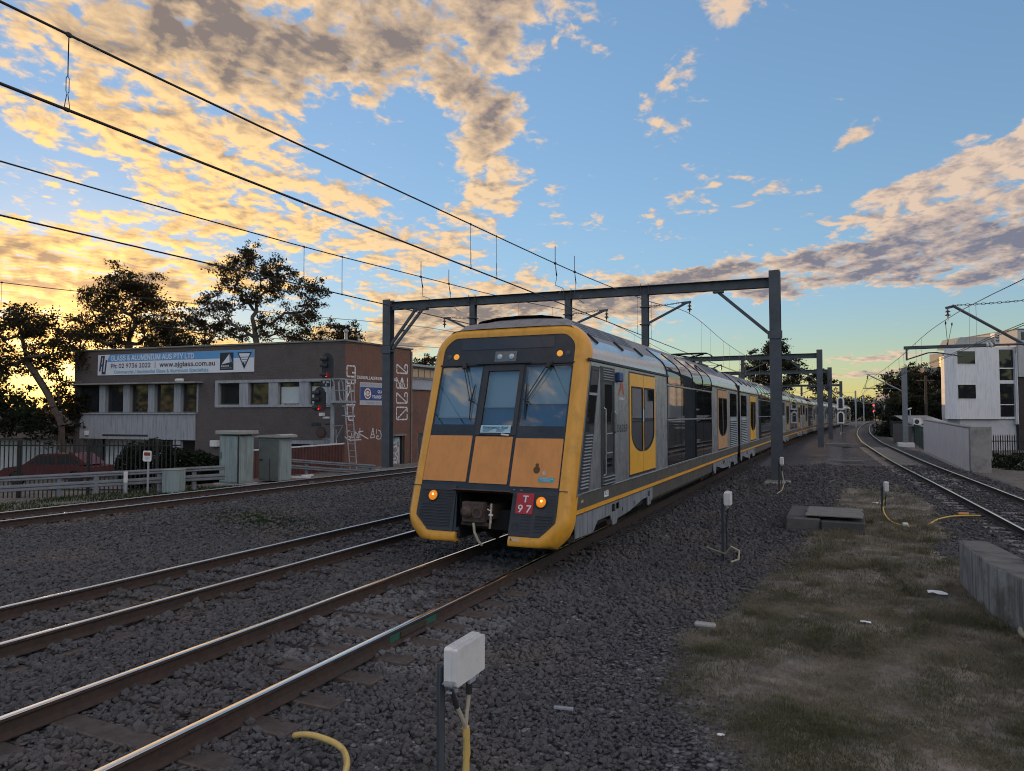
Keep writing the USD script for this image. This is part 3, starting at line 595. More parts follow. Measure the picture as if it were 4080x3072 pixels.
def make_carriage(root, k, y0, ang, shift, cab, cab_end=False, detail=True, panto=False):
    """y0: the carriage's first metre along its own axis; module of 19.6 m."""
    c = Car(shift, ang, root); c.near = k < 2; L = 19.75
    y1 = y0 + L
    ya = (lambda z: float(yf(z)) + .17) if cab else y0
    mb = MB(25)
    right = [p for p in PROFILE if p[1] <= 3.31]; should = [p for p in PROFILE if 3.29 <= p[1] <= 3.76]; roofp = [p for p in PROFILE if p[1] >= 3.75]
    low = [p for p in PROFILE if p[1] <= 1.11]; mid = [p for p in PROFILE if 1.09 <= p[1] <= 3.31]
    mb.add(*shell(mid, ya, y1)); mb.add(*shell([(-x, z) for x, z in mid[::-1]], ya, y1))
    body = c.put('carriage', mb, M['stainless'], None, ('front carriage with cab, flat stainless side and yellow doors' if cab else 'yellow-edged carriage in the middle of the train') if (cab or cab_end) else None)
    mb = MB(25); mb.add(*shell(low, ya, y1)); mb.add(*shell([(-x, z) for x, z in low[::-1]], ya, y1)); c.put('lower_body', mb, M['body_low'], body)
    mb = MB(40); mb.add(*shell(should, ya, y1)); mb.add(*shell([(-x, z) for x, z in should[::-1]], ya, y1)); c.put('roof_shoulder', mb, M['shoulder'], body)
    rp = roofp + [(-x, z) for x, z in roofp[::-1][1:]]
    ry = 12.0 if cab else y0
    mb = MB(25); mb.add(*shell(rp, ry, y1))
    if cab:                                                     # the hood that slopes down to the yellow frame
        hood = [(1.38, 3.74), (1.16, 3.94), (1.03, 3.955), (.55, 3.965), (0, 3.965), (-.55, 3.965), (-1.03, 3.955), (-1.16, 3.94), (-1.38, 3.74)]
        hd = [(11.66)] * 9; back = [(1.30, 3.757), (1.20, 3.842), (.82, 4.162), (.45, 4.217), (0, 4.232), (-.45, 4.217), (-.82, 4.162), (-1.20, 3.842), (-1.30, 3.757)]
        lip = [(1.30, 3.757, 11.75), (1.17, 3.87, 11.72), (1.02, 4.08, 11.86), (.5, 4.11, 11.86), (0, 4.115, 11.86), (-.5, 4.11, 11.86), (-1.02, 4.08, 11.86), (-1.17, 3.87, 11.72), (-1.30, 3.757, 11.75)]
        V = [(x, 11.60, z) for x, z in hood] + [(x, y, z) for x, z, y in lip] + [(x, 12.3, z + .002) for x, z in back]
        for r_ in (0, 1): mb.add(V[r_ * 9:(r_ + 2) * 9], [[i, i + 1, i + 10, i + 9] for i in range(8)])
    c.put('roof', mb, M['roof'], body)
    mb = MB()
    for yy in ([y1] if cab else [y0, y1]):                       # end walls
        P = Polygon([(x, z) for x, z in PROFILE] + [(-x, z) for x, z in PROFILE[::-1]]); mb.poly(P, (0, yy - (.012 if yy == y1 else 0), 0), (1, 0, 0), (0, 0, 1), -.012 if False else .012)
    c.puts('end_wall', mb, M['black'], body)
    if not cab or True:
        mb = MB(); mb.box(-.62, .62, y1, y1 + .62, 1.0, 3.3); c.put('gangway', mb, M['rubber'], body)
    mb = MB()
    if not cab: mb.box(1.44, 1.507, y0 - .02, y0 + .10, .8, 3.6)
    mb.box(1.44, 1.507, y1 - .10, y1 + .02, .8, 3.6); c.put('end_post', mb, M['yellow'] if cab_end else M['rubber'], body)
    # stripe, gutter, sill line
    s0 = float(yf(.85)) + .20 if cab else y0
    mb = MB(); mb.box(1.4965, 1.503, s0, y1, .80, .868); c.put('side_stripe', mb, M['yellow'], body)
    mb = MB(); mb.box(1.514, 1.528, s0 + .35, y1, 1.103, 1.122, .003); c.put('sill_strip', mb, M['shoulder'], body)
    o = y0 - 10.65                                               # where this carriage's layout starts
    D1, W, D2, E2 = (13.98 + o, 16.12 + o), (17.42 + o, 23.95 + o), (25.2 + o, 27.35 + o), (28.15 + o, 30.05 + o)
    mb = MB(); mb.box(1.50, 1.545, (11.45 if cab else y0), W[0] + .06, 3.315, 3.362, .006); mb.box(1.50, 1.545, W[1] + .04, y1, 3.315, 3.362, .006); c.puts('gutter', mb, M['black'], body)
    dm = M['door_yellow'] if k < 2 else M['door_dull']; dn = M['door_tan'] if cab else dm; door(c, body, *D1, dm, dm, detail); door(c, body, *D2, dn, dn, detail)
    window_bank(c, body, *W, 4)
    for (a, b) in ([E2] if cab else [E2, (10.95 + o, 12.75 + o)]):
        mb = MB(); mb.box(1.512, 1.522, a, b, 2.30, 3.20, .004); c.put('end_window', mb, M['side_glass'], body)
        mb = MB(); mb.box(1.510, 1.517, a, b, 1.17, 2.27); c.put('louvre_panel', mb, M['grille'], body)
        mb = MB()
        for z in np.arange(1.20, 2.1, .072): mb.frame_box((1.524, (a + b) / 2, z), (.012, 0, -.008), (0, (b - a) / 2 - .05, 0), (.004, 0, .006))
        (c.puts if c.near else c.put)('louvre_slat', mb, M['slat'], body)
        mb = MB(); mb.box(1.517, 1.522, a + .08, b - .08, 2.13, 2.26, .004); c.put('louvre_head', mb, M['slat'], body)
    roof_louvres(c, body, 12.2 + o + (.1 if cab else 0), 15.7 + o, 4); roof_louvres(c, body, 25.0 + o, 27.6 + o, 3)
    mb = MB(); mb.box(-.55, .55, 18.0 + o, 21.0 + o, 4.19, 4.275, .03); c.put('roof_pod', mb, M['roof'], body)
    if detail:
        mb = MB()
        for y in (12.35, 14.0, 15.55): mb.frame_box((1.29, y + o, 3.77), (.10, 0, -.09), (0, .02, 0), (.02, 0, .025))
        c.puts('roof_bracket', mb, M['black'], body)
        mb = MB(); mb.lathe((.6, 28.6 + o, 4.08), (.2, 0, 1), [(0, .42), (.10, .40), (.16, .30), (.17, 0.001)], 18); c.put('roof_vent', mb, M['black'], body)
    # underframe
    for (a, b) in ((10.85 + o, 16.0 + o), (24.4 + o, y1 - .1)):
        aa = a
        P = Polygon([(aa, .775), (aa, .42), (a + .9, .40), (a + 1.15, .56), (a + 1.9, .56), (a + 2.05, .36), (a + 2.3, .36), (a + 2.35, .44), (b - 1.9, .48), (b - .9, .60), (b - .5, .60), (b - .45, .42), (b - .2, .42), (b - .15, .50), (b, .52), (b, .775)])
        if not (cab and a < 12): P = affinity.scale(P, -1, 1, origin=((a + b) / 2, 0))
        holes = [sbox(a + 2.0, .60, a + 2.22, .74), sbox(a + 2.28, .62, a + 2.5, .74), sbox(b - .42, .60, b - .28, .72)]
        for h in holes: P = P.difference(h)
        mb = MB(); side_poly(mb, P, 1.468, .02); c.put('bogie_skirt', mb, M['skirt'], body)
        mb = MB(); mb.box(-1.40, 1.40, a + .1, b - .1, .46, .80); c.put('underframe', mb, M['black'], body)
        if detail:
            mb = MB(); mb.box(1.487, 1.491, a + 3.05, a + 3.06, .45, .77); mb.ball((1.49, a + 2.7, .58), (.012, .02, .05)); mb.ball((1.49, a + 3.6, .60), (.012, .02, .05)); c.puts('skirt_latch', mb, M['dull_lens'], body)
        for y in (a + 1.7, a + 4.1):
            if detail: wheelset(c, body, y)
    mb = MB(25); mb.add(*shell([(1.34, .40), (1.44, .50), (1.472, .79)], 16.05 + o, 24.35 + o)); mb.box(-1.34, 1.34, 16.05 + o, 24.35 + o, .40, .79); c.put('belly', mb, M['body_low'], body)
    if panto:
        py = 28.3
        mb = MB(30); mb.box(-.75, .75, py - 2.1, py - .2, 4.20, 4.27, .01)
        for sx in (-.5, .5):
            for sy in (-1.9, -.5): mb.lathe((sx, py + sy, 4.26), (0, 0, 1), [(0, .05), (.03, .08), (.05, .05), (.08, .08), (.10, .05)], 10)
        p = c.put('pantograph', mb, M['black'], body)
        mb = MB(30); mb.tube([(0, py - 1.9, 4.36), (0, py - .75, 4.52), (0, py, 4.62)], [.05, .04, .035], 8)
        for s in (-1, 1): mb.tube([(0, py, 4.62), (s * .55, py, 4.735)], .028, 7); mb.tube([(s * .1, py - 1.95, 4.33), (s * .05, py - .75, 4.50)], .022, 6)
        c.put('pantograph_arm', mb, M['black'], body)
        mb = MB(30)
        for dy in (-.14, .14):
            mb.tube([(-.86, py + dy * .4, 4.60), (-.80, py + dy * .8, 4.69), (-.66, py + dy, 4.755), (-.5, py + dy, 4.765), (.5, py + dy, 4.765), (.66, py + dy, 4.755), (.80, py + dy * .8, 4.69), (.90, py + dy * .4, 4.57)], .020, 7)
        mb.box(-.52, .52, py - .15, py + .15, 4.735, 4.772, .01)
        for s in (-1, 1):
            a = np.linspace(0, 2 * np.pi, 14); mb.tube(np.stack([s * .45 + .05 * np.cos(a), np.full(14, py - .1), 4.68 + .055 * np.sin(a)], 1), .006, 5, False)
        c.put('pantograph_head', mb, M['black'], body)
    return c, body
def fillet(pts, r, n=4):
    P = [np.array(p, float) for p in pts]; out = [P[0]]
    for a, b, c_ in zip(P[:-2], P[1:-1], P[2:]):
        u, v = unit(a - b), unit(c_ - b); rr = min(r, .45 * np.linalg.norm(a - b), .45 * np.linalg.norm(c_ - b))
        for t in np.linspace(0, 1, n): out.append((1 - t) ** 2 * (b + u * rr) + 2 * t * (1 - t) * b + t * t * (b + v * rr))
    return np.array(out + [P[-1]])
def make_train():
    root = thing('train', 'double-deck silver commuter train with yellow front frame and orange panels, pantograph raised', 'train', (-5.38, 10.4, 0))
    # carriages along the curve
    step = 20.4
    for k in range(8):
        ya_, yb_ = 10.65 + k * step, 10.65 + k * step + 19.75
        x0, x1 = float(xA(ya_)), float(xA(yb_)); ang = math.atan((x1 - x0) / (yb_ - ya_)) if k else 0.0
        if k == 0: c, body = make_carriage(root, 0, 10.65, 0.0, np.array([-5.38, 0, 0]), True, panto=True); lead = body
        else:
            sh = np.array([x0, ya_, 0]); sh = sh - np.array([ya_ * math.sin(ang), ya_ * math.cos(ang), 0]) * 0
            # local frame starts at the carriage's own first metre
            cc = Car(sh, ang, root)
            make_carriage(root, k, 0.0, ang, sh, False, cab_end=(k in (3,)), detail=k < 3)
    # ---- cab front, straight into world coordinates
    X0 = -5.38
    FR = unit((0, .33, 1)); NO = unit((0, -1, .33))           # up the raked face, and out of it
    kz = math.hypot(1, .33)
    class F:                                                   # face coordinates: x across, z world height, d out of the face
        @staticmethod
        def p(x, z, d=0.): return np.array([X0 + x, float(yf(z)), z]) + NO * d
        @staticmethod
        def poly(mb, P, d, t):                                 # polygon given in (x, z), base at distance d, thickness t outwards
            return mb.poly(P, F.p(0, .5, d), (1, 0, 0), (0, .33, 1), t) if False else mb.mesh(_ext(P, t), F.p(0, 0, d), (1, 0, 0), (0, .33, 1), NO)
    def _ext(P, t):
        return trimesh.util.concatenate([trimesh.creation.extrude_polygon(g_, t, engine='earcut') for g_ in getattr(P, 'geoms', [P])])
    def put(name, mb, m, parent=root, label=None): return obj(name, mb, m, parent, label)
    inner = fillet([(-.47, .46), (-1.01, .46), (-1.28, .70), (-1.28, 3.63), (-1.10, 3.80), (1.10, 3.80), (1.28, 3.63), (1.28, .70), (1.03, .46), (.50, .46)], .10)
    tdir = np.gradient(inner, axis=0); nrm = np.stack([-tdir[:, 1], tdir[:, 0]], 1); nrm /= np.linalg.norm(nrm, axis=1, keepdims=True)
    # make the normals point outwards
    if (nrm[len(nrm) // 2] @ np.array([0, 1.0])) < 0: nrm = -nrm
    LAY = [(0, -.03), (0, .012), (.06, .024), (.105, .018), (.145, -.004), (.185, -.045), (.215, -.10), (.233, -.17), (.235, -.24)]
    V = []; n = len(inner)
    for off, d in LAY:
        for (x, z), nn in zip(inner, nrm):
            q = np.array([x, z]) + nn * off
            if z < .62: q[1] = max(q[1], .315 + .03 * (off > .2))
            V.append(F.p(q[0], q[1], d))
    ring = []
    for l in range(len(LAY) - 1):
        for i in range(n - 1): ring.append([l * n + i, l * n + i + 1, (l + 1) * n + i + 1, (l + 1) * n + i])
    mb = MB(40); mb.add(V, ring)
    for e in (0, n - 1):                                        # close the two cut ends at the coupler opening
        idx = [l * n + e for l in range(len(LAY))]; ctr = np.mean([V[i] for i in idx], 0); mb.add([ctr] + [V[i] for i in idx], [[0, i, i + 1] for i in range(1, len(idx))])
    fs = put('front_surround', mb, M['yellow'], label='rounded yellow frame round the whole cab front')
    mb = MB()
    for sx in (-1, 1):
        for (x0_, x1_) in ((1.262, 1.425),): F.poly(mb, sbox(min(sx * x0_, sx * x1_), 1.172, max(sx * x0_, sx * x1_), 1.184), .013, .013)
    objs('frame_joint', mb, M['black'], fs)
    # black face with openings
    win = {'left': (-1.255, -.435, 2.23, 3.26), 'mid': (-.345, .345, 2.09, 3.235), 'right': (.42, 1.25, 2.21, 3.24)}
    Pin = Polygon(np.vstack([inner, [(.50, 1.10), (-.56, 1.12)]]))
    holes = [sbox(a, z0, b, z1) for a, b, z0, z1 in win.values()]
    Pf = Pin
    for h in holes: Pf = Pf.difference(h)
    mb = MB(); F.poly(mb, Pf, -.02, .022); face = put('front_mask', mb, M['mask'])
    for key, (a, b, z0, z1) in win.items():
        mb = MB(); F.poly(mb, sbox(a - .01, z0 - .01, b + .01, z1 + .01), -.012, .008); put('windscreen_pane', mb, M['screen'], face)
        zb = {'left': 2.42, 'mid': 2.60, 'right': 2.66}[key]
        mb = MB(); F.poly(mb, sbox(a - .03, zb, b + .03, z1 + .03), -.15, .01); put('cab_blind', mb, M['cab_blind'], face)
        mb = MB(); F.poly(mb, sbox(a - .03, zb - .035, b + .03, zb - .006), -.135, .014); put('blind_rail', mb, M['white_plastic'], face)
        mb = MB(); F.poly(mb, sbox(a - .03, z0 - .03, b + .03, zb + .02), -.22, .01); put('cab_interior', mb, M['cab_blue'], face)
        mb = MB()
        for q in (sbox(a - .035, z0 - .03, a - .012, z1 + .03), sbox(b + .012, z0 - .03, b + .035, z1 + .03)): F.poly(mb, q, -.22, .20)
        objs('window_reveal', mb, M['rubber'], face)
    mb = MB(); Pm = sbox(-.385, 2.05, .385, 3.29).difference(sbox(-.30, 2.125, .305, 3.17)); F.poly(mb, Pm, .003, .014); put('emergency_door_frame', mb, M['grille'], face)
    mb = MB(); F.poly(mb, sbox(-1.30, 3.275, 1.30, 3.30), .003, .02); F.poly(mb, sbox(-.55, 3.285, .50, 3.315), .02, .03); put('windscreen_header', mb, M['black'], face)
    mb = MB(); F.poly(mb, sbox(-.93, 3.57, .89, 3.765), .003, .006); put('destination_window', mb, mat('destination_glass', (.030, .036, .045), .12, var=.05), face)
    mb = MB(); F.poly(mb, sbox(-.22, 3.335, .20, 3.52), .003, .012); hb = put('headlight_box', mb, mat('headlight_glass', (.13, .14, .145), .12, var=.2, scale=9), face)
    mb = MB(30)
    for x in (-.12, .11): mb.lathe(F.p(x, 3.42, .014), NO, [(0, .055), (.012, .05), (.016, .02), (.014, .001)], 16)
    objs('headlight_lens', mb, M['chrome'], hb)
    for sx in (-1, 1):
        mb = MB(30); mb.lathe(F.p(sx * 1.01, 3.45, .0), NO, [(0, .055), (.012, .055), (.020, .045), (.028, .001)], 18); put('marker_lamp', mb, M['amber_low'], face)
        mb = MB(30); mb.lathe(F.p(sx * 1.155, 3.45, .0), NO, [(0, .05), (.010, .05), (.014, .001)], 18); put('unlit_lamp', mb, M['dull_lens'], face)
    for a, b, z0, z1 in ((-1.27, -.425, 1.265, 2.035), (-.36, .345, 1.25, 2.025), (.405, 1.255, 1.225, 2.005)):
        mb = MB(); P = affinity.translate(rbox(b - a, z1 - z0, .012), (a + b) / 2, (z0 + z1) / 2); F.poly(mb, P, .002, .014); pn = put('front_panel', mb, M['orange'], None or root, 'orange panel below the windscreen')
        if a > .3:
            mb = MB(); F.poly(mb, Point(.85, 1.50).buffer(.058), .0165, .002); F.poly(mb, Point(.85, 1.575).buffer(.03, quad_segs=3), .0165, .002); put('dark_stain', mb, mat('stain', (.10, .055, .02), .8, var=.5, scale=40), pn)
            mb = MB(); F.poly(mb, Point(.99, 1.45).buffer(.034), .0165, .003); put('round_sticker', mb, mat('pale_sticker', (.45, .40, .38), .5, var=.3, scale=40), pn)
            mb = MB(); F.poly(mb, sbox(.90, 1.31, 1.17, 1.385), .0165, .003); st = put('sticker', mb, M['cyan_sticker'], pn)
            mb = MB(); mb.text('I am PROUDLY made', .020, F.p(.915, 1.352, .021), (1, 0, 0), FR, .24, .002); mb.text('in Australia', .020, F.p(.97, 1.322, .021), (1, 0, 0), FR, .13, .002); put('sticker_lettering', mb, M['white_letter'], pn)
    # lower grilles, lamps, number plate
    for side, P in (('l', Polygon([(-1.275, 1.20), (-1.275, .70), (-1.01, .465), (-.53, .465), (-.58, 1.20)])), ('r', Polygon([(.49, 1.14), (.49, .465), (1.03, .465), (1.275, .70), (1.275, 1.17)]))):
        mb = MB(); F.poly(mb, P, .004, .018); gr = put('grille_panel', mb, M['grille'])
        mb = MB()
        for z in np.arange(.53, 1.14, .047):
            if side == 'l': spans = [(-1.22, -.60)] if not .93 < z < 1.10 else [(-1.235, -1.11), (-.89, -.62)]
            else: spans = [(.93, 1.24)] if z < .80 and z > .6 else [(.98 if z < .6 else .68, 1.0 if z < .6 else .88)] if z < .6 else [(1.12, 1.245)] if z < 1.1 else []
            for a, b in spans:
                if z < .68: a, b = (max(a, -1.22 + (.68 - z) * 1.1), b) if side == 'l' else (a, min(b, 1.22 - (.68 - z) * 1.1))
                if b - a > .05: F.poly(mb, sbox(a, z - .011, b, z + .011), .0205, .004)
            if side == 'r' and z < .82: F.poly(mb, sbox(.68, z - .010, .86, z + .010), .0205, .004)
        objs('grille_slot', mb, M['black'], gr)
        mb = MB()
        for z in np.arange(.555, 1.14, .047):
            a, b = (-1.2, -.61) if side == 'l' else (.93, 1.22)
            if z < .68: a, b = (max(a, -1.2 + (.68 - z) * 1.1), b) if side == 'l' else (a, min(b, 1.2 - (.68 - z) * 1.1))
            if side == 'l' and .93 < z < 1.10: a = -.88
            if side == 'r' and .80 < z: continue
            F.poly(mb, sbox(a, z - .007, b, z + .007), .0205, .012)
        objs('grille_bar', mb, M['grille'], gr)
        sx = -1 if side == 'l' else 1
        mb = MB(30); mb.lathe(F.p(sx * 1.0, 1.0 if side == 'r' else 1.02, .01), NO, [(0, .11), (.03, .105), (.035, .09), (.02, .085)], 24); put('lamp_bezel', mb, M['black'], gr)
        mb = MB(30); mb.lathe(F.p(sx * 1.0, 1.0 if side == 'r' else 1.02, .02), NO, [(0, .088), (.012, .086), (.04, .06), (.052, .001)], 24); lm = put('headlight', mb, M['amber'], gr, 'lit amber round headlight')
        mb = MB(30); mb.ball(F.p(sx * 1.0 + .015, 1.01 if side == 'r' else 1.03, .062), .020, 2); put('bulb_glow', mb, M['amber_hot'], gr)
    mb = MB(30); mb.lathe(F.p(.60, .60, .012), NO, [(0, .07), (.012, .07), (.013, .05), (.008, .001)], 20); put('round_socket', mb, M['black'])
    mb = MB(); F.poly(mb, affinity.translate(rbox(.30, .32, .01), .72, .965), .024, .008); npl = put('number_plate', mb, M['red_plate'], label='red plate reading T 97')
    mb = MB(); mb.text('T', .105, F.p(.73, .985, .033), (1, 0, 0), FR, .10, .004, True, True); mb.text('9', .115, F.p(.655, .83, .033), (1, 0, 0), FR, .085, .004, True, True); mb.text('7', .115, F.p(.80, .83, .033), (1, 0, 0), FR, .085, .004, True, True); put('plate_lettering', mb, M['white_letter'], npl)
    mb = MB(); mb.text('OP', .022, F.p(.47, 1.165, .004), (1, 0, 0), FR, None, .003); mb.text('CA', .022, F.p(.60, 1.162, .004), (1, 0, 0), FR, None, .003); mb.text('BV', .022, F.p(1.02, 1.145, .004), (1, 0, 0), FR, None, .003); put('valve_lettering', mb, M['grey_print'], face)
    # coupler recess
    mb = MB(); mb.box(X0 - .56, X0 - .54, 10.75, 11.6, .30, 1.12); mb.box(X0 + .48, X0 + .50, 10.75, 11.6, .30, 1.12); mb.box(X0 - .56, X0 + .50, 11.58, 11.6, .30, 1.12); mb.box(X0 - .56, X0 + .50, 10.75, 11.6, 1.10, 1.12); put('coupler_recess', mb, M['black'])
    mb = MB(); mb.frame_box(F.p(-.05, 1.115, .06), (.53, 0, 0), NO * .09, FR * .010 + NO * -.004, .004); put('coupler_lip', mb, M['coupler'])
    mb = MB(30); mb.box(X0 - .40, X0 + .02, 10.52, 10.66, .62, .96, .02); mb.lathe((X0 - .29, 10.52, .80), (0, -1, 0), [(0, .11), (.05, .10), (.09, .05), (.09, .001)], 14); mb.lathe((X0 - .09, 10.50, .80), (0, -1, 0), [(0, .10), (.02, .10), (.02, .06), (-.02, .055)], 14); mb.box(X0 - .18, X0 + .08, 10.66, 11.5, .66, .90); mb.box(X0 - .45, X0 + .1, 10.60, 10.64, .56, .62, .005)
    cp = put('coupler', mb, M['coupler'], label='rusty automatic coupler in the dark recess')
    mb = MB(30); mb.tube([(X0 - .16, 10.50, .62), (X0 - .12, 10.46, .48), (X0 - .06, 10.48, .34), (X0 - .03, 10.55, .26)], .022, 7); mb.tube([(X0 + .16, 10.52, .95), (X0 + .17, 10.47, .7), (X0 + .14, 10.5, .55)], .018, 7); objs('air_hose', mb, M['tan_cable'], cp)
    mb = MB(30); mb.tube([(X0 + .10, 10.5, .86), (X0 + .17, 10.47, .84), (X0 + .175, 10.47, .64)], .010, 6); mb.box(X0 + .14, X0 + .21, 10.46, 10.48, .76, .79); put('release_handle', mb, M['white_plastic'], cp)
    # wipers
    for piv, mid, top, bot in (((-.80, 3.30), (-.55, 2.63), (-.525, 2.93), (-.535, 2.31)), ((.86, 3.28), (.495, 2.63), (.475, 2.94), (.505, 2.32))):
        mb = MB(30); mb.lathe(F.p(*piv, .01), NO, [(0, .05), (.05, .045), (.06, .02), (.06, .001)], 12); mb.beam(F.p(piv[0], piv[1], .05), F.p(piv[0] * .9 + mid[0] * .1, piv[1] * .85 + mid[1] * .15, .06), .07, .05, NO, .01)
        w = put('wiper', mb, M['black'])
        mb = MB(30); mb.tube([F.p(piv[0] - .015, piv[1], .06), F.p(mid[0] - .015, mid[1], .05)], .009, 6); mb.tube([F.p(piv[0] + .045, piv[1] - .02, .06), F.p(mid[0] + .035, mid[1] + .01, .05)], .007, 6); objs('wiper_arm', mb, M['black'], w)
        mb = MB(30); mb.tube([F.p(*top, .02), F.p(*mid, .035), F.p(*bot, .02)], [.008, .016, .008], 6); mb.beam(F.p(mid[0] - .05, mid[1] + .02, .045), F.p(mid[0] + .08, mid[1] - .03, .045), .02, .02, NO); put('wiper_blade', mb, M['rubber'], w)
    mb = MB(); F.poly(mb, sbox(-.285, 2.085, .285, 2.215), .020, .003); el = put('door_label', mb, M['pale_label'])
    mb = MB(); mb.text('Emergency door', .048, F.p(-.235, 2.155, .0245), (1, 0, 0), FR, .47, .003, True)
    for i, w_ in enumerate((.16, .15, .12)):
        for x_ in (-.24, .02): F.poly(mb, sbox(x_, 2.137 - i * .015, x_ + w_, 2.143 - i * .015), .0235, .002)
    put('door_lettering', mb, M['blue_print'], el)
    mb = MB(); mb.beam(F.p(.12, 2.06, .03), F.p(.27, 2.045, .03), .03, .02, NO, .006); put('door_handle', mb, M['white_plastic'])
    mb = MB(); mb.beam(F.p(-.30, 2.062, .02), F.p(-.17, 2.062, .02), .02, .015, NO, .005); put('door_latch', mb, M['grille'])
    mb = MB(); F.poly(mb, sbox(.52, .385, .70, .44), .022, .003); wl = put('warning_label', mb, mat('warning_label', (.62, .40, .22), .5))
    mb = MB(); F.poly(mb, Polygon([(.53, .393), (.575, .393), (.5525, .433)]), .0255, .002); put('warning_mark', mb, M['dark_print'], wl)
    # ---- cab side: slanted window, louvre, cab door, fittings (right side)
    XS = X0 + 1.515; c0 = Car(np.array([X0, 0, 0]), 0, root)
    sl = lambda z: float(yf(z)) - 10.47 + .165                                # slope of the cab side's edges
    def slant(z0, z1, a, b): return Polygon([(a + sl(z0), z0), (b + sl(z0) * .55 + .0, z0), (b + sl(z1) * .55, z1), (a + sl(z1), z1)])
    edge = lambda z: 10.72 + .33 * (z - .5)
    redge = lambda z: 11.10 + .305 * (z - .1)
    def strip(z0, z1, l, r): return Polygon([(edge(z0) + l, z0), (redge(z0) + r, z0), (redge(z1) + r, z1), (edge(z1) + l, z1)])
    mb = MB(); side_poly(mb, strip(1.13, 3.24, -.03, .02), 1.510, .007); c0.put('cab_side_mask', mb, M['grille'], lead)
    for z0, z1 in ((2.12, 2.73), (2.79, 3.21)):
        mb = MB(); side_poly(mb, strip(z0, z1, .03, -.04), 1.514, .008); c0.put('cab_side_window', mb, M['side_glass'], lead)
    mb = MB(); side_poly(mb, strip(2.735, 2.775, .02, -.02), 1.515, .014); c0.put('cab_window_bar', mb, M['galv'], lead)
    for z in np.arange(1.20, 2.08, .0535):
        mb = MB(); a, b = edge(z) + .06, redge(z) - .05; mb.frame_box((1.524, (a + b) / 2, z), (.012, 0, -.007), (0, (b - a) / 2, 0), (.003, 0, .005)); c0.put('cab_louvre_slat', mb, M['galv'], lead)
    mb = MB(); mb.box(1.40, 1.5145, 12.14, 12.93, 1.14, 3.235); P = sbox(12.12, 1.12, 12.95, 3.26).difference(sbox(12.20, 1.34, 12.87, 3.0))
    mb2 = MB(); side_poly(mb2, P, 1.513, .012); cd = c0.put('cab_door_frame', mb2, M['grille'], lead)
    mb = MB(); mb.box(1.512, 1.517, 12.20, 12.87, 1.34, 3.0); c0.put('cab_door', mb, M['mask'], lead)
    mb = MB(); mb.box(1.516, 1.520, 12.36, 12.80, 1.45, 2.95, .003); c0.put('cab_door_window', mb, M['side_glass'], lead)
    mb = MB()
    for z in np.arange(3.03, 3.21, .045): mb.box(1.524, 1.534, 12.24, 12.85, z, z + .014)
    for z in (1.16, 1.22, 1.28): mb.box(1.524, 1.560, 12.20, 12.87, z, z + .016)
    c0.puts('cab_door_louvre', mb, M['galv'], lead)
    mb = MB(30); mb.tube([(1.525, 12.26, 2.52), (1.56, 12.28, 2.50), (1.56, 12.28, 1.35), (1.525, 12.26, 1.32)], .016, 8); mb.tube([(1.525, 12.93, 2.46), (1.56, 12.92, 2.42), (1.56, 12.92, 2.1), (1.525, 12.93, 2.05)], .014, 8); c0.puts('handrail', mb, M['shoulder'], lead)
    mb = MB(); mb.box(1.518, 1.532, 12.40, 12.78, 2.05, 2.07); mb.box(1.518, 1.532, 12.40, 12.78, 1.70, 1.72); c0.puts('cab_door_bar', mb, M['galv'], lead)
    mb = MB(); mb.box(1.515, 1.60, 13.02, 13.30, 3.02, 3.20, .02); c0.put('blue_box', mb, mat('blue_lamp_box', (.012, .035, .13), .4), lead, 'small blue box beside the cab door')
    mb = MB(); side_poly(mb, Polygon([(13.20, 2.77), (13.40, 3.04), (13.50, 3.04), (13.62, 2.78), (13.53, 2.80), (13.45, 2.94), (13.38, 2.86), (13.26, 2.78)]), 1.5155, .002); c0.put('side_emblem', mb, M['red_print'], lead)
    mb = MB(); mb.text('Transport', .052, (1.5155, 13.25, 2.69), (0, 1, 0), (0, 0, 1), .40, .002); c0.put('side_lettering', mb, M['white_letter'], lead)
    mb = MB(); mb.text('D6269', .14, (1.5155, 13.14, 2.07), (0, 1, 0), (0, 0, 1), .70, .002, True); c0.put('fleet_number', mb, M['dark_print'], lead)
    mb = MB(); mb.box(1.504, 1.510, 12.32, 12.58, .93, 1.09); nt = c0.put('white_notice', mb, M['white_paint'], lead)
    mb = MB(); mb.box(1.510, 1.512, 12.35, 12.41, .97, 1.03); [mb.box(1.510, 1.512, 12.44, 12.55, z, z + .012) for z in (.96, .985, 1.01, 1.035)]; c0.put('notice_print', mb, M['grey_print'], lead)
    mb = MB(); mb.box(1.500, 1.508, 11.08, 11.20, .965, 1.025, .003); c0.put('data_plate', mb, mat('data_plate', (.40, .33, .20), .5), lead)
    mb = MB()
    for z in (1.70,): mb.box(1.53, 1.535, 15.00, 15.09, 2.25, 2.50)
    c0.put('door_notice', mb, M['pale_label'], lead)
make_train()
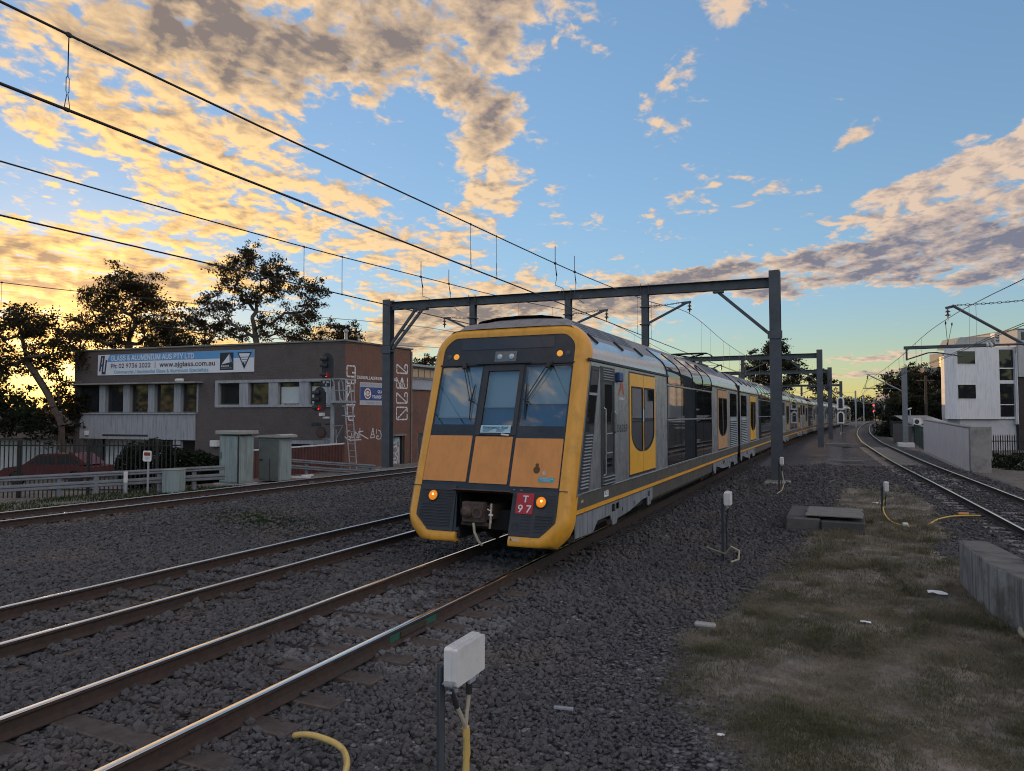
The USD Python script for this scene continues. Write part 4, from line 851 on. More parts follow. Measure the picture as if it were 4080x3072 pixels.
# ---------------------------------------------------------------- overhead: gantries and wires
M['insulator'] = mat('brown_insulator', (.05, .026, .02), .25, coat=.3)
M['chain'] = mat('chain_steel', (.10, .09, .085), .6, .5)
def i_beam(mb, p0, p1, w, h, t=.022):
    p0, p1 = np.asarray(p0, float), np.asarray(p1, float); up = np.array([0, 0, 1.0])
    mb.beam(p0, p1, t * .8, h - 2 * t, up)
    for s in (-1, 1): mb.beam(p0 + up * s * (h - t) / 2, p1 + up * s * (h - t) / 2, w, t, up, .004)
def i_post(mb, x, y, z0, z1, w=.36, d=.36, t=.03):
    mb.box(x - w / 2, x + w / 2, y - d / 2, y - d / 2 + t, z0, z1, .004); mb.box(x - w / 2, x + w / 2, y + d / 2 - t, y + d / 2, z0, z1, .004); mb.box(x - t * .4, x + t * .4, y - d / 2 + t, y + d / 2 - t, z0, z1)
def insulator(mb, top, L=.42, r=.085):
    mb.lathe(top, (0, 0, -1), [(0, .018), (.06, .02), (.07, .05), (.10, r * .6), (.11, r), (.13, r), (.14, .03), (.20, .03), (.21, .05), (.24, r * .65), (.25, r * 1.1), (.27, r * 1.1), (.28, .03), (.34, .025), (.35, .018), (L, .014)], 12)
def chain(mb, p0, p1, link=.11):
    p0, p1 = np.asarray(p0, float), np.asarray(p1, float); L = np.linalg.norm(p1 - p0); n = max(3, int(L / link)); d = (p1 - p0) / L
    sag = lambda t: np.array([0, 0, -.10 * t * (1 - t)])
    a = np.linspace(0, 2 * np.pi, 9)
    for i in range(n):
        c = p0 + d * L * (i + .5) / n + sag((i + .5) / n); side = unit(np.cross(d, [0, 0, 1])) if i % 2 else np.array([0, 0, 1.0])
        mb.tube([c + d * math.cos(t) * link * .62 + side * math.sin(t) * link * .26 for t in a], .011, 4, False)
def drop_arm(root, x, y, ztop, zbot, tipx, tipz, basez, messz, hi=True):
    s = 1 if tipx > x else -1
    mb = MB(); i_post(mb, x, y, zbot, ztop, .26, .26, .025); dp = obj('drop_post', mb, M['steel_dark'], root)
    mb = MB(); [mb.box(x - .19, x + .19, y - .19, y + .19, z, z + .035, .005) for z in (tipz - .10, basez - .06)]; objs('clamp_band', mb, M['steel_dark'], dp)
    mb = MB(); mb.beam((x + s * .13, y - .05, basez), (tipx - s * .10, y - .05, tipz), .085, .085, ch=.006); mb.beam((tipx - s * .32, y - .05, tipz - .01), (tipx + s * .06, y - .05, tipz + .005), .05, .10, ch=.01); ar = obj('bracket_arm', mb, M['steel_dark'], root)
    mb = MB(); chain(mb, (x + s * .15, y - .05, tipz - .05), (tipx - s * .3, y - .05, tipz + .02)) if hi else mb.tube([(x + s * .15, y - .05, tipz - .05), (tipx - s * .3, y - .05, tipz + .02)], .012, 4); obj('stay_chain', mb, M['chain'], root)
    mb = MB(30); insulator(mb, (tipx, y - .05, tipz - .03)); obj('insulator', mb, M['insulator'], root)
def make_gantry(label, R, Lft, ztopR, ztopL, bz, bh, drops, hi, braces=True):
    root = thing('overhead_gantry', label, 'gantry', (R[0], R[1], R[2]), None)
    for i, (p, zt) in enumerate(((R, ztopR), (Lft, ztopL))):
        mb = MB(); i_post(mb, p[0], p[1], p[2], zt, .40, .40); po = obj('post', mb, M['steel_dark'], root)
        mb = MB(); mb.box(p[0] - .45, p[0] + .45, p[1] - .45, p[1] + .45, p[2] - .40, p[2] - .08, .03); obj('footing', mb, M['concrete'], po)
        if hi:
            mb = MB(); mb.box(p[0] - .26, p[0] + .26, p[1] - .24, p[1] - .205, 5.25, 5.55, .006); mb.box(p[0] - .23, p[0] + .23, p[1] - .225, p[1] + .225, 5.35, 5.40); obj('brace_bracket', mb, M['steel_dark'], po)
    mb = MB(); i_beam(mb, (R[0] - .2, R[1], bz[0]), (Lft[0] + .2, Lft[1], bz[1]), .30, bh); bm = obj('cross_beam', mb, M['steel_dark'], root)
    at = lambda x: (Lft[1] + (R[1] - Lft[1]) * (x - Lft[0]) / (R[0] - Lft[0]), bz[1] + (bz[0] - bz[1]) * (x - Lft[0]) / (R[0] - Lft[0]))
    for (x, tipx, tipz, basez, zb) in drops:
        y, z = at(x); drop_arm(root, x, y, z - bh / 2 + .01, zb, tipx, tipz, basez, 0, hi)
        if hi:
            mb = MB()
            for dx in (-.16, .16): mb.poly(Polygon([(0, 0), (.10, 0), (0, .09)]), (x + dx - .004, y - .15, z + bh / 2), (0, 1, 0), (0, 0, 1), .012); mb.box(x + dx - .004, x + dx + .008, y - .149, y + .14, z - bh / 2 + .02, z + bh / 2 - .02)
            objs('beam_stiffener', mb, M['steel_dark'], bm)
    if braces:
        y, z = at(R[0] - 2.1); mb = MB(); mb.beam((R[0] - 2.1, y, z - bh / 2 - .05), (R[0] - .2, R[1], z - bh / 2 - 1.80), .10, .12, ch=.006); mb.box(R[0] - 2.28, R[0] - 1.88, y - .13, y + .13, z - bh / 2 - .10, z - bh / 2 - .004, .01); obj('knee_brace', mb, M['steel_dark'], root)
        y, z = at(Lft[0] + 1.9); mb = MB()
        for dx in (0, .38): mb.beam((Lft[0] + 1.55 + dx, y - .1, z - bh / 2 - .03), (Lft[0] + .05 + dx * .7, Lft[1] - .1, z - bh / 2 - 1.85), .10, .12, ch=.006)
        mb.beam((Lft[0] + .78, y - .1, z - bh / 2 - 1.0), (Lft[0] + 1.10, y - .1, z - bh / 2 - 1.0), .06, .06)
        mb.box(Lft[0] + 1.40, Lft[0] + 2.1, y - .16, y + .16, z - bh / 2 - .08, z - bh / 2 - .004, .01); obj('knee_brace', mb, M['steel_dark'], root)
    return root
g1 = make_gantry('large dark steel portal gantry spanning the tracks just behind the front carriage', (-2.25, 28.8, -.04), (-19.45, 28.2, -.1), 7.86, 7.80, (7.42, 7.50), .37,
                 [(-7.22, -5.42, 6.83, 6.08, 5.15), (-10.5, -8.80, 6.70, 6.14, 5.3), (-15.0, -16.45, 6.78, 6.20, 5.3)], True)
g2 = make_gantry('second steel portal gantry beyond the pantograph, braced at its right post', (-1.45, 57.5, -.05), (-18.6, 57.5, -.2), 7.15, 7.1, (6.72, 6.72), .36, [(-6.9, -5.1, 6.3, 5.6, 4.9), (-10.1, -8.5, 6.2, 5.6, 4.9)], False)
g3 = make_gantry('third steel portal gantry with a pulley hung on its right post', (-1.05, 77.5, -.1), (-18.0, 77.5, -.2), 7.0, 7.0, (6.62, 6.62), .36, [(-6.5, -4.7, 6.2, 5.5, 4.9), (-9.6, -8.1, 6.2, 5.5, 4.9)], False)
mb = MB(30); mb.lathe((-1.30, 77.2, 5.0), (0, 1, 0), [(0, .22), (.06, .24), (.12, .22)], 14); mb.cyl((-1.30, 77.26, 5.2), (-1.05, 77.26, 5.75), .05); obj('tension_pulley', mb, M['black'], g3)
g4 = make_gantry('fourth and smallest steel portal gantry before the far bend', (-.1, 110, -.1), (-16.8, 110, -.2), 6.95, 6.9, (6.4, 6.4), .30, [(-5.2, -3.5, 6.0, 5.3, 4.9), (-8.3, -6.9, 6.0, 5.3, 4.9)], False)
for i, (x, y, s) in enumerate(((2.4, 152, -1), (4.6, 186, -1), (8.2, 225, -1), (12.5, 262, -1))):
    r = thing('catenary_mast', ['distant slim catenary mast with one slanting arm, nearest beyond the fourth gantry', 'distant slim catenary mast, second beyond the fourth gantry', 'distant slim catenary mast near the far red signal', 'farthest slim catenary mast at the end of the curve'][i], 'mast', (x, y, -.2))
    mb = MB(); i_post(mb, x, y, -.3, 6.8, .28, .28); obj('post', mb, M['galv'], r)
    mb = MB(); mb.beam((x, y, 4.9), (x + s * 3.2, y, 6.5), .09, .09); mb.beam((x, y, 6.4), (x + s * 3.3, y, 6.5), .03, .03); mb.beam((x, y, 5.3), (x + s * 3.0, y, 5.2), .05, .05); obj('bracket_arm', mb, M['galv'], r)
# ---- wires: one thing per track (messenger, contact, droppers)
def line_pts(fx, dx, zs, y0, y1, step=1.5):
    """zs: (y, z) of the messenger's supports with the lowest height in between."""
    from scipy.interpolate import PchipInterpolator
    y = np.arange(y0, y1 + .01, step); f = PchipInterpolator([a for a, b in zs], [b for a, b in zs]); return np.stack([np.interp(y, [q[0] for q in dx], [q[1] for q in dx]) + fx(y), y, f(y)], 1)
def overhead(label, fx, dx, mess, zc, droppers, y0, y1, rm=.0105, rc=.012, twin=0.0, horns=()):
    root = thing('overhead_line', label, 'overhead line', (float(fx(y0)), y0, 5))
    P = line_pts(fx, dx, mess, y0, y1); mb = MB(True); mb.tube(P, rm, 6); ms = obj('messenger_wire', mb, M['wire'], root)
    Q = P.copy(); Q[:, 2] = np.interp(Q[:, 1], [a for a, b in zc], [b for a, b in zc])
    for s in ((-twin, twin) if twin else (0,)):
        mb = MB(True); mb.tube(Q + [s, 0, 0], rc, 6); obj('contact_wire', mb, M['wire'], root)
    for y in droppers:
        a = np.array([np.interp(y, P[:, 1], P[:, k]) for k in range(3)]); b = np.array([np.interp(y, Q[:, 1], Q[:, k]) for k in range(3)])
        mb = MB(True); near = y < 34; L = a[2] - b[2]; h = min(.26, L * .5)
        if near:
            mb.tube([a, b + [0, 0, h]], .0045, 5)
            for s in (-1, 1): mb.tube([b + [0, s * .004, h], b + [0, s * .012, h * .95], b + [0, s * .012, h * .55], b + [0, s * .004, h * .5]], .0035, 4); mb.tube([b + [0, s * .004, h * .48], b + [0, s * .02, h * .1], b + [0, s * .022, 0]], .0035, 4)
            mb.ball(a, (.012, .03, .022)); mb.ball(b, (.014, .035, .018))
        else: mb.tube([a, b], .006, 4)
        obj('dropper', mb, M['wire'], root)
    for y in horns:                                                  # jumper loops down to the gantry beam
        a = np.array([np.interp(y, P[:, 1], P[:, k]) for k in range(3)]); mb = MB(True)
        mb.tube([a + [0, 0, .36], a + [0, 0, .0], a + [.0, .1, -.25]], .008, 5); mb.ball(a, (.03, .045, .03))
        b = np.array([a[0] - .05, y + .6, a[2] - .55]); mb.tube(np.array([a + [0, 0, 0], a + [-.01, .1, -.3], a + [-.08, .2, -.42], a + [.06, .3, -.48], a + [-.06, .4, -.56], a + [.05, .5, -.64]]), .007, 5); obj('jumper_wire', mb, M['wire'], root)
    return root
overhead('pair of overhead wires above the train, thickest and topmost from upper left', xA, [(-5, 0), (28.8, -.02), (200, 0)], [(-6, 5.34), (3, 5.345), (10, 5.47), (14, 5.56), (21.7, 5.9), (28.8, 6.37), (38, 6.05), (46, 5.95), (57.5, 6.3), (68, 5.8), (77.5, 6.2), (94, 5.7), (110, 6.0), (175, 5.8)],
         [(-6, 4.76), (60, 4.76), (175, 4.76)], [3.49, 10.1, 11.05, 20.5, 22.2, 31, 33.2, 37, 39, 43, 45.5, 50, 53, 62, 66, 70, 83, 90, 97], -5, 172, horns=(13.85, 15.05))
overhead('pair of overhead wires above the second track, left of the train', xB, [(-5, -.22), (28.8, 0), (200, 0)], [(-6, 5.36), (5, 5.41), (10.3, 5.50), (14, 5.63), (18, 5.78), (28.5, 6.26), (42, 5.8), (57.5, 6.2), (77.5, 6.2), (94, 5.7), (110, 6.0), (175, 5.8)],
         [(-6, 4.74), (30, 4.83), (175, 4.8)], [10.3, 11.4, 19.8, 22.6, 33, 36, 40, 46, 62, 70], -5, 172, horns=(14.3, 15.6))
overhead('lowest overhead wires at far left, above the track by the brick building', xC, [(-5, 0), (200, 0)], [(-6, 5.4), (9.8, 5.52), (14.9, 5.72), (18.7, 5.86), (29, 6.32), (45, 5.9), (60, 6.2), (120, 6)],
         [(-6, 4.8), (9.8, 4.85), (20, 5.0), (29, 5.5), (60, 4.9), (120, 4.9)], [10.25, 19.3, 24.5], -5, 118)
# right-hand track: mast arm outside the frame, its wires and the second mast
r = thing('catenary_mast', 'catenary arm with chain and insulator reaching in above the white building at right', 'mast', (6.75, 32.3, -.2))
mb = MB(); i_post(mb, 6.75, 32.3, -.3, 7.6, .32, .32); obj('post', mb, M['steel_dark'], r)
mb = MB(30); mb.tube([(6.6, 32.25, 4.75), (3.95, 32.25, 6.62)], .055, 8); mb.beam((3.98, 32.25, 6.58), (3.72, 32.25, 6.52), .05, .10, ch=.01); obj('bracket_arm', mb, M['steel_dark'], r)
mb = MB(); chain(mb, (6.6, 32.25, 6.68), (4.0, 32.25, 6.62), .13); obj('stay_chain', mb, M['chain'], r)
mb = MB(30); insulator(mb, (3.80, 32.25, 6.50), .46, .095); obj('insulator', mb, M['insulator'], r)
mb = MB(30); mb.tube([(6.6, 32.2, 5.02), (5.1, 32.2, 5.02)], .04, 8); mb.beam((5.3, 32.2, 5.02), (2.26, 32.2, 5.02), .10, .13, ch=.01); mb.beam((2.36, 32.2, 4.98), (2.36, 32.2, 4.52), .07, .07, ch=.01); obj('registration_tube', mb, M['steel_dark'], r)
mb = MB(30); mb.tube([(2.38, 32.2, 4.56), (3.1, 32.2, 4.80), (3.4, 32.2, 4.80), (4.25, 32.2, 4.62)], .026, 7); obj('steady_arm', mb, M['steel_dark'], r)
mb = MB(30); mb.lathe((5.15, 32.2, 5.02), (1, 0, 0), [(-.14, .05), (-.10, .10), (-.08, .10), (-.04, .05), (.02, .10), (.04, .10), (.10, .05)], 12); obj('tube_insulator', mb, M['white_plastic'], r)
mb = MB(True); mb.tube([(3.60, 31.3, 5.93), (3.74, 32.0, 5.10)], .010, 5); mb.tube([(4.02, 32.9, 6.02), (3.76, 32.1, 5.10)], .010, 5); mb.ball((3.75, 32.2, 5.1), (.03, .05, .06)); mb.ball((3.62, 31.4, 5.85), (.03, .03, .07)); mb.ball((4.0, 32.85, 5.95), (.03, .03, .07)); obj('vee_hanger', mb, M['wire'], r)
r = thing('catenary_mast', 'grey catenary mast with a white concrete foot beside the curved track', 'mast', (4.6, 65.5, -.1))
mb = MB(); i_post(mb, 4.6, 65.5, -.1, 6.1, .38, .36); obj('post', mb, mat('mast_grey', (.17, .18, .195), .6, .2, var=.15), r)
mb = MB(); mb.box(4.0, 5.2, 65.0, 66.1, -.35, .10, .04); obj('footing', mb, M['white_plastic'], r)
mb = MB(30); mb.tube([(4.4, 65.4, 4.25), (1.95, 65.4, 5.62)], .05, 7); mb.tube([(4.4, 65.4, 5.6), (1.85, 65.4, 5.64)], .02, 5); obj('bracket_arm', mb, M['galv'], r)
mb = MB(30); insulator(mb, (1.95, 65.4, 5.58)); mb.tube([(1.9, 65.4, 5.2), (1.75, 65.2, 4.5)], .02, 5); obj('insulator', mb, M['insulator'], r)
mb = MB(30); mb.tube([(4.2, 65.4, 4.45), (1.6, 65.4, 4.5)], .04, 6); obj('registration_tube', mb, M['steel_dark'], r)
overhead('overhead wires rising to upper right above the curved track', xD, [(0, .1), (24, .05), (32.2, .22), (65, -.35), (120, 0), (300, 0)], [(2, 5.6), (12, 5.45), (22, 5.75), (32.2, 6.05), (45, 5.5), (56, 5.25), (65.4, 5.15), (90, 5.0), (120, 5.3), (200, 5.3)],
         [(2, 4.62), (32, 4.62), (65, 4.45), (200, 4.6)], [26.5, 27.6, 37.5, 39.0, 43, 45, 50, 52, 58, 60, 70, 75], 3, 150, rm=.012, rc=.010, twin=.06)
# ---------------------------------------------------------------- left side: brick workshop, signs, signal, cabinets, fences
M['mortar'] = mat('mortar', (.13, .115, .105), .95, var=.15, scale=6)
M['brick_brown'] = mat('brown_brick', (.150, .118, .112), .9, var=.12, scale=1.5, island=.28, bump=.3, bscale=60, dirt=(.55, .45, .5), grime=(.045, .038, .035))
M['brick_red'] = mat('red_brick', (.235, .112, .080), .9, var=.12, scale=1.5, island=.25, bump=.3, bscale=60, dirt=(.4, .5, .5), grime=(.07, .045, .035))
M['render_grey'] = mat('grey_render', (.31, .315, .335), .85, var=.07, scale=2, streak=.2, bump=.15, dirt=(.4, .9, .5), grime=(.20, .19, .18))
M['coping'] = mat('coping', (.19, .18, .165), .85, var=.15, scale=3, dirt=(.6, 2., .5))
M['window_dark'] = mat('dark_window', (.012, .012, .013), .04, var=.15, scale=1, spec=.7, bump=.01, bscale=1.2)
M['window_frame'] = mat('window_frame', (.07, .065, .06), .6)
M['blind_pale'] = mat('pale_blind', (.50, .53, .53), .7, var=.05)
M['sign_white'] = mat('sign_white', (.66, .66, .70), .5, var=.04, scale=1, dirt=(.15, 1., .5), grime=(.4, .4, .4))
M['sign_blue'] = mat('sign_blue', (.10, .29, .56), .5, var=.04, scale=1)
M['sign_navy'] = mat('sign_navy', (.035, .03, .06), .5)
M['sign_text_blue'] = mat('sign_text_blue', (.13, .33, .48), .5)
M['deep_blue'] = mat('deep_blue', (.018, .045, .18), .5, var=.1)
M['graffiti'] = mat('white_graffiti', (.62, .61, .62), .8, var=.2, scale=12)
M['graffiti_blue'] = mat('pale_graffiti', (.42, .55, .58), .8, var=.2, scale=8)
M['cabinet'] = mat('grey_green_cabinet', (.25, .30, .29), .55, .1, var=.08, scale=2, streak=.2, bump=.05, dirt=(.3, 1.5, .52), grime=(.11, .11, .09))
M['cabinet_top'] = mat('cabinet_cap', (.30, .29, .265), .7, var=.1, scale=3, dirt=(.4, 3., .5), grime=(.16, .13, .10))
M['red_corrugated'] = mat('red_corrugated', (.105, .040, .032), .6, .1, var=.2, scale=3, dirt=(.5, 2., .5))
M['fence_black'] = mat('fence_black', (.020, .018, .017), .6, .2, var=.2)
M['roof_tile'] = mat('roof_tile', (.125, .085, .065), .9, var=.25, scale=4, island=.3, dirt=(.5, 1.5, .5))
M['cream_wall'] = mat('cream_wall', (.68, .66, .63), .85, var=.08, scale=1.5)
M['guard'] = mat('dull_guard_steel', (.185, .195, .21), .6, .2, var=.2, scale=3, dirt=(.5, 2.5, .5), grime=(.09, .08, .07))
M['signal_red'] = emit('signal_red', (1.0, .03, .025), .8)
FO, FX, FN = np.array([-24.1, 30.95, 0]), np.array([.99622, .08691, 0]), np.array([.08691, -.99622, 0])      # street front: along, outward
EX, EN = np.array([.04944, .99878, 0]), np.array([.99878, -.04944, 0])                                        # track side
UP = np.array([0, 0, 1.0])
fw = lambda s, z, d=0.: FO + FX * s + FN * d + UP * z
ew = lambda s, z, d=0.: FO + EX * s + EN * d + UP * z
def wall_poly(mb, W, P, d, t):
    """Polygon in (along, up) on wall W ('f' street front, 'e' track side), from d outwards by t."""
    ex, n = (FX, FN) if W == 'f' else (EX, EN)
    return mb.poly(P, FO + n * d, ex, UP, t)
def brickwork(mb, W, s0, s1, z0, z1, openings, seed, d=.0):
    rg = np.random.default_rng(seed); ex, n = (FX, FN) if W == 'f' else (EX, EN)
    L, Hh, j = .240, .086, .010; C8, F8 = [], []; k = 0
    for r in range(int((z1 - z0) / Hh)):
        za, zb = z0 + r * Hh + j / 2, z0 + (r + 1) * Hh - j / 2; s = s0 - (L / 2 if r % 2 else 0)
        while s < s1:
            spans = [(max(s + j / 2, s0), min(s + L - j / 2, s1))]
            for a, b, c, e in openings:
                if zb > c and za < e:
                    new = []
                    for p, q in spans:
                        if q <= a or p >= b: new.append((p, q)); continue
                        if p < a: new.append((p, a))
                        if q > b: new.append((b, q))
                    spans = new
            for p, q in spans:
                if q - p < .03: continue
                t = .008 + rg.uniform(0, .006)
                b0 = [FO + ex * x + n * d + UP * z for x, z in ((p, za), (q, za), (q, zb), (p, zb))]; b1 = [v + n * t for v in b0]
                C8.append(np.array(b0 + b1)); F8.append(np.array([[4, 5, 6, 7], [0, 1, 5, 4], [1, 2, 6, 5], [2, 3, 7, 6], [3, 0, 4, 7]]) + 8 * k); k += 1
            s += L
    mb.add(np.vstack(C8), np.vstack(F8)); return mb
def make_workshop():
    b = thing('brick_workshop', 'two-storey flat-roofed brown brick workshop with grey window bands and painted track-side wall', 'building', (-24.1, 30.95, -.8))
    ZB, ZT = -.8, 6.30
    open_f = [(-19.50, -9.98, 2.49, 4.17), (-8.60, -.85, 2.78, 4.31), (-18.95, -10.05, -.8, .87), (-5.0, -2.2, -.8, .75)]
    open_e = [(4.07, 5.39, -.8, 1.11)]
    P = sbox(-19.68, ZB, 0, ZT)
    for a, c, z0, z1 in open_f: P = P.difference(sbox(a, z0, c, z1))
    mb = MB(); wall_poly(mb, 'f', P, -.30, .30); w1 = obj('wall', mb, M['mortar'], b)
    P = sbox(.0, ZB, 14.0, ZT).difference(sbox(6.0, 3.95, 14.1, 7)).difference(sbox(4.07, -.9, 5.39, 1.11)).difference(sbox(6.75, -.9, 7.5, 1.2))
    mb = MB(); wall_poly(mb, 'e', P, -.30, .30); w2 = obj('wall', mb, M['mortar'], b)
    obj('brickwork', brickwork(MB(), 'f', -19.68, 0, ZB, ZT, open_f, 3), M['brick_brown'], w1, kind='stuff')
    obj('brickwork', brickwork(brickwork(MB(), 'e', 0, 6.0, ZB, ZT, open_e, 4), 'e', 6.0, 14.0, ZB, 3.93, [(6.75, 7.5, -.8, 1.2)], 6), M['brick_red'], w2, kind='stuff')
    # back walls and flat roof
    bl, br = fw(-19.68, 0, -11), ew(6.0, 0, -.3); mb = MB()
    a0, a1, a2, a3 = fw(-19.68, 0), fw(-.02, 0), ew(6.0, 0, -.02), fw(-19.68, 0, -6.9)
    top = [p + UP * 6.05 for p in (a0 - FN * .31, a1 - FN * .31 - EN * .31, a2 - EN * .31 - EX * .31, a3 + EX * -.3)]; mb.quad(*top)
    mb.quad(a3 + UP * ZB, a0 + UP * ZB - FN * .31, a0 + UP * ZT - FN * .31, a3 + UP * ZT); mb.quad(a2 + UP * 3.9 - EN * .31, a3 + UP * 3.9, a3 + UP * ZT, a2 + UP * ZT - EN * .31); obj('roof', mb, M['coping'], b)
    mb = MB(); mb.frame_box(fw(-9.83, ZT + .045, -.12), FX * 9.95, FN * .22, UP * .045, .01); mb.frame_box(ew(2.98, ZT + .045, -.12), EX * 3.12, EN * .22, UP * .044, .01); objs('coping', mb, M['coping'], b)
    # upper left window band
    mb = MB(); mb.frame_box(fw(-14.52, 4.225, .20), FX * 5.01, FN * .28, UP * .042, .01); obj('awning_slab', mb, mat('awning_slab', (.26, .25, .235), .85, dirt=(.6, 1.6, .48)), b)
    for s0, s1 in ((-17.57, -17.08), (-15.62, -15.12), (-13.66, -13.17), (-11.68, -11.18)):
        mb = MB(); wall_poly(mb, 'f', sbox(s0, 2.49, s1, 4.178), -.26, .27); obj('pier', mb, M['render_grey'], b)
    mb = MB(); wall_poly(mb, 'f', sbox(-9.98, 2.49, -9.86, 4.178), -.26, .275); obj('pier', mb, M['render_grey'], b)
    for i, (s0, s1) in enumerate(((-19.48, -17.58), (-17.07, -15.63), (-15.11, -13.67), (-13.16, -11.69), (-11.17, -9.99))):
        mb = MB(); P = sbox(s0, 2.50, s1, 4.16); wall_poly(mb, 'f', P.difference(P.buffer(-.05, join_style=2)), -.26, .05); wf = obj('window', mb, M['window_frame'], b)
        mb = MB(); wall_poly(mb, 'f', P.buffer(-.05, join_style=2), -.25, .02); obj('window_pane', mb, M['window_dark'], wf)
    mb = MB(); wall_poly(mb, 'f', sbox(-19.07, .88, -10.02, 2.38), -.02, .10); sp = obj('spandrel', mb, M['render_grey'], b)
    mb = MB(); mb.frame_box(fw(-14.54, 2.425, .06), FX * 4.56, FN * .10, UP * .044, .01); obj('sill', mb, M['render_grey'], sp)
    mb = MB(); wall_poly(mb, 'f', sbox(-17.16, 1.06, -13.54, 1.16), .081, .02); obj('slot', mb, M['black'], sp)
    mb = MB(); mb.frame_box(fw(-18.38, 1.22, .15), FX * .13, FN * .08, UP * .14, .03); obj('wall_lamp', mb, M['white_plastic'], sp)
    # ground floor recess
    mb = MB(); wall_poly(mb, 'f', sbox(-18.95, -.8, -10.05, .95), -1.6, .1); obj('recess_wall', mb, M['black'], b)
    mb = MB(); wall_poly(mb, 'f', sbox(-18.6, -.8, -14.0, .85), -1.49, .06)
    for z in np.arange(-.7, .85, .12): wall_poly(mb, 'f', sbox(-18.6, z, -14.0, z + .10), -1.43, .012)
    obj('roller_door', mb, mat('white_roller_door', (.66, .66, .68), .6), b)
    mb = MB(); wall_poly(mb, 'f', sbox(-11.68, -.8, -11.13, .88), -.2, .22); obj('pier', mb, M['render_grey'], b)
    # right window band
    mb = MB(); P = sbox(-8.60, 2.78, -.85, 4.31); wall_poly(mb, 'f', P.difference(sbox(-8.40, 2.92, -1.05, 4.16)), -.22, .30); obj('window_surround', mb, M['render_grey'], b)
    for s0, s1 in ((-6.92, -6.30), (-4.91, -4.29), (-2.88, -2.27)):
        mb = MB(); wall_poly(mb, 'f', sbox(s0, 2.921, s1, 4.159), -.22, .26); obj('pier', mb, M['render_grey'], b)
    for i, (s0, s1) in enumerate(((-8.39, -6.93), (-6.29, -4.92), (-4.28, -2.89), (-2.26, -1.06))):
        mb = MB(); P = sbox(s0, 2.93, s1, 4.15); wall_poly(mb, 'f', P.difference(P.buffer(-.05, join_style=2)), -.22, .06); wf = obj('window', mb, M['window_frame'], b)
        mb = MB(); wall_poly(mb, 'f', P.buffer(-.05, join_style=2), -.21, .02); obj('window_pane', mb, M['window_dark'], wf)
        if i >= 2: mb = MB(); wall_poly(mb, 'f', sbox(s0 + .07, 2.98, s1 - .07, 3.90), -.189, .01); obj('blind', mb, M['blind_pale'], wf, 'pale lowered blind')
    mb = MB(); wall_poly(mb, 'f', sbox(-5.0, -.8, -2.2, .75), -.30, .05); obj('recess_wall', mb, M['black'], b)
    mb = MB(30); mb.lathe(fw(-10.95, 4.36, .34), FX, [(-.28, .06), (-.26, .10), (.24, .10), (.28, .05)], 12); obj('flood_lamp', mb, M['white_plastic'], b)
    mb = MB(30); mb.lathe(fw(-19.0, 4.35, .30), FX, [(-.25, .05), (-.2, .08), (.2, .08), (.25, .05)], 10); obj('flood_lamp', mb, mat('brown_lamp', (.10, .075, .06), .6), b)
    mb = MB(); mb.frame_box(fw(-8.45, .72, .20), FX * .24, FN * .14, UP * .18, .02); obj('vent_box', mb, M['white_plastic'], b)
    mb = MB(30); mb.lathe(fw(-.35, 6.35, -.6), UP, [(0, .09), (.5, .09), (.52, .15), (.60, .15), (.68, .03)], 12); mb.lathe(fw(.2, 6.35, -1.0), UP, [(0, .05), (.25, .05), (.27, .10), (.34, .02)], 10); objs('roof_vent', mb, M['galv'], b)
    # painted lettering and graffiti on the track side
    mb = MB(); mb.text('CADWALLADER ENGINEERING', .165, ew(.95, 4.33, .0145), EX, UP, 3.52, .003, True); obj('painted_lettering', mb, M['white_letter'], b)
    def strokes(lines, w, seg=.0, d=.0145):
        m_ = MB(); rg = np.random.default_rng(len(lines))
        for pts in lines:
            for (x0, z0), (x1, z1) in zip(pts[:-1], pts[1:]):
                L = math.hypot(x1 - x0, z1 - z0); n = max(1, int(L / seg)) if seg else 1
                for i in range(n):
                    t0, t1 = (i + .06 * bool(seg)) / n, (i + 1 - .06 * bool(seg)) / n
                    ww = w * rg.uniform(.85, 1.1); P = LineString([(x0 + (x1 - x0) * t0, z0 + (z1 - z0) * t0), (x0 + (x1 - x0) * t1, z0 + (z1 - z0) * t1)]).buffer(ww / 2, cap_style=2 if seg else 1, quad_segs=3)
                    wall_poly(m_, 'e', P, d + rg.uniform(0, .001), .003)
        return m_
    left = [[(.14, 5.00), (.14, 4.42), (.74, 4.42)], [(.14, 5.00), (.80, 5.00), (.80, 4.66)], [(.52, 4.64), (.88, 4.64)], [(.80, 4.62), (.80, 4.05), (.14, 4.05)], [(.14, 4.30), (.14, 4.05)], [(.50, 4.30), (.50, 4.05)],
            [(.10, 3.92), (.40, 3.92)], [(.14, 3.92), (.14, 3.1)], [(.40, 3.92), (.40, 3.66), (.74, 3.66), (.74, 3.95)], [(.14, 3.3), (.48, 3.75)], [(.10, 3.06), (.84, 3.06)], [(.10, 2.90), (.84, 2.90)], [(.70, 2.90), (.62, 2.45)], [(.18, 2.9), (.18, 2.3)], [(.05, 2.28), (.84, 2.28)], [(.30, 2.28), (.30, 2.06), (.74, 2.06)]]
    obj('graffiti', strokes(left, .085, .22), M['graffiti'], b, 'column of white blocky graffiti letters near the wall corner')
    right = []
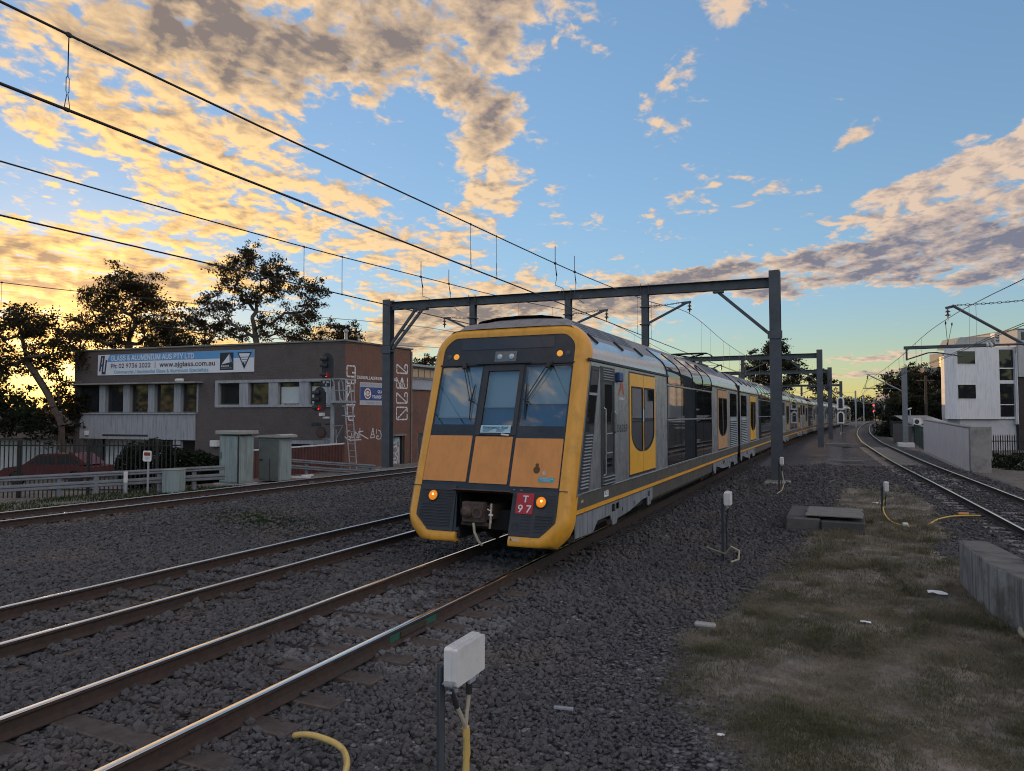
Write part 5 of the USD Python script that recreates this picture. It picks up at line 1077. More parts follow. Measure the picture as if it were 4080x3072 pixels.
    for (z0, z1, kind) in ((4.83, 5.36, 'N'), (3.94, 4.60, 'M'), (3.05, 3.67, 'N'), (2.07, 2.79, 'Z')):
        a, c, m = 4.54, 5.60, 5.07
        if kind == 'N': right += [[(a, z1), (a, z0), (c, z0), (c, z1), (c - .26, z1), (c - .26, z1 - .26)], [(a, z1 - .02), (c - .06, z0 + .04)]]
        elif kind == 'M': right += [[(a, z1), (a, z0), (c, z0), (c, z1)], [(a + .25, z0 + .06), (m, z1 - .02), (c - .25, z0 + .06)], [(m, z1 - .1), (m, z0)], [(a, z1 - .1), (m - .1, z0 + .05)]]
        else: right += [[(a, z0), (a, z1), (c, z1), (c, z1 - .3)], [(a, z0), (c, z0), (c, z0 + .35)], [(a + .1, z0 + .06), (c - .05, z1 - .08)]]
    obj('graffiti', strokes(right, .085, .22), M['graffiti'], b, 'column of four large white outlined graffiti letters by the far corner')
    tg = [[(.36, 1.52), (.16, 1.40), (.22, 1.22), (.50, 1.16), (.42, 1.02), (.18, 1.06)], [(.02, 1.18), (.5, .94)], [(.56, 1.36), (.58, 1.12), (.72, 1.12), (.74, 1.36)], [(.80, 1.10), (.86, 1.42), (.98, 1.34)], [(1.04, 1.32), (.98, 1.10), (1.14, 1.10), (1.16, 1.40)], [(1.24, 1.62), (1.24, 1.10)], [(1.10, 1.42), (1.50, 1.45)], [(1.30, 1.28), (1.94, 1.02)], [(.55, .99), (1.34, .99)],
          [(2.16, 1.08), (2.36, 1.60), (2.50, 1.08), (2.16, 1.06)], [(2.24, 1.26), (2.46, 1.26)], [(2.30, 1.42), (2.40, 1.42)], [(2.66, 1.52), (2.70, 1.30)], [(2.86, 1.48), (3.02, 1.42), (3.12, 1.20), (3.06, 1.0), (2.86, .96), (2.66, 1.04), (2.72, 1.16), (2.88, 1.14)]]
    obj('graffiti', strokes(tg, .048), M['graffiti'], b, 'thin white scrawled graffiti low on the wall')
    mb = MB(); wall_poly(mb, 'e', sbox(4.07, -.8, 5.39, 1.11), -.30, .04); wall_poly(mb, 'e', sbox(5.22, -.8, 5.39, 1.11), -.26, .2); d_ = obj('doorway', mb, M['black'], b)
    mb = MB(); wall_poly(mb, 'e', sbox(4.12, -.8, 5.2, 1.05), -.25, .05); obj('door', mb, mat('painted_door', (.24, .23, .245), .7, var=.35, scale=3), d_)
    yk = [[(4.20, 1.0), (4.30, .78), (4.34, .66)], [(4.42, 1.02), (4.32, .76)], [(4.50, .98), (4.52, .70), (4.70, .70), (4.72, .98)], [(4.82, .62), (4.86, .98), (4.94, .80), (5.04, .98), (5.12, .56)]]
    mb = strokes(yk, .10, 0, -.195); obj('graffiti', mb, M['graffiti_blue'], d_)
    yk = [[(4.25, .45), (4.2, -.1), (4.35, -.45), (4.6, -.5)], [(4.45, .5), (4.42, -.2)], [(4.6, .45), (4.85, .5), (4.95, .2), (4.7, .05), (4.95, -.15), (4.85, -.5), (4.6, -.4)], [(5.05, .4), (5.08, -.5)], [(4.2, .05), (4.6, .12)], [(4.25, -.3), (4.75, -.22)]]
    obj('graffiti', strokes(yk, .085, 0, -.195), M['graffiti'], d_)
    mb = MB(); wall_poly(mb, 'e', sbox(4.0, 1.10, 5.5, 1.22), .0, .05); obj('lintel', mb, M['coping'], b)
    mb = MB(); wall_poly(mb, 'e', sbox(6.75, -.8, 7.5, 1.2), -.30, .04); ww = obj('barred_window', mb, M['black'], b)
    mb = MB(30)
    for s in np.arange(6.82, 7.5, .11): mb.cyl(ew(s, -.8, -.05), ew(s, 1.2, -.05), .012, n=6)
    objs('window_bar', mb, M['galv'], ww)
    mb = MB(30); mb.cyl(ew(5.98, -.8, .06), ew(5.98, 6.2, .06), .05, n=10); obj('downpipe', mb, M['coping'], b)
    # low wing behind: metal roof and clerestory
    mb = MB(30); n = 46
    for i in range(n):
        s = 6.02 + i * (8.0 / n); mb.frame_box(ew(s + .05, 4.33, -1.45), EX * .03, -EN * 1.6 + UP * .43, (EN * .43 + UP * 1.6) * .012)
    mb.quad(ew(6.02, 3.90, .12), ew(14, 3.90, .12), ew(14, 4.76, -3.05), ew(6.02, 4.76, -3.05)); obj('metal_roof', mb, mat('metal_roofing', (.36, .37, .40), .5, .3, var=.1), b)
    mb = MB(); mb.frame_box(ew(10, 5.15, -3.3), EX * 4, EN * .2, UP * .45); mb.frame_box(ew(10, 4.85, -3.06), EX * 4, EN * .03, UP * .05); cl = obj('clerestory', mb, M['coping'], b)
    for i in range(11):
        s = 6.15 + i * .72; mb = MB(); mb.frame_box(ew(s + .33, 5.22, -3.085), EX * .30, EN * .012, UP * .27); obj('clerestory_pane', mb, mat('peach_glass', (.42, .27, .18), .25, spec=.7) if i == 0 else UsdShade.Material.Get(stage, '/World/Looks/peach_glass'), cl)
    mb = MB(); mb.frame_box(ew(10, 5.72, -3.2), EX * 4.2, EN * .5, UP * .07, .02); obj('clerestory_roof', mb, M['galv'], b)
make_workshop()
def make_banner():
    t = thing('shop_sign', 'long white and blue glass company banner high on the brown brick wall', 'sign', fw(-11.8, 4.77, .03))
    mb = MB(); wall_poly(mb, 'f', sbox(-17.70, 4.775, -5.92, 6.03), .018, .03); bd = obj('board', mb, M['sign_white'], t)
    mb = MB(); wall_poly(mb, 'f', Polygon([(-16.95, 5.585), (-5.925, 5.585), (-5.925, 6.025), (-16.72, 6.025)]), .0485, .003); obj('blue_band', mb, M['sign_blue'], t)
    tx = lambda name, m, txt, h, s, z, w, bold=False: obj(name, MB().text(txt, h, fw(s, z, .053), FX, UP, w, .003, True), m, t)
    tx('lettering', M['sign_white'], 'GLASS & ALUMINIUM AUS PTY LTD', .30, -16.64, 5.655, 6.45)
    tx('lettering', M['sign_navy'], 'Ph: 02 9736 1022', .26, -16.62, 5.20, 3.14); tx('lettering', M['sign_navy'], 'www.ajglass.com.au', .26, -12.78, 5.20, 4.12)
    mb = MB(); wall_poly(mb, 'f', sbox(-13.135, 5.13, -13.10, 5.52), .05, .004); obj('divider', mb, M['sign_navy'], t)
    tx('lettering', M['sign_text_blue'], 'Commercial / Residential Glass & Aluminium Specialists', .19, -16.35, 4.86, 7.22)
    mb = MB()
    P = Polygon([(-17.60, 5.02), (-17.48, 5.02), (-17.42, 5.32), (-17.34, 5.32), (-17.38, 5.02), (-17.26, 5.02), (-17.13, 5.97), (-17.44, 5.97)]).difference(Polygon([(-17.40, 5.42), (-17.34, 5.42), (-17.28, 5.86), (-17.34, 5.86)]))
    wall_poly(mb, 'f', P, .049, .004)
    P = Polygon([(-17.38, 4.83), (-17.06, 4.83), (-16.94, 5.72), (-17.06, 5.72), (-17.14, 4.99), (-17.26, 4.99), (-17.22, 5.28), (-17.32, 5.28)]); wall_poly(mb, 'f', P, .0535, .004); obj('monogram', mb, M['sign_navy'], t)
    mb = MB(); wall_poly(mb, 'f', sbox(-8.30, 4.91, -7.34, 5.91), .049, .004); lg = obj('logo_panel', mb, M['black'], t)
    mb = MB(); wall_poly(mb, 'f', Polygon([(-8.18, 5.24), (-7.64, 5.83), (-7.60, 5.34)]), .054, .003); obj('logo_sail', mb, M['sign_white'], t)
    mb = MB(); wall_poly(mb, 'f', Polygon([(-7.58, 5.78), (-7.40, 5.30), (-7.50, 5.38), (-7.58, 5.34)]), .054, .003); obj('logo_fin', mb, M['sign_blue'], t)
    tx('lettering', M['sign_white'], 'ELEVATE', .10, -8.21, 5.09, .56, True); tx('lettering', M['grey_print'], 'ALUMINIUM SYSTEMS', .045, -8.21, 5.00, .74)
    tri = Polygon([(-7.08, 5.90), (-6.07, 5.89), (-6.59, 4.94)]); mb = MB(); wall_poly(mb, 'f', tri, .053, .004); obj('logo_triangle', mb, M['black'], t)
    inner = Polygon([(-6.97, 5.84), (-6.18, 5.83), (-6.59, 5.07)]); mb = MB(); wall_poly(mb, 'f', inner, .0575, .002); obj('logo_field', mb, M['sign_white'], t)
    mb = MB()
    for z0, z1 in ((5.60, 5.63), (5.46, 5.49), (5.33, 5.36)):
        wall_poly(mb, 'f', inner.intersection(sbox(-7.2, z0, -6, z1)), .060, .002)
    wall_poly(mb, 'f', Polygon([(-6.71, 5.31), (-6.60, 5.31), (-6.52, 5.14), (-6.59, 5.08)]), .060, .002); wall_poly(mb, 'f', Polygon([(-6.56, 5.31), (-6.46, 5.31), (-6.49, 5.24)]), .060, .002)
    objs('logo_bar', mb, M['black'], t)
    tx('lettering', M['black'], 'VANTAGE', .125, -6.93, 5.68, .70, True); tx('lettering', M['black'], 'ALUMINIUM', .06, -6.80, 5.52, .44, True); tx('lettering', M['black'], 'JOINERY', .06, -6.74, 5.385, .31, True)
    for pr in stage.GetPrimAtPath(t.GetPath()).GetChildren():
        pass
    t = thing('transformer_sign', 'blue and pale painted transformer advertising board on the red brick side wall', 'sign', ew(2.7, 2.89, .03))
    mb = MB(); wall_poly(mb, 'e', sbox(1.18, 2.89, 4.20, 4.16), .018, .03); obj('board', mb, mat('board_pale', (.42, .42, .46), .6, var=.1, scale=2), t)
    mb = MB(); wall_poly(mb, 'e', sbox(1.20, 3.16, 4.18, 3.89), .0485, .003); obj('blue_band', mb, M['deep_blue'], t)
    te = lambda m, txt, h, s, z, w, bold=False: obj('lettering', MB().text(txt, h, ew(s, z, .053), EX, UP, w, .003, bold), m, t)
    te(M['grey_print'], 'HIGH GRADE ELECTRICAL', .15, 1.26, 3.95, 2.55); te(M['white_letter'], 'QUALITY', .17, 2.72, 3.58, 1.0, True); te(M['white_letter'], 'TRANSFORMERS', .17, 2.22, 3.28, 1.80, True); te(M['grey_print'], 'PHONE 02 979', .14, 1.75, 2.95, 1.5)
    mb = MB(); wall_poly(mb, 'e', Point(1.83, 3.53).buffer(.30), .0535, .003); obj('emblem', mb, M['white_letter'], t)
    mb = MB(); r_ = Point(1.83, 3.53).buffer(.24).difference(Point(1.83, 3.53).buffer(.15)).difference(sbox(1.5, 3.46, 2.2, 3.60)); wall_poly(mb, 'e', r_, .0570, .003); obj('emblem_ring', mb, M['red_print'], t)
    mb = MB(); mb.text('TCAR', .10, ew(1.65, 3.48, .0575), EX, UP, .36, .003, True); obj('emblem_lettering', mb, M['dark_print'], t)
make_banner()
def make_signal():
    t = thing('railway_signal', 'tall grey signal mast with two stacked red lights, platform cage and ladders', 'railway signal', (-22.8, 28.3, -.3))
    X, Y = -22.79, 28.3
    mb = MB(30); mb.cyl((X, Y, -.3), (X, Y, 3.78), .105, .095, 14); obj('mast', mb, M['galv'], t)
    mb = MB(); mb.box(X - .30, X + .14, Y - .40, Y - .11, -.22, .18, .02); obj('junction_box', mb, M['galv'], t)
    mb = MB(); mb.box(-23.40, -22.70, Y - .18, Y - .14, 3.74, 4.06, .01); pl = obj('number_board', mb, M['black'], t)
    mb = MB(); mb.text('ST 191', .10, (-23.24, Y - .185, 3.92), (1, 0, 0), UP, .40, .004, True); mb.text('R', .10, (-23.08, Y - .185, 3.78), (1, 0, 0), UP, None, .004, True); obj('number_lettering', mb, M['white_letter'], pl)
    def head(xc, z0, z1):
        w = .33; y0 = Y - .28
        P = unary_union([sbox(-w, z0 + .05, w, z1 - w), Point(0, z1 - w).buffer(w, quad_segs=10), sbox(-w * .92, z0, w * .92, z0 + .3)])
        mb = MB(); mb.poly(P, (xc, y0, 0), (1, 0, 0), (0, 0, 1), .035); hd = obj('signal_head', mb, M['black'], t)
        for i, z in enumerate((z1 - .30, z1 - .62, z0 + .18)):
            ax = unit((-.78, -.62, -.06)); sd = unit(np.cross(ax, UP)); u_ = np.cross(sd, ax); mb = MB(30); V = []; an = np.linspace(math.radians(-35), math.radians(215), 15); o_ = np.array([xc - .03, y0 - .03, z])
            for L_, r_ in ((0, .125), (.34, .115), (.34, .107), (0, .115)): V += [o_ + ax * L_ + (sd * math.cos(a) + u_ * math.sin(a)) * r_ for a in an]
            mb.add(V, [[r * 15 + i, r * 15 + i + 1, r * 15 + 16 + i, r * 15 + 15 + i] for r in range(3) for i in range(14)]); obj('lamp_hood', mb, M['black'], hd)
            mb = MB(30); mb.lathe(o_ + ax * .0, ax, [(0, .112), (.05, .105), (.09, .06), (.10, .001)], 14); obj('lens', mb, M['signal_red'] if i == 2 else M['dull_lens'], hd, 'lit red lens' if i == 2 else None)
        mb = MB(); mb.box(xc - .22, xc + .22, y0 + .04, y0 + .22, z0 + .1, z1 - .25, .02); obj('lamp_case', mb, M['black'], hd)
        mb = MB(30); mb.cyl((xc, y0 + .1, z0 + .3), (X, Y, z0 + .3), .03, n=8); obj('head_bracket', mb, M['galv'], hd)
    head(-22.87, 4.15, 5.40); head(-23.33, 2.55, 3.74)
    mb = MB(30); mb.lathe((-23.24, Y - .30, 1.50), (0, 1, 0), [(0, .285), (.06, .285), (.08, .2), (.25, .18)], 18); sh = obj('shunt_signal', mb, M['black'], t)
    mb = MB(); mb.box(-23.75, -23.35, Y - .42, Y - .1, 1.80, 2.0, .02); mb.box(-23.2, X, Y - .05, Y + .02, 1.86, 1.93); obj('signal_hood', mb, M['black'], sh)
    mb = MB(30); mb.lathe((-23.24, Y - .31, 1.50), (0, -1, 0), [(0, .23), (.005, .22), (.01, .001)], 18); obj('shunt_disc', mb, mat('brown_disc', (.06, .03, .02), .5), sh)
    mb = MB(); mb.box(-23.38, -23.15, Y - .3, Y - .1, 2.30, 2.46, .01); mb.box(-23.25, X - .1, Y - .16, Y - .06, 2.18, 2.27); obj('equipment_bracket', mb, M['white_plastic'], t)
    mb = MB(); mb.box(-23.3, X, Y - .1, Y, 1.14, 1.20); obj('lower_bracket', mb, M['galv'], t)
    # platform cage
    mb = MB(); mb.box(X + .1, -21.62, Y - .35, Y + .35, 2.94, 3.04, .008); obj('platform', mb, M['galv'], t)
    mb = MB(30)
    for y in (Y - .34, Y + .34):
        mb.tube([(X + .15, y, 3.0), (X + .15, y, 4.05), (X + .22, y, 4.1), (-21.80, y, 4.1), (-21.73, y, 4.04), (-21.73, y, 3.0)], .024, 7); mb.tube([(X + .15, y, 3.55), (-21.73, y, 3.55)], .02, 6); mb.tube([(X + .45, y, 3.0), (X + .35, y, 3.95), (X + .25, y, 4.08)], .024, 6)
    mb.tube([(-21.73, Y - .34, 4.04), (-21.73, Y + .34, 4.04)], .02, 6); mb.tube([(X + .62, Y - .34, 3.95), (X + .72, Y - .34, 3.2), (X + .85, Y - .34, 3.02)], .03, 6); obj('cage', mb, M['galv'], t)
    def ladder(name, a0, a1, b0, b1, n, r=.028):
        mb = MB(30); mb.tube([a0, b0], r, 7); mb.tube([a1, b1], r, 7); ld = obj('ladder', mb, M['galv'], t); a0, a1, b0, b1 = map(np.array, (a0, a1, b0, b1)); m2 = MB(30)
        for i in range(n): f = (i + .6) / n; m2.cyl(a0 * (1 - f) + b0 * f, a1 * (1 - f) + b1 * f, .014, n=6)
        objs('rung', m2, M['galv'], ld)
    ladder('l', (-21.93, 28.15, 2.95), (-21.48, 28.15, 2.95), (-21.32, 27.85, -.35), (-20.93, 27.85, -.35), 11)
    mb = MB(30); mb.tube([(-21.50, 28.15, 2.95), (-21.64, 28.2, 3.9)], .026, 6); mb.box(-22.05, -21.35, 28.1, 28.16, 2.30, 2.36); mb.box(-22.05, -21.35, 28.1, 28.16, 2.76, 2.82); obj('ladder_hoop', mb, M['galv'], t)
    ladder('s', (-22.62, 28.15, 1.0), (-22.42, 28.15, 1.2), (-22.30, 27.9, -.35), (-21.98, 27.9, -.42), 7, .024)
    mb = MB(30); mb.tube([(X, Y, 1.80), (-22.07, 28.2, 1.84), (-22.44, 28.17, 1.20), (-22.44, 28.17, 1.65)], .026, 7); obj('ladder_stay', mb, M['galv'], t)
make_signal()
def make_cabinets():
    t = thing('equipment_cabinet', 'taller grey-green equipment cabinet with cap, left of the two beside the far track', 'equipment cabinet', (-21.1, 20.6, -.3), None)
    mb = MB(); mb.box(-21.66, -20.64, 20.24, 20.97, -.22, 1.58, .015); obj('body', mb, M['cabinet'], t)
    mb = MB(); mb.box(-21.78, -20.48, 20.12, 21.06, 1.63, 1.77, .02); obj('cap', mb, M['cabinet_top'], t)
    mb = MB(); mb.box(-21.6, -20.7, 20.28, 20.9, 1.58, 1.63); obj('cap_gap', mb, M['black'], t)
    mb = MB(); mb.box(-21.63, -20.72, 20.215, 20.24, -.17, 1.56, .008); d = obj('door', mb, M['cabinet'], t)
    mb = MB(); mb.box(-21.62, -21.50, 20.195, 20.22, .70, .95, .01); obj('handle', mb, mat('dark_handle', (.10, .12, .11), .5), d)
    mb = MB(); mb.box(-20.70, -20.65, 20.21, 20.24, -.2, 1.57); obj('corner_gap', mb, M['black'], t)
    mb = MB(); mb.box(-20.64, -20.625, 20.30, 20.93, -.15, 1.54, .006); obj('side_panel', mb, M['cabinet'], t)
    mb = MB(); mb.box(-21.8, -20.5, 20.1, 21.1, -.40, -.22, .02); obj('plinth', mb, M['concrete'], t)
    t = thing('equipment_cabinet', 'shorter grey-green equipment cabinet with dark door and sloped cap, nearer the signal', 'equipment cabinet', (-20.8, 22.3, -.3))
    mb = MB(); mb.box(-21.38, -20.24, 21.98, 22.62, -.25, 1.46, .015); obj('body', mb, M['cabinet'], t)
    mb = MB(); P = Polygon([(-21.50, 1.47), (-20.06, 1.47), (-20.06, 1.56), (-20.35, 1.60), (-21.2, 1.56), (-21.50, 1.50)]); mb.poly(P, (0, 22.74, 0), (1, 0, 0), (0, 0, 1), .88); obj('cap', mb, M['cabinet_top'], t)
    mb = MB(); mb.box(-21.34, -20.34, 21.955, 21.98, -.2, 1.38, .008); d = obj('door', mb, mat('dark_cabinet_door', (.115, .13, .12), .6, var=.15, scale=2, dirt=(.4, 1.5, .5)), t, 'dark weathered cabinet door')
    mb = MB(); mb.box(-21.30, -21.14, 21.93, 21.955, .55, .60); obj('handle', mb, M['black'], d)
    mb = MB(30); mb.tube([(-20.72, 21.9, -.25), (-20.72, 21.9, .62)], .012, 5); obj('side_rod', mb, M['black'], t)
    t = thing('trackside_box', 'low grey steel box set in the guard rail left of the cabinets', 'equipment box', (-20.7, 17.3, -.3))
    mb = MB(); mb.frame_box((-20.68, 17.38, .12), unit((.9, .32, 0)) * .30, unit((-.32, .9, 0)) * .22, (0, 0, .39), .02); obj('body', mb, M['cabinet'], t)
    mb = MB(); mb.frame_box((-20.68, 17.38, .52), unit((.9, .32, 0)) * .31, unit((-.32, .9, 0)) * .23, (0, 0, .012), .005); obj('lid', mb, M['cabinet_top'], t)
make_cabinets()
def guard_rail(label, pts, rails, posts, group=None):
    t = thing('guard_rail', label, 'guard rail', tuple(pts[0][:2]) + (-.4,))
    for (dz0, h) in rails:
        mb = MB(); 
        for a, b in zip(pts[:-1], pts[1:]):
            a, b = np.array(a, float), np.array(b, float); n = unit(np.cross(b - a, UP)); z = (0, 0, dz0)
            prof = [(0, -h / 2), (.05, -h / 2 + .02), (.05, -h * .12), (.01, 0), (.05, h * .12), (.05, h / 2 - .02), (0, h / 2)]
            V = []
            for p in (a, b):
                for (o, zz) in prof: V.append(p + n * o + UP * (dz0 + zz))
            k = len(prof); mb.add(V, [[i, i + 1, k + i + 1, k + i] for i in range(k - 1)])
            for p, q in ((0, 0),): mb.beam(a + UP * (dz0 + h / 2), b + UP * (dz0 + h / 2), .03, .02)
        obj('rail', mb, M['guard'], t)
    for (x, y, zt, zb) in posts:
        mb = MB(); mb.box(x - .06, x + .06, y + .02, y + .14, zb, zt, .01); obj('post', mb, M['guard'], t)
    return t
guard_rail('two-bar galvanised guard rail running left from the cabinets to the picture edge', [(-26.6, 12.0, .30), (-24.65, 14.1, .30), (-22.13, 16.72, .40), (-20.57, 18.35, .47), (-20.0, 18.95, .49)], [(0, .16), (-.31, .21)],
           [(-24.9, 13.85, .36, -.6), (-23.55, 15.24, .33, -.5), (-22.77, 15.98, .36, -.45), (-21.5, 17.4, .42, -.45), (-20.75, 18.2, .5, -.4)])
guard_rail('short descending guard rail in front of the red corrugated fence', [(-22.6, 25.1, .32), (-21.6, 26.4, .14), (-19.6, 27.5, -.03)], [(0, .15), (-.28, .17)], [(-22.2, 25.7, .3, -.5), (-21.1, 26.8, .15, -.5), (-19.9, 27.4, .0, -.5)])
t = thing('marker_post', 'slim white-banded post standing in front of the guard rail', 'post', (-21.98, 16.6, -.45)); mb = MB(30); mb.cyl((-21.98, 16.55, -.45), (-21.98, 16.55, .49), .06, n=10); obj('post', mb, M['galv'], t); mb = MB(30); mb.cyl((-21.98, 16.55, .10), (-21.98, 16.55, .47), .064, n=10); obj('band', mb, M['white_plastic'], t)
t = thing('warning_sign', 'small white sign with red panel on a grey post by the guard rail', 'sign', (-21.43, 16.95, -.5))
mb = MB(30); mb.cyl((-21.43, 16.97, -.5), (-21.43, 16.97, .82), .035, n=8); obj('post', mb, M['galv'], t)
mb = MB(); mb.poly(affinity.translate(rbox(.40, .36, .05), -21.43, .98), (0, 16.93, 0), (1, 0, 0), (0, 0, 1), .015); pb = obj('plate', mb, M['white_paint'], t)
mb = MB(); mb.poly(affinity.translate(rbox(.31, .12, .03), -21.42, 1.05), (0, 16.914, 0), (1, 0, 0), (0, 0, 1), .003); obj('red_panel', mb, mat('danger_red', (.36, .045, .02), .5), pb)
mb = MB(); mb.text('DANGER', .05, (-21.54, 16.9105, 1.025), (1, 0, 0), UP, .24, .002, True); obj('lettering', mb, M['dark_print'], pb)
mb = MB(); [mb.box(-21.55 + i * .02, -21.31 - i * .01, 16.9105, 16.914, z, z + .014) for i, z in enumerate((.945, .91, .875))]; obj('small_print', mb, M['grey_print'], pb)
t = thing('corrugated_fence', 'dark red corrugated metal fence with pale capping below the signal', 'fence', (-22.7, 27.0, -.8))
a, b_ = np.array([-26.0, 25.55, 0]), np.array([-21.5, 27.6, 0]); ex = unit(b_ - a); L = np.linalg.norm(b_ - a); nn = np.array([ex[1], -ex[0], 0])
n = 34
for i in range(n):
    s0, s1 = i * L / n, (i + 1) * L / n; z1 = .60 + .36 * (i + .5) / n; mb = MB(); w = s1 - s0
    P = [(0, 0), (.25, .03), (.5, .06), (.75, .03), (1, 0)]; V = []
    for f, o in P: q = a + ex * (s0 + w * f) + nn * o; V += [q + UP * -.8, q + UP * z1]
    mb.add(V, [[2 * k, 2 * k + 2, 2 * k + 3, 2 * k + 1] for k in range(4)]); obj('fence_sheet', mb, M['red_corrugated'], t)
mb = MB(); mb.beam(a + UP * .64, b_ + UP * 1.0, .09, .07, ch=.01); obj('capping', mb, M['white_plastic'], t)
t = thing('white_beam', 'pale horizontal beam against the brick wall behind the corrugated fence', 'beam', (-24.3, 28.5, .9)); mb = MB(); mb.beam((-26.0, 27.75, .985), (-23.3, 29.0, .97), .12, .17, ch=.01); obj('beam', mb, M['render_grey'], t); mb = MB(); mb.box(-24.2, -24.1, 28.4, 28.5, -.8, .9); obj('post', mb, M['galv'], t)
def palisade(label, p0, p1, z0, z1, sp, r, railz, m, taper=True, seed=1, flat=False):
    p0, p1 = np.array(p0 + (0,), float), np.array(p1 + (0,), float); L = np.linalg.norm(p1 - p0); ex = (p1 - p0) / L; nn = np.array([-ex[1], ex[0], 0]); t = thing('palisade_fence', label, 'fence', tuple(p0[:2]) + (z0,)); n = int(L / sp); rg = np.random.default_rng(seed)
    for i in range(n):
        q = p0 + ex * (i + .5) * sp; h = z1 + rg.uniform(-.02, .02); mb = MB(); mb.frame_box(q + UP * (z0 + h) / 2, ex * r, nn * r * .45, UP * (h - z0) / 2); V = [q + ex * r + nn * r * .45 + UP * h, q - ex * r + nn * r * .45 + UP * h, q - ex * r - nn * r * .45 + UP * h, q + ex * r - nn * r * .45 + UP * h, q + UP * (h + .10)]; mb.add(V, [[0, 1, 4], [1, 2, 4], [2, 3, 4], [3, 0, 4]]); obj('picket', mb, m, t)
    for z in railz:
        mb = MB(); mb.beam(p0 + nn * .03 + UP * z, p1 + nn * .03 + UP * z, .04, .05); obj('rail', mb, m, t)
    for i in range(int(L / 2.6) + 1):
        q = p0 + ex * min(L, i * 2.6) + nn * .06; mb = MB(); mb.box(q[0] - .05, q[0] + .05, q[1] - .05, q[1] + .05, z0, z1 + .05, .008); obj('post', mb, m, t)
    return t
palisade('black palisade fence at far left before the parked car and house', (-30.6, 15.7), (-22.7, 19.35), -.85, 1.38, .165, .019, (1.22, -.45), M['fence_black'])
def make_house():
    ex = np.array([.908, .4187, 0]); nn = np.array([.4187, -.908, 0]); o = np.array([-47.6, 31.1, -.42])
    t = thing('tiled_house', 'low house with brown tiled roof and pale wall behind the black fence at far left', 'house', tuple(o + UP * -.8))
    mb = MB(); mb.frame_box(o - ex * 6 - nn * 3 + UP * -.1, ex * 6, nn * 3, UP * 1.3); obj('wall', mb, M['cream_wall'], t)
    mb = MB(); mb.quad(*[o + ex * a + nn * b + UP * z for a, b, z in ((-13, .5, 1.19), (.9, .5, 1.19), (-2.2, -3, 2.98), (-12, -3, 2.98))]); mb.quad(*[o + ex * a + nn * b + UP * z for a, b, z in ((.9, .5, 1.19), (.9, -6.5, 1.19), (-2.2, -3, 2.98), (-2.2, -3, 2.985))]); mb.quad(*[o + ex * a + nn * b + UP * z for a, b, z in ((-13, -6.5, 1.19), (.9, -6.5, 1.19), (-2.2, -3, 2.98), (-12, -3, 2.98))]); rf = obj('roof', mb, M['roof_tile'], t)
    for r in range(12):
        f0 = r / 12; z = 1.20 + f0 * 1.79; dd = .5 - f0 * 3.5; mb = MB(); k = int(13 / .33)
        for i in range(k):
            a = -12.9 + f0 * 1 + i * .33 + (.16 if r % 2 else 0); 
            if a > .7 - f0 * 3.1 or a < -7.4: continue
            mb.frame_box(o + ex * (a + .16) + nn * (dd - .14) + UP * (z + .09), ex * .155, nn * .17 + UP * -.087, UP * .014 + nn * .007)
        if mb.v: objs('roof_tile', mb, M['roof_tile'], rf)
    mb = MB(); mb.frame_box(o - ex * 6.0 + nn * .52 + UP * 1.15, ex * 6.9, nn * .05, UP * .06); obj('gutter', mb, M['window_frame'], t)
    mb = MB(); mb.frame_box(o - ex * .12 + nn * .02 + UP * .3, ex * .10, nn * .05, UP * .85); obj('corner_trim', mb, M['white_paint'], t)
make_house()
def make_car():
    ex = np.array([.908, .4187, 0]); nn = np.array([.4187, -.908, 0]); o = np.array([-34.7, 20.3, -.80])
    t = thing('parked_car', 'dark red car parked behind the black fence in front of the low house', 'car', tuple(o))
    W = lambda mb, P, d, th: mb.poly(P, o + nn * d, ex, UP, th)
    red = mat('dark_red_car', (.05, .008, .009), .3, coat=.4, var=.05)
    body = Polygon([(.05, .28), (4.25, .28), (4.3, .55), (4.22, .82), (3.5, .92), (1.15, .92), (.25, .78), (.0, .55)])
    for x in (.85, 3.45): body = body.difference(Point(x, .30).buffer(.36))
    mb = MB(); W(mb, body, -.85, 1.7); obj('body', mb, red, t)
    mb = MB(); W(mb, Polygon([(1.0, .90), (1.75, 1.40), (3.3, 1.42), (3.95, .92)]), -.72, 1.44); obj('cabin', mb, red, t)
    mb = MB(); W(mb, Polygon([(1.25, .94), (1.80, 1.34), (2.45, 1.35), (2.45, .94)]), .722, .006); W(mb, Polygon([(2.52, .94), (2.52, 1.35), (3.2, 1.36), (3.65, .96)]), .722, .006); obj('side_window', mb, M['window_dark'], t)
    mb = MB(); mb.quad(*[o + ex * a + nn * b + UP * z for a, b, z in ((.98, -.62, .93), (.98, .62, .93), (1.70, .56, 1.385), (1.70, -.56, 1.385))]); obj('windscreen', mb, mat('pale_screen', (.18, .19, .21), .05, spec=.8), t)
    for x in (.85, 3.45):
        mb = MB(30); mb.lathe(o + ex * x + nn * .66 + UP * .30, nn, [(0, .30), (.18, .31), (.20, .2), (.19, .05), (.19, .001)], 16); obj('wheel', mb, M['rubber'], t)
    mb = MB(); mb.frame_box(o + ex * .02 + nn * .55 + UP * .62, ex * .05, nn * .18, UP * .08, .02); obj('headlamp', mb, M['chrome'], t)
make_car()
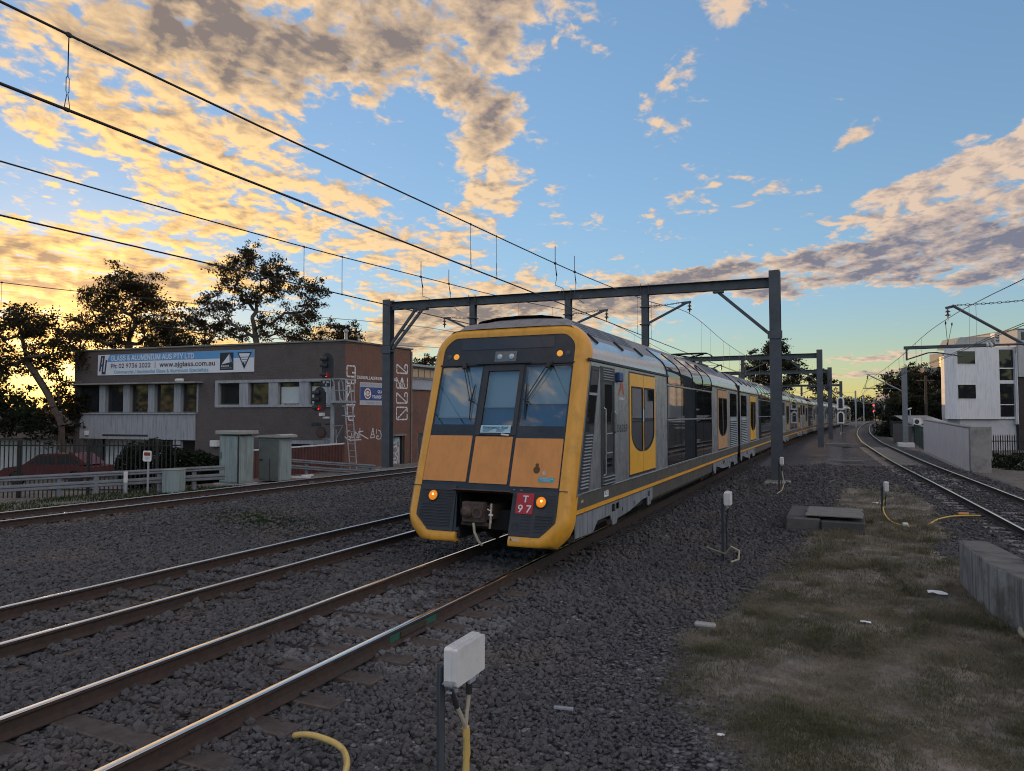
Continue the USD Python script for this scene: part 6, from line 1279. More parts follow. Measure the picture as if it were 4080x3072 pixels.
# ---------------------------------------------------------------- right side
M['white_wall'] = mat('white_render_wall', (.70, .68, .69), .85, var=.04, scale=1.2, streak=.12, bump=.1, dirt=(.2, .7, .55), grime=(.42, .39, .37))
M['white_brick'] = mat('white_brick', (.50, .49, .50), .85, var=.06, island=.12)
RO, RX, RN = np.array([9.03, 72.35, 0]), np.array([.908, .4187, 0]), np.array([.4187, -.908, 0])
def make_white_block():
    t = thing('white_building', 'white rendered three-storey building with dark square windows right of the curved track', 'building', (9.0, 72.3, -1.2))
    P2 = lambda s, d: (RO + RX * s + RN * d)[:2]
    sd = np.array([.158, .9874]); q0 = P2(-.55, -.75)
    mb = MB(); foot = Polygon([P2(0, 0), P2(3.74, 0), P2(3.74, -.25), P2(5.3, -.25), P2(5.3, -11), q0 + sd * 9.5, q0]); mb.poly(foot, (0, 0, 1.95), (1, 0, 0), (0, 1, 0), 6.22); w = obj('wall', mb, M['white_wall'], t)
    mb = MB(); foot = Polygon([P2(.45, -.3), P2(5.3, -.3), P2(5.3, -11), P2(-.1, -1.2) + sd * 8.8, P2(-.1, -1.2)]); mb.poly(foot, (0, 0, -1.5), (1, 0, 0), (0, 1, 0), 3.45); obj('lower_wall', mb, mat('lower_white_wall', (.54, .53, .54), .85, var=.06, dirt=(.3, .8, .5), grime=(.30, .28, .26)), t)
    wp = lambda mb, P, d, th: mb.poly(P, RO + RN * d, RX, UP, th)
    for z0, z1 in ((6.73, 7.83), (3.71, 4.91)):
        P = sbox(.13, z0, 1.67, z1); mb = MB(); wp(mb, P.buffer(.05, join_style=2).difference(P), -.01, .035); wf = obj('window', mb, M['white_wall'], t)
        mb = MB(); wp(mb, P, -.01, .018); obj('window_pane', mb, M['window_dark'], wf)
    mb = MB(); wp(mb, sbox(3.78, 2.05, 5.12, 8.0), -.24, .02); gw = obj('stair_window', mb, M['window_dark'], t)
    mb = MB()
    for z0, z1 in ((6.30, 6.40), (5.02, 5.32), (3.16, 3.24), (1.96, 2.14)): wp(mb, sbox(3.76, z0, 5.15, z1), -.24, .12)
    wp(mb, sbox(3.70, 1.96, 3.80, 8.05), -.24, .2); wp(mb, sbox(5.12, 1.5, 5.30, 8.15), -.24, .25); objs('window_transom', mb, M['white_wall'], gw)
    mb = MB(); Pq = [(.15, 8.17), (.72, 9.08), (.9, 9.12), (3.5, 9.16), (3.5, 8.17)]; mb.poly(Polygon(Pq), RO - RN * 3, RX, UP, 2.4); obj('roof_house', mb, mat('roof_house', (.34, .34, .33), .7), t)
    mb = MB(); mb.poly(foot.buffer(.02), (0, 0, 8.17), (1, 0, 0), (0, 1, 0), .06); obj('parapet', mb, M['white_wall'], t)
    mb = MB(); mb.frame_box(RO + RX * 4.0 - RN * .8 + UP * 9.0, RX * .22, RN * .3, UP * .5, .02); ac = obj('air_conditioner', mb, M['white_plastic'], t)
    mb = MB(); [mb.frame_box(RO + RX * 4.0 - RN * .495 + UP * (8.7 + i * .13), RX * .16, RN * .01, UP * .035) for i in range(5)]; objs('fan_grille', mb, M['black'], ac)
    mb = MB(30); mb.tube([RO + RX * 4.3 - RN * .6 + UP * 8.5, RO + RX * 4.7 - RN * .4 + UP * 8.45, RO + RX * 4.9 - RN * .3 + UP * 8.30], .05, 7); obj('roof_pipe', mb, M['galv'], t)
    mb = MB(); wp(mb, sbox(5.14, 7.7, 5.32, 8.2), 0, .12); obj('rain_head', mb, M['galv'], t); mb = MB(30); mb.cyl(RO + RX * 5.24 + RN * .08 + UP * 1.5, RO + RX * 5.24 + RN * .08 + UP * 7.7, .045, n=8); obj('downpipe', mb, M['white_wall'], t)
    mb = MB(30); mb.cyl(RO + RX * -.1 + RN * .02 + UP * 8.2, RO + RX * -.1 + UP * 8.75, .02, n=6); obj('roof_pole', mb, M['galv'], t)
    t = thing('brick_tower', 'white-painted brick stair tower with dark lower wall at the right picture edge', 'building', tuple(RO + RX * 7 - UP * 1.2))
    mb = MB(); foot = Polygon([P2(5.32, .15), P2(10, .15), P2(10, -8), P2(5.32, -8)]); mb.poly(foot, (0, 0, 5.6), (1, 0, 0), (0, 1, 0), 4.1); up = obj('upper_wall', mb, M['white_brick'], t)
    mb = MB(); rg = np.random.default_rng(9)
    for r in range(47):
        z = 5.61 + r * .086; s = 5.33 - (.12 if r % 2 else 0)
        while s < 7.6:
            a, b = max(5.33, s + .005), s + .235
            if not (8.75 < z < 9.5 and b > 5.62 and a < 6.6): mb.frame_box(RO + RX * (a + b) / 2 + RN * (.155 + rg.uniform(0, .006)) + UP * (z + .038), RX * (b - a) / 2, RN * .006, UP * .037)
            s += .24
    obj('brickwork', mb, M['white_brick'], up, kind='stuff')
    mb = MB(); wp(mb, sbox(5.62, 8.8, 6.6, 9.48), .10, .06); obj('window_pane', mb, M['window_dark'], t)
    mb = MB(); mb.poly(foot.buffer(.06), (0, 0, 9.7), (1, 0, 0), (0, 1, 0), .09); obj('coping', mb, M['coping'], t)
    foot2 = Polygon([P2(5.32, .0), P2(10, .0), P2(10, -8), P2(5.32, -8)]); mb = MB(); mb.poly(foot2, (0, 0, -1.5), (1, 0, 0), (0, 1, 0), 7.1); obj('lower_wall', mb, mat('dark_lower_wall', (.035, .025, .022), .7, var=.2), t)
make_white_block()
t = thing('boundary_wall', 'long low white rendered wall with stained top running beside the curved track', 'wall', (5.4, 45, -.4))
n = 10
for i in range(n):
    y0, y1 = 38.6 + i * 2.02, 38.6 + (i + 1) * 2.02 - .006; z1 = 1.80 + .02 * i; mb = MB(); mb.box(5.26, 5.62, y0, y1, -.5, z1 - .06); obj('wall_panel', mb, M['white_wall'], t)
    mb = MB(); mb.box(5.245, 5.66, y0, y1, z1 - .06, z1 + .02, .01); obj('coping', mb, M['concrete'], t)
mb = MB(); mb.box(5.25, 6.05, 38.25, 38.594, -.6, 1.84, .02); mb.box(6.05, 6.10, 38.3, 38.5, .4, 1.85); obj('end_pier', mb, M['concrete'], t)
mb = MB(); mb.box(5.0, 5.25, 38.6, 59, -.33, -.20, .02); obj('footing', mb, M['concrete'], t)
def shrub(mb_leaf, c, rx, ry, rz, n, size, rg, hollow=.5):
    d = rg.normal(size=(n, 3)); d /= np.linalg.norm(d, axis=1, keepdims=True); r = hollow + (1 - hollow) * rg.random(n) ** .5
    lump = .75 + .5 * meshkit.fbm(d * 1.7 + np.asarray(c) * .37, 3, 7)
    p = np.asarray(c) + d * (r * lump)[:, None] * [rx, ry, rz]; leaves(mb_leaf, p, size, rg)
def leaves(mb, p, size, rg):
    n = len(p); a = rg.normal(size=(n, 3)); a /= np.linalg.norm(a, axis=1, keepdims=True); b = np.cross(a, rg.normal(size=(n, 3))); b /= np.linalg.norm(b, axis=1, keepdims=True) + 1e-9
    s = np.broadcast_to(size, (n,)) * rg.uniform(.6, 1.4, n); a = a * s[:, None]; b = b * (s * .42)[:, None]
    v = np.stack([p - a, p + b, p + a, p - b], 1).reshape(-1, 3); mb.add(v, np.arange(n * 4).reshape(n, 4))
def leaf_mat(name, c0, c1, trans=.3):
    g = Graph(); r = g.add('geometry', 'random_per_island'); c = g.ramp(r, [(0, c0), (1, c1)])
    return g.make(name, surface=g.add('mix_closure', 'closure', fac=trans, closure1=g.add('principled_bsdf', 'BSDF', base_color=c, roughness=.55, specular_ior_level=.3), closure2=g.add('translucent_bsdf', 'BSDF', color=c)))
M['leaf_dark'] = leaf_mat('dark_leaf', (.030, .032, .017), (.095, .090, .046))
M['leaf_gum'] = leaf_mat('gum_leaf', (.045, .036, .016), (.125, .095, .040), .42)
M['leaf_hedge'] = leaf_mat('hedge_leaf', (.016, .024, .009), (.055, .070, .022))
M['leaf_far'] = leaf_mat('far_leaf', (.022, .028, .016), (.060, .066, .034), .15)
M['bark'] = mat('bark', (.085, .065, .052), .9, var=.3, scale=4, bump=.5)
def hedge(label, spots, n, size, seed):
    rg = np.random.default_rng(seed); t = thing('hedge', label, 'hedge', (spots[0][0], spots[0][1], spots[0][2] - spots[0][5])); mb = MB()
    for x, y, z, rx, ry, rz in spots: shrub(mb, (x, y, z), rx, ry, rz, n, size, rg)
    obj('foliage', mb, M['leaf_hedge'], t, kind='stuff'); mb = MB(30)
    for x, y, z, rx, ry, rz in spots:
        for k in range(3): mb.tube([(x + rg.uniform(-.2, .2), y + rg.uniform(-.2, .2), z - rz - .4), (x + rg.uniform(-.5, .5) * rx, y + rg.uniform(-.5, .5) * ry, z + .3 * rz)], [.05, .015], 5)
    obj('stem', mb, M['bark'], t)
hedge('clipped dark green hedge in front of the brick workshop, left of the cabinets', [(-26.0, 20.0, .30, .7, .7, 1.0), (-25.3, 20.3, .42, 1.0, .8, 1.0), (-24.6, 20.75, .2, .9, .7, .85), (-23.8, 21.15, .15, .85, .7, .80), (-23.0, 21.5, .0, .6, .6, .7)], 3600, .07, 3)
hedge('dark shrub bank under the black fence right of the white low wall', [(6.9, 42.6, -.5, 1.0, .9, 1.0), (8.2, 42.9, -.45, 1.1, .9, 1.0), (9.6, 43.3, -.4, 1.2, .9, 1.0), (11, 43.7, -.4, 1.2, .9, 1.0), (7.5, 41.0, -.75, 1.2, .7, .6), (9.4, 41.2, -.75, 1.4, .7, .6)], 2500, .08, 4)
palisade('black spiked palisade fence right of the white low wall', (6.15, 43.6), (11.5, 45.6), .0, 1.26, .115, .022, (1.0, .2), M['fence_black'], seed=3)
def make_low_house():
    t = thing('outbuilding', 'low outbuilding with pale corrugated roof and air conditioner behind the white wall', 'building', (6.8, 72, -1)); ex, nn = RX, RN; o = np.array([5.35, 70.85, 0])
    mb = MB(); mb.quad(*[o + ex * a + nn * b + UP * z for a, b, z in ((-.1, .2, 1.52), (3.4, .2, 1.62), (3.3, -3, 2.22), (.25, -3, 2.22))])
    for i in range(22): mb.beam(o + ex * (-.05 + i * .155) + nn * .2 + UP * 1.55, o + ex * (.25 + i * .14) - nn * 3 + UP * 2.25, .04, .03)
    obj('roof', mb, mat('pale_sheet_roof', (.42, .41, .40), .6, .1, var=.12, dirt=(.4, 1., .5)), t)
    mb = MB(); mb.frame_box(o + ex * 1.7 - nn * 1.5 + UP * .25, ex * 1.6, nn * 1.5, UP * 1.25); obj('wall', mb, mat('outbuilding_wall', (.16, .15, .145), .8), t)
    mb = MB(); mb.frame_box(o + ex * .55 + nn * .8 + UP * 1.36, ex * .65, nn * .9, UP * .03, .01); mb.frame_box(o + ex * .55 + nn * 1.6 + UP * 1.05, ex * .62, nn * .04, UP * .10); obj('canopy', mb, M['white_plastic'], t)
    mb = MB(); mb.frame_box(o + ex * .35 + nn * .35 + UP * 1.72, ex * .36, nn * .16, UP * .28, .03); ac = obj('air_conditioner', mb, M['white_plastic'], t)
    mb = MB(30); mb.lathe(o + ex * .30 + nn * .515 + UP * 1.72, nn, [(0, .2), (.012, .19), (.012, .001)], 18); obj('fan', mb, M['black'], ac)
make_low_house()
def mesh_fence(label, pts, h, m, seed):
    t = thing('mesh_fence', label, 'fence', (pts[0][0], pts[0][1], pts[0][2])); 
    for (a, b) in zip(pts[:-1], pts[1:]):
        a, b = np.array(a, float), np.array(b, float); L = np.linalg.norm(b - a); n = max(2, int(L / 2.5)); mb = MB(30)
        for i in range(n + 1): q = a + (b - a) * i / n; m1 = MB(30); m1.cyl(q, q + UP * h, .035, n=7); obj('post', m1, m, t)
        for z in (.05, h * .5, h): m1 = MB(30); m1.tube([a + UP * z, b + UP * z], .022, 6); obj('rail', m1, m, t)
        k = int(L / .16)
        for i in range(k): q = a + (b - a) * (i + .5) / k; mb.tube([q + UP * .05, q + UP * h], .006, 3, False)
        for z in np.arange(.2, h, .22): mb.tube([a + UP * z, b + UP * z], .005, 3, False)
        obj('mesh_panel', mb, m, t)
mesh_fence('dark green mesh fence along the outer side of the bend', [(4.9, 92, -.1), (5.35, 80, -.1), (5.6, 70, -.2), (5.45, 60, -.3)], 1.7, mat('green_fence', (.03, .05, .045), .6, .2), 1)
t = thing('path_lamp', 'small pale floodlight on a slim pole by the outbuilding', 'lamp', (5.5, 72.5, -.3)); mb = MB(30); mb.cyl((5.5, 72.5, -.3), (5.5, 72.5, 2.75), .05, n=8); obj('pole', mb, M['galv'], t); mb = MB(); mb.frame_box((5.42, 72.45, 2.85), (.18, 0, .06), (0, .12, 0), (-.02, 0, .06), .02); obj('lamp_head', mb, M['white_plastic'], t)
t = thing('wooden_pole', 'slim brown utility pole in front of the dark trees at right', 'pole', (7.8, 84, -.5)); mb = MB(30); mb.cyl((7.8, 84, -.5), (7.8, 84, 6.3), .16, .12, 10); obj('pole', mb, mat('pole_wood', (.055, .045, .04), .9, var=.2), t); mb = MB(); mb.beam((7.0, 84, 5.8), (8.6, 84, 5.8), .09, .11); obj('crossarm', mb, M['timber'], t)
for i, (x, y, w, h, z0, lab, gold) in enumerate(((43.5, 382, 8.5, 30, -2, 'distant grey tower block with a gold sun reflection coloured into its side glass', True), (37.5, 379, 12, 23.2, -2, 'distant lower office block with banded windows beside the tower with the coloured sun reflection', False), (19, 330, 9, 11.0, -2, 'far pale low roof just above the dark trees near the bend', False))):
    t = thing('distant_building', lab, 'building', (x, y, z0)); rot = RX * w / 2; d = RN * 5
    mb = MB(); mb.frame_box((x, y, (z0 + h) / 2), rot, d, (0, 0, (h - z0) / 2)); obj('wall', mb, mat(f'far_wall_{["a","b","c"][i]}', ((.30, .29, .30), (.16, .15, .15), (.5, .5, .5))[i], .8), t)
    k = 0
    for z in np.arange(4, h - 1.2, 3.1):
        mb = MB(); mb.frame_box(np.array([x, y, z]) + RN * 5.02, rot * .94, RN * .04, (0, 0, .75)); obj('window_row', mb, M['window_dark'] if i != 1 else mat('pale_glass_band', (.28, .30, .30), .2) if k == 0 else UsdShade.Material.Get(stage, '/World/Looks/pale_glass_band'), t); k += 1
    if gold:  # the sun's gold reflection, put into the colour of the side glass
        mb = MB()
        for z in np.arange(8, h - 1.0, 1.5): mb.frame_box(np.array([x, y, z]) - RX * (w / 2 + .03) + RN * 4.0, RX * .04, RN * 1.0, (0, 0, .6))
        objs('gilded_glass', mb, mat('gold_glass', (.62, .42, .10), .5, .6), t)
# far signals
t = thing('railway_signal', 'white-bordered signal back on a slim mast beside the end of the train', 'railway signal', (-.15, 98, -.2))
mb = MB(30); mb.cyl((-.15, 98, -.2), (-.15, 98, 4.3), .07, n=8); obj('mast', mb, M['galv'], t)
for z0, z1 in ((2.9, 4.5), (1.2, 2.7)):
    P = unary_union([sbox(-.42, z0, .42, z1 - .42), Point(0, z1 - .42).buffer(.42)]); mb = MB(); mb.poly(P.difference(P.buffer(-.17)), (-.15, 97.7, 0), (1, 0, 0), (0, 0, 1), .03); sg = obj('white_border', mb, M['white_paint'], t); mb = MB(); mb.poly(P.buffer(-.17), (-.15, 97.72, 0), (1, 0, 0), (0, 0, 1), .03); obj('backboard', mb, M['black'], sg)
t = thing('railway_signal', 'far signal showing two red lights one above the other before the bend', 'railway signal', (8.2, 226, -.3))
mb = MB(30); mb.cyl((8.2, 226, -.3), (8.2, 226, 3.2), .10, n=8); obj('mast', mb, M['galv'], t); mb = MB(); mb.box(7.75, 8.65, 225.9, 226, 2.6, 5.2, .02); obj('backboard', mb, M['black'], t)
for z in (4.75, 3.05): mb = MB(30); mb.lathe((8.2, 225.88, z), (0, -1, 0), [(0, .30), (.05, .27), (.06, .001)], 14); obj('lens', mb, emit('far_red', (1, .05, .04), 1.6) if z > 4 else UsdShade.Material.Get(stage, '/World/Looks/far_red'), t)
# ---------------------------------------------------------------- trees
def crown_tree(name, label, base, bole, lobes, seed, m_leaf, clump=.6, per=90, leaf=.11, r0=.26, ex=(.908, .4187), bend=.25):
    """Tree grown into a given crown: bole points (along, up) and lobes (along, deep, up, radii..., clumps) in the frame that faces the tracks."""
    rg = np.random.default_rng(seed); base = np.array(base, float); t = thing(name, label, 'tree', tuple(base))
    E = np.array([ex[0], ex[1], 0]); Nn = np.array([-ex[1], ex[0], 0]); Wp = lambda a, b, z: base * [1, 1, 0] + E * a + Nn * b + UP * z
    nodes = [Wp(0, 0, base[2])]; par = [-1]
    for (a, z) in bole:
        q = Wp(a, 0, z); p = nodes[-1]
        for f in (1 / 3, 2 / 3, 1): nodes.append(p + (q - p) * f + rg.normal(size=3) * .05); par.append(len(nodes) - 2)
    nb = len(nodes); targets = []
    for (a, b, z, rx, ry, rz, n) in lobes:
        d = rg.normal(size=(n, 3)); d /= np.linalg.norm(d, axis=1, keepdims=True); rr = rg.uniform(.35, 1, n) ** .6
        for q, r_ in zip(d, rr): targets.append(Wp(a + q[0] * rx * r_, b + q[1] * ry * r_, z + q[2] * rz * r_))
    top = nodes[-1]; targets.sort(key=lambda q: np.linalg.norm(q - top)); tips = []
    for q in targets:
        P = np.array(nodes); dv = q - P; dist = np.linalg.norm(dv, axis=1); cost = dist + .8 * np.maximum(0, P[:, 2] - q[2] + .3); cost[:max(1, nb // 3)] += 3
        i = int(np.argmin(cost)); p = nodes[i]; L = np.linalg.norm(q - p); n = max(2, int(L / .45)); k = i
        side = rg.normal(size=3) * L * .10 - UP * L * bend * .4
        for j in range(1, n + 1):
            f = j / n; nodes.append(p + (q - p) * f + side * math.sin(math.pi * f) + rg.normal(size=3) * .03); par.append(k); k = len(nodes) - 1
        tips.append(k)
    cnt = np.zeros(len(nodes)); cnt[tips] = 1
    for i in range(len(nodes) - 1, 0, -1): cnt[par[i]] += cnt[i]
    R = r0 * (np.maximum(cnt, 1) / cnt[0]) ** .5 * .96 + .008; mb = MB(30)
    for i in range(1, len(nodes)):
        mb.tube([nodes[par[i]], nodes[i]], [min(R[par[i]], R[i] * 1.25), R[i]], 6 if R[i] > .08 else 4, False)
    obj('trunk', mb, M['bark'], t); mb = MB()
    for q in targets:
        for _ in range(3):
            c = q + rg.normal(size=3) * clump * .5; n = int(per / 3 * rg.uniform(.5, 1.5)); d = rg.normal(size=(n, 3)) * np.array([1, 1, .55]) * clump * .33; leaves(mb, c + d, leaf, rg)
    obj('crown', mb, m_leaf, t, kind='stuff')
G_ = M['leaf_gum']
crown_tree('spreading_tree', 'dark spreading tree leaning left at the far left edge, sunset shining through it', (-43.3, 28.4, -1.7), [(-.2, 1.6), (-1.0, 3.4), (-2.0, 5.2), (-2.7, 6.6)],
           [(-3.2, 0, 7.9, 1.9, 1.5, .9, 16), (-5.4, .3, 7.4, 1.6, 1.5, 1.0, 14), (-.9, 0, 7.6, 1.3, 1.4, 1.1, 11), (-3.8, 0, 6.0, 2.0, 1.5, .9, 12), (-6.8, 0, 5.9, 1.6, 1.5, 1.3, 14), (-1.6, 0, 5.7, 1.2, 1.2, .9, 8), (.1, 0, 6.2, .9, 1, .9, 6), (-5.5, 0, 4.2, 2.2, 1.5, .9, 12)], 11, G_, .74, 150, .105, .20)
crown_tree('spreading_tree', 'broad dark tree rising behind the left end of the brick workshop roof', (-47.0, 35.3, -1.4), [(.1, 3), (.1, 6.0), (.2, 8.2)],
           [(-.1, 0, 12.0, 1.9, 1.8, .9, 18), (.8, 0, 10.9, 1.7, 1.6, 1.0, 14), (-1.8, 0, 10.6, 1.3, 1.4, 1.1, 13), (-2.6, 0, 9.0, 1.2, 1.4, 1.2, 12), (2.5, 0, 9.6, 1.2, 1.3, 1.2, 12), (.2, 0, 9.1, 1.9, 1.6, 1.0, 13), (3.1, 0, 8.1, 1.4, 1.3, 1.0, 12), (-1.2, 0, 7.6, 1.8, 1.5, .9, 12), (1.6, 0, 7.4, 1.6, 1.5, .8, 10), (3.9, 0, 7.2, 1.2, 1.2, .7, 9), (-3.4, 0, 7.6, 1.1, 1.2, .9, 9)], 23, G_, .74, 150, .105, .25)
crown_tree('gum_tree', 'tall open gum tree with clumped foliage behind the middle of the workshop roof', (-36.8, 37.8, -1.4), [(.0, 4), (-.1, 7.0), (-.5, 9.2)],
           [(-1.1, 0, 13.2, 1.1, 1.1, .75, 13), (.6, 0, 12.5, 1.2, 1.2, .9, 12), (-2.2, 0, 11.9, .9, 1, .8, 8), (1.9, 0, 11.3, 1.2, 1.2, .9, 11), (3.6, 0, 10.6, .95, 1, .85, 9), (-3.2, 0, 10.3, 1.1, 1.1, .8, 10), (-.5, 0, 10.6, 1.5, 1.4, .8, 11), (-4.3, 0, 8.9, 1.0, 1.1, .8, 10), (2.6, 0, 9.2, 1.5, 1.3, .8, 11), (-2.1, 0, 8.4, 1.4, 1.3, .8, 11), (.7, 0, 8.4, 1.5, 1.3, .7, 10), (-4.6, 0, 7.6, 1.2, 1.2, .6, 8), (2.9, 0, 7.8, 1.4, 1.2, .6, 8)], 31, G_, .62, 140, .10, .21)
crown_tree('gum_tree', 'small dark treetop just above the workshop roof near its corner', (-38.4, 48.5, -1.4), [(0, 5), (.1, 7.5)], [(-.4, 0, 9.2, 1.2, 1.1, .8, 11), (1.0, 0, 9.0, 1.0, 1, .7, 9), (0, 0, 8.0, 1.8, 1.4, .8, 9), (-1.8, 0, 8.3, .8, .9, .6, 6)], 37, G_, .62, 150, .11, .18)
crown_tree('garden_tree', 'low dense dark tree overhanging the tiled house at the left edge', (-45.5, 25.5, -1.6), [(0, .6), (.1, 1.8)], [(-1.5, 0, 3.2, 2.2, 1.6, 1.3, 18), (1.0, 0, 2.8, 2.0, 1.6, 1.2, 16), (2.4, 0, 1.9, 1.3, 1.3, 1.0, 9), (-3.2, 0, 2.4, 1.6, 1.4, 1.2, 12)], 41, M['leaf_hedge'], .75, 130, .13, .22)
crown_tree('garden_tree', 'dark tree standing between the tiled house and the workshop end wall', (-43.6, 29.6, -1.6), [(0, .9), (0, 2.0)], [(-.6, 0, 3.3, 1.3, 1.2, 1.1, 14), (-1.4, 0, 1.9, 1.3, 1.2, 1.1, 12), (.2, 0, 2.1, .7, 1, 1.0, 7)], 43, G_, .6, 120, .12, .2)
crown_tree('garden_tree', 'pale-tipped treetop far behind the workshop beside the train front', (-47, 77, -1), [(0, 4), (.1, 6.5)], [(0, 0, 8.6, 1.7, 1.4, 1.0, 13), (-1.6, 0, 7.9, 1.0, 1, .8, 8), (1.5, 0, 7.6, 1.2, 1, .8, 8)], 47, G_, .7, 70, .17, .25)
L_ = M['leaf_dark']
crown_tree('large_tree', 'big round dark gum tree rising behind the train under the second gantry', (-13.0, 159, -1), [(0, 4), (.2, 7.5), (.3, 10)], [(.4, 0, 15.6, 2.6, 2.4, 1.3, 18), (-2.0, 0, 14.0, 1.8, 2, 1.2, 12), (3.0, 0, 13.6, 2.2, 2, 1.3, 13), (-4.4, 0, 11.6, 1.9, 2, 1.4, 13), (0, 0, 12.2, 3.2, 2.5, 1.4, 16), (4.6, 0, 11.0, 2, 2, 1.3, 12), (-3.0, 0, 9.0, 2.6, 2.2, 1.2, 12), (3.0, 0, 8.6, 3, 2.2, 1.3, 12), (0, 0, 7.4, 3, 2, 1.2, 10)], 53, L_, 1.25, 110, .26, .6)
crown_tree('large_tree', 'flat-topped smaller dark tree right of the big gum beyond the gantries', (-4.6, 168, -1), [(0, 4), (.1, 7)], [(.6, 0, 10.9, 1.9, 1.6, .6, 11), (-1.4, 0, 10.0, 1.3, 1.3, .6, 8), (2.0, 0, 9.3, 1.3, 1.3, .6, 8), (0, 0, 8.0, 2.2, 1.5, .7, 8)], 59, L_, 1.0, 80, .26, .4)
for i, (x, y, h, sd, lb) in enumerate(((6.3, 104, 7.4, 61, 'leftmost dark bushy tree right of the bend, behind the pale-footed mast'), (8.4, 108, 8.4, 62, 'tallest dark bushy tree behind the outbuilding, right of the bend'), (10.6, 106, 7.6, 63, 'dark bushy tree just left of the white building'), (13.0, 104, 9.0, 64, 'dark tree hidden partly by the white building edge'), (7.2, 94, 4.4, 65, 'low dark shrubby tree in front of the taller trees right of the bend'), (10.0, 92, 4.8, 66, 'low dark tree behind the pale corrugated roof'))):
    q = np.random.default_rng(sd); lob = [(q.uniform(-.3, .3), 0, h * .86, 1.5, 1.5, h * .13, 14)] + [(q.uniform(-1.6, 1.6), q.uniform(-1, 1), h * f, 1.7, 1.5, h * .14, 13) for f in (.7, .58, .45, .3, .15, .02)]
    crown_tree('bushy_tree', lb, (x, y, -1.2), [(0, h * .3), (.1, h * .55)], lob, sd, L_, .85, 120, .18, .25)
rg = np.random.default_rng(3)
def belt(name, label, spots, seed, size, n):
    rg = np.random.default_rng(seed); mb = MB(); wd = MB()
    for x, y, z, rx, rz in spots:
        for k in range(4):
            shrub(mb, (x + rg.uniform(-.5, .5) * rx, y + rg.uniform(-.4, .4) * rx, z + rg.uniform(-.2, .6) * rz), rx * rg.uniform(.45, .8), rx * .6, rz * rg.uniform(.45, .75), n, size, rg, .6)
        shrub(mb, (x, y, z - rz * .3), rx * 1.1, rx * .8, rz, n, size, rg, .6)
    obj(name, mb, M['leaf_far'], label=label, cat='tree belt', kind='stuff')
sp = []
for i in range(60):
    y = 205 + i * 3.0 + rg.uniform(-6, 6); x = -62 + i * 1.65 + rg.uniform(-5, 5); sp.append((x, y, 3.0 + rg.uniform(-1, 2.4), rg.uniform(5, 9), rg.uniform(3.5, 6)))
belt('far_tree_belt', 'far dark mass of trees along the horizon beyond the end of the tracks', sp, 4, .55, 170)
sp = [(rg.uniform(16, 40), rg.uniform(150, 300), 3 + rg.uniform(-1, 2), rg.uniform(5, 9), rg.uniform(3, 6)) for i in range(34)]
belt('far_tree_belt', 'dark trees closing the inside of the bend at far right', sp, 5, .5, 170)
sp = [(-52 - i * 3.2, 38 - i * 1.2 + rg.uniform(-3, 3), 1.2 + rg.uniform(-1, 1.2), rg.uniform(3, 5), rg.uniform(2.2, 3.4)) for i in range(14)] + [(-40 - i * 4 + rg.uniform(-2, 2), 60 + rg.uniform(-4, 10), 2 + rg.uniform(-.5, 1), 4, 3.4) for i in range(8)]
belt('far_tree_belt', 'low dark trees filling the gap left of the workshop under the sunset', sp, 6, .3, 190)
# surroundings behind and beside the viewpoint, seen only as reflections in the train's glass
sp = [(-150 + i * 5.6 + rg.uniform(-2, 2), rg.uniform(-62, -45), 4.0, rg.uniform(5, 8), rg.uniform(7, 10)) for i in range(38)] + [(rg.uniform(26, 45), rg.uniform(-40, 140), 3, rg.uniform(5, 7), rg.uniform(4, 7)) for i in range(26)]
belt('rear_tree_belt', 'dark trees standing beyond the streets around the station', sp, 8, .7, 90)
def make_litter():
    rg = np.random.default_rng(12); P = M['white_paint']
    for x, y, s, lb in ((1.19, 11.88, .12, 'crumpled white paper lying on the grass left of the concrete block'), (.22, 9.84, .06, 'small white scrap in the dry grass below the crumpled paper'), (-.94, 6.1, .03, 'tiny white scrap near the bottom of the verge'), (.88, 23.6, .12, 'white paper scrap by the yellow cable loop')):
        z = float(ground_z(x, y)) + .02; n = 5; g_ = np.stack(np.meshgrid(np.linspace(-1, 1, n), np.linspace(-.6, .6, n)), -1).reshape(-1, 2); v = np.stack([x + g_[:, 0] * s, y + g_[:, 1] * s, z + rg.uniform(0, .22, n * n) * s], 1)
        i, j = np.meshgrid(np.arange(n - 1), np.arange(n - 1), indexing='ij'); a = (i * n + j).ravel(); f = np.stack([a, a + 1, a + n + 1, a + n], 1); m_ = MB(); m_.add(v, f); m_.add(v - [0, 0, .003], f); obj('paper_scrap', m_, P, label=lb, cat='litter')
make_litter()
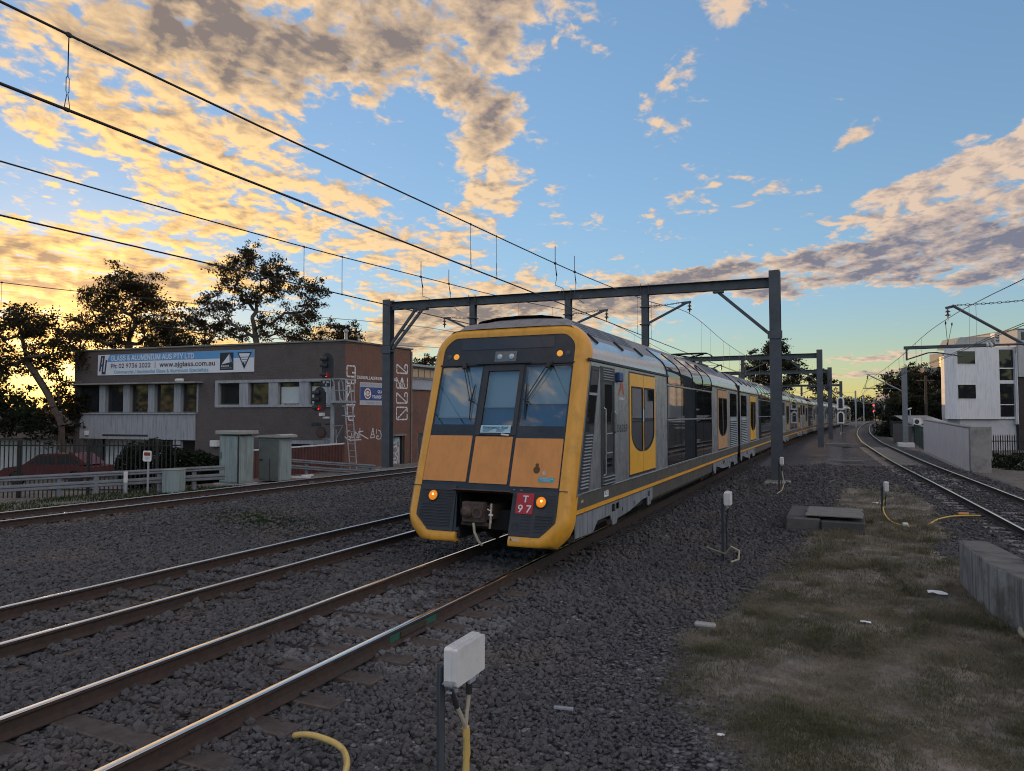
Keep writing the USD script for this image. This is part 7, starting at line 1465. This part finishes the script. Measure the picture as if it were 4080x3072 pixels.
# ---------------------------------------------------------------- track-side boxes, cables, concrete
def track_box(label, x, y, zc, w, h, d, ang, post_dx=0., legs=True):
    """White terminal box on a steel stake; ang turns its face."""
    ex = np.array([math.cos(ang), math.sin(ang), 0]); ny = np.array([math.sin(ang), -math.cos(ang), 0]); g0 = float(ground_z(x, y)) - .05
    t = thing('terminal_box', label, 'track box', (x, y, g0), 'white track-side terminal boxes'); c = np.array([x, y, zc])
    P = rbox(w, h, .025); mb = MB(25)
    for (o, d0, th) in ((0, -d / 2, d * .55), (-.008, d * .05, d * .45)): mb.poly(P.buffer(o), c + ny * d0, ex, UP, th) if False else mb.mesh(trimesh.creation.extrude_polygon(P.buffer(o), th, engine='earcut'), c + ny * d0, ex, UP, ny)
    bx = obj('box', mb, M['white_plastic'], t)
    mb = MB(); mb.frame_box(c - ny * (d / 2 + .012), ex * w * .36, ny * .012, UP * h * .38, .006); obj('back_plate', mb, M['white_plastic'], bx)
    mb = MB(); q = c - ny * (d / 2 + .03) + ex * post_dx
    mb.frame_box(np.array([q[0], q[1], (g0 + zc) / 2]), ex * .030, ny * .004, UP * (zc - g0) / 2); mb.frame_box(np.array([q[0], q[1], (g0 + zc) / 2]) + ex * .030 - ny * .026, ex * .004, ny * .03, UP * (zc - g0) / 2); obj('stake', mb, M['steel_dark'], t)
    mb = MB()
    for s in (-1, 1): mb.frame_box(c + ex * s * w * .36 - UP * (h / 2 + .02), ex * .022, ny * .02, UP * .022, .005)
    objs('clamp', mb, M['galv'], t)
    return t, c, ex, ny, g0
t, c, ex, ny, g0 = track_box('nearest white terminal box, largest, at the bottom of the picture with a yellow sleeved cable', -2.45, 4.525, .685, .43, .27, .10, math.radians(90), -.19)
mb = MB(30); mb.tube([c + ex * .0 - UP * .20 + ny * .03, c - ex * .005 - UP * .27 + ny * .03, c - ex * .03 - UP * .36 + ny * .03, c - ex * .055 - UP * .45 + ny * .035], .014, 8); mb.tube([c - ex * .24 - UP * .15 + ny * .03, c - ex * .20 - UP * .24 + ny * .04, c - ex * .13 - UP * .35 + ny * .045, c - ex * .065 - UP * .45 + ny * .04], .014, 8); objs('cable', mb, M['tan_cable'], t)
mb = MB(30); mb.cyl(c - ex * .25 - UP * .13 + ny * .03, c - ex * .19 - UP * .26 + ny * .04, .018, n=8); mb.cyl(c - UP * .16 + ny * .03, c - UP * .235 + ny * .03, .024, n=8); objs('gland', mb, M['black'], t)
mb = MB(30); zz = np.linspace(.44, c[2] - g0 + .1, 16); mb.tube([c - ex * (.06 - .012 * math.sin(i * .5)) - UP * z + ny * .038 for i, z in enumerate(zz)], [.025 + .003 * math.sin(i * 2.1) for i in range(16)], 9); obj('yellow_sleeve', mb, M['yellow_cable'], t)
mb = MB(); mb.frame_box(c - ex * .235 - UP * .09, ex * .03, ny * .035, UP * .003); mb.frame_box(c - ex * .25 - UP * .14 + ny * .02, ex * .02, ny * .02, UP * .006); mb.frame_box(c + ex * .02 - UP * .145 + ny * .04, ex * .045, ny * .012, UP * .018, .004); objs('hinge_plate', mb, M['galv'], t)
def small_box(label, x, y, zc, cable):
    t, c, ex, ny, g0 = track_box(label, x, y, zc, .32, .25, .10, math.radians(90), 0.)
    mb = MB(30); mb.tube([c - UP * .15 + ex * .03, c - UP * .35 + ex * .06 - ny * .03, c - UP * .5 - ny * .04, np.array([c[0] - .03, c[1], g0 + .25])], .014, 6); obj('cable', mb, M['rubber'], t)
    if cable:
        mb = MB(30); mb.tube(cable, .018, 6); obj('loop_cable', mb, M['tan_cable'], t)
    return t
small_box('white terminal box on a stake in the ballast beside the front carriage', -1.93, 13.7, .86, [(-2.38, 14.0, -.12), (-2.15, 13.75, -.13), (-1.98, 13.6, -.14), (-1.86, 13.5, .02), (-1.72, 13.5, -.05), (-1.72, 13.4, -.18), (-1.84, 13.3, -.22)])
small_box('white terminal box at the foot of the big gantry post', -1.85, 25.6, .84, [(-1.85, 25.5, .5), (-1.78, 25.4, .1), (-1.84, 25.2, -.1), (-1.98, 25.0, -.2)])
small_box('white terminal box by the yellow cable loop near the curved track', 1.02, 21.1, .52, None)
track_box('white terminal box cut by the right picture edge beside the concrete block', 2.25, 11.35, .50, .30, .26, .09, math.radians(80))
def cable(label, pts, r, m, cat='cable', name='cable'):
    from scipy.interpolate import CubicSpline
    p = np.array(pts, float); s = np.concatenate([[0], np.cumsum(np.linalg.norm(np.diff(p, axis=0), axis=1))]); q = CubicSpline(s, p)(np.linspace(0, s[-1], 40)); mb = MB(True); mb.tube(q, r, 8); return obj(name, mb, m, label=label, cat=cat)
cable('short thick tan hose lying on the ballast at the bottom edge', [(-3.97, 4.50, -.12), (-3.84, 4.51, -.09), (-3.68, 4.50, -.085), (-3.50, 4.46, -.09), (-3.30, 4.30, -.11), (-3.18, 4.05, -.14), (-3.12, 3.7, -.16)], .024, M['yellow_cable'])
cable('bright yellow cable snaking across the ballast to the curved track', [(1.02, 21.2, .30), (.98, 21.6, .12), (.92, 20.6, -.06), (.98, 19.6, -.13), (1.13, 18.95, -.15), (1.32, 18.7, -.15), (1.64, 18.95, -.15), (1.91, 19.65, -.14), (2.24, 20.5, -.13), (2.56, 20.9, -.12), (2.89, 21.1, -.12), (3.1, 21.2, -.12)], .018, mat('yellow_wire', (.62, .40, .06), .5))
mb = MB(30); mb.cyl((2.62, 21.25, -.11), (2.86, 21.35, -.11), .035, n=9); obj('cable_sleeve', mb, mat('orange_sleeve', (.55, .26, .09), .5), label='short orange cable sleeve lying beside the yellow cable end', cat='cable sleeve')
mb = MB(); mb.box(1.21, 1.33, 18.62, 18.78, -.18, -.07, .02); obj('cable_joint', mb, M['white_plastic'], label='small white joint box on the yellow cable', cat='joint box')
cable('tan hose looping up over the concrete block at the right edge', [(2.42, 12.2, .05), (2.24, 11.8, .0), (2.08, 11.1, -.06), (1.95, 10.5, -.10), (1.85, 9.95, -.12), (1.93, 9.75, -.10), (2.10, 9.9, -.12)], .03, M['tan_cable'], 'hose', 'hose')
# concrete block wall at the right edge
t = thing('concrete_block', 'low weathered concrete retaining block running out of the right edge', 'concrete block', (1.8, 12.5, -.3))
P = Polygon([(1.60, 12.95), (1.98, 13.0), (2.28, 10.9), (2.75, 9.2), (2.45, 8.6), (1.99, 9.75), (1.69, 11.05)]); zt = .47
mb = MB(); v = trimesh.creation.extrude_polygon(P, zt + .38, engine='earcut'); mb.mesh(v, (0, 0, -.38)); obj('block', mb, mat('block_concrete', (.34, .335, .33), .9, var=.22, scale=2.6, streak=.35, bump=.5, dirt=(.75, 1.9, .44), grime=(.10, .088, .075)), t)
mb = MB(); mb.mesh(trimesh.creation.extrude_polygon(P.buffer(-.012), .008, engine='earcut'), (0, 0, zt)); obj('top_skin', mb, mat('block_top', (.17, .155, .135), .95, var=.25, scale=3, bump=.5, dirt=(.6, 2.5, .45)), t)
t = thing('concrete_pit', 'half-buried concrete cable pit with a loose pale lid on the grass verge', 'concrete pit', (-.4, 18.5, -.3))
mb = MB(); mb.box(-1.22, -.48, 17.55, 19.9, -.4, .06, .03); obj('pit_wall', mb, mat('pit_concrete', (.10, .097, .093), .95, var=.2, bump=.4, dirt=(.6, 2., .45)), t)
mb = MB(); mb.box(-.47, .42, 17.45, 19.6, -.4, .03, .02); obj('pit_wall', mb, mat('pit_dark', (.06, .06, .056), .95, var=.2, bump=.4), t)
for i in range(4):
    mb = MB(); mb.box(-.80 + .02 * (i % 2), .38 + .03 * (i % 2), 17.62 + i * .40, 18.005 + i * .40, .105 + .004 * (i % 2), .14, .008); obj('lid_plank', mb, mat('lid_plank', (.20, .185, .165), .9, var=.2, bump=.4, scale=6) if i == 0 else UsdShade.Material.Get(stage, '/World/Looks/lid_plank'), t)
for x, y, z, sx, sy, sz, lb in ((.15, 42.5, -.14, .85, .22, .07, 'pale concrete strip lying on the ground between the gantry foot and the bend'), (-.3, 62, -.05, .9, .5, .12, 'flat concrete slab beyond the second gantry post'), (-1.56, 9.0, -.15, .13, .045, .03, 'small pale broken slab lying where the stones meet the verge')):
    mb = MB(); mb.frame_box((x, y, z), (sx / 1, 0, 0), (0, sy, 0), (0, 0, sz), .02); obj('concrete_slab', mb, M['concrete'] if y < 10 else mat('dull_concrete', (.15, .145, .14), .9) if y < 50 else UsdShade.Material.Get(stage, '/World/Looks/dull_concrete'), label=lb, cat='concrete slab')
mb = MB(); mb.frame_box((-2.23, 5.9, -.125), unit((1, .2, 0)) * .085, unit((-.2, 1, 0)) * .016, (0, 0, .012), .004); obj('timber_offcut', mb, M['galv'], label='thin pale stick lying on the gravel right of the nearest box', cat='stick')
mb = MB(); mb.frame_box((-20.4, 22.9, -.18), unit((1, .5, 0)) * .7, unit((-.5, 1, 0)) * .12, (0, 0, .03), .01); mb.frame_box((-20.0, 23.3, -.12), unit((.3, 1, 0)) * .25, unit((-1, .3, 0)) * .08, (0, 0, .03), .01); obj('timber_plank', mb, M['white_plastic'], label='pale planks dumped beside the shorter cabinet and far track', cat='plank')
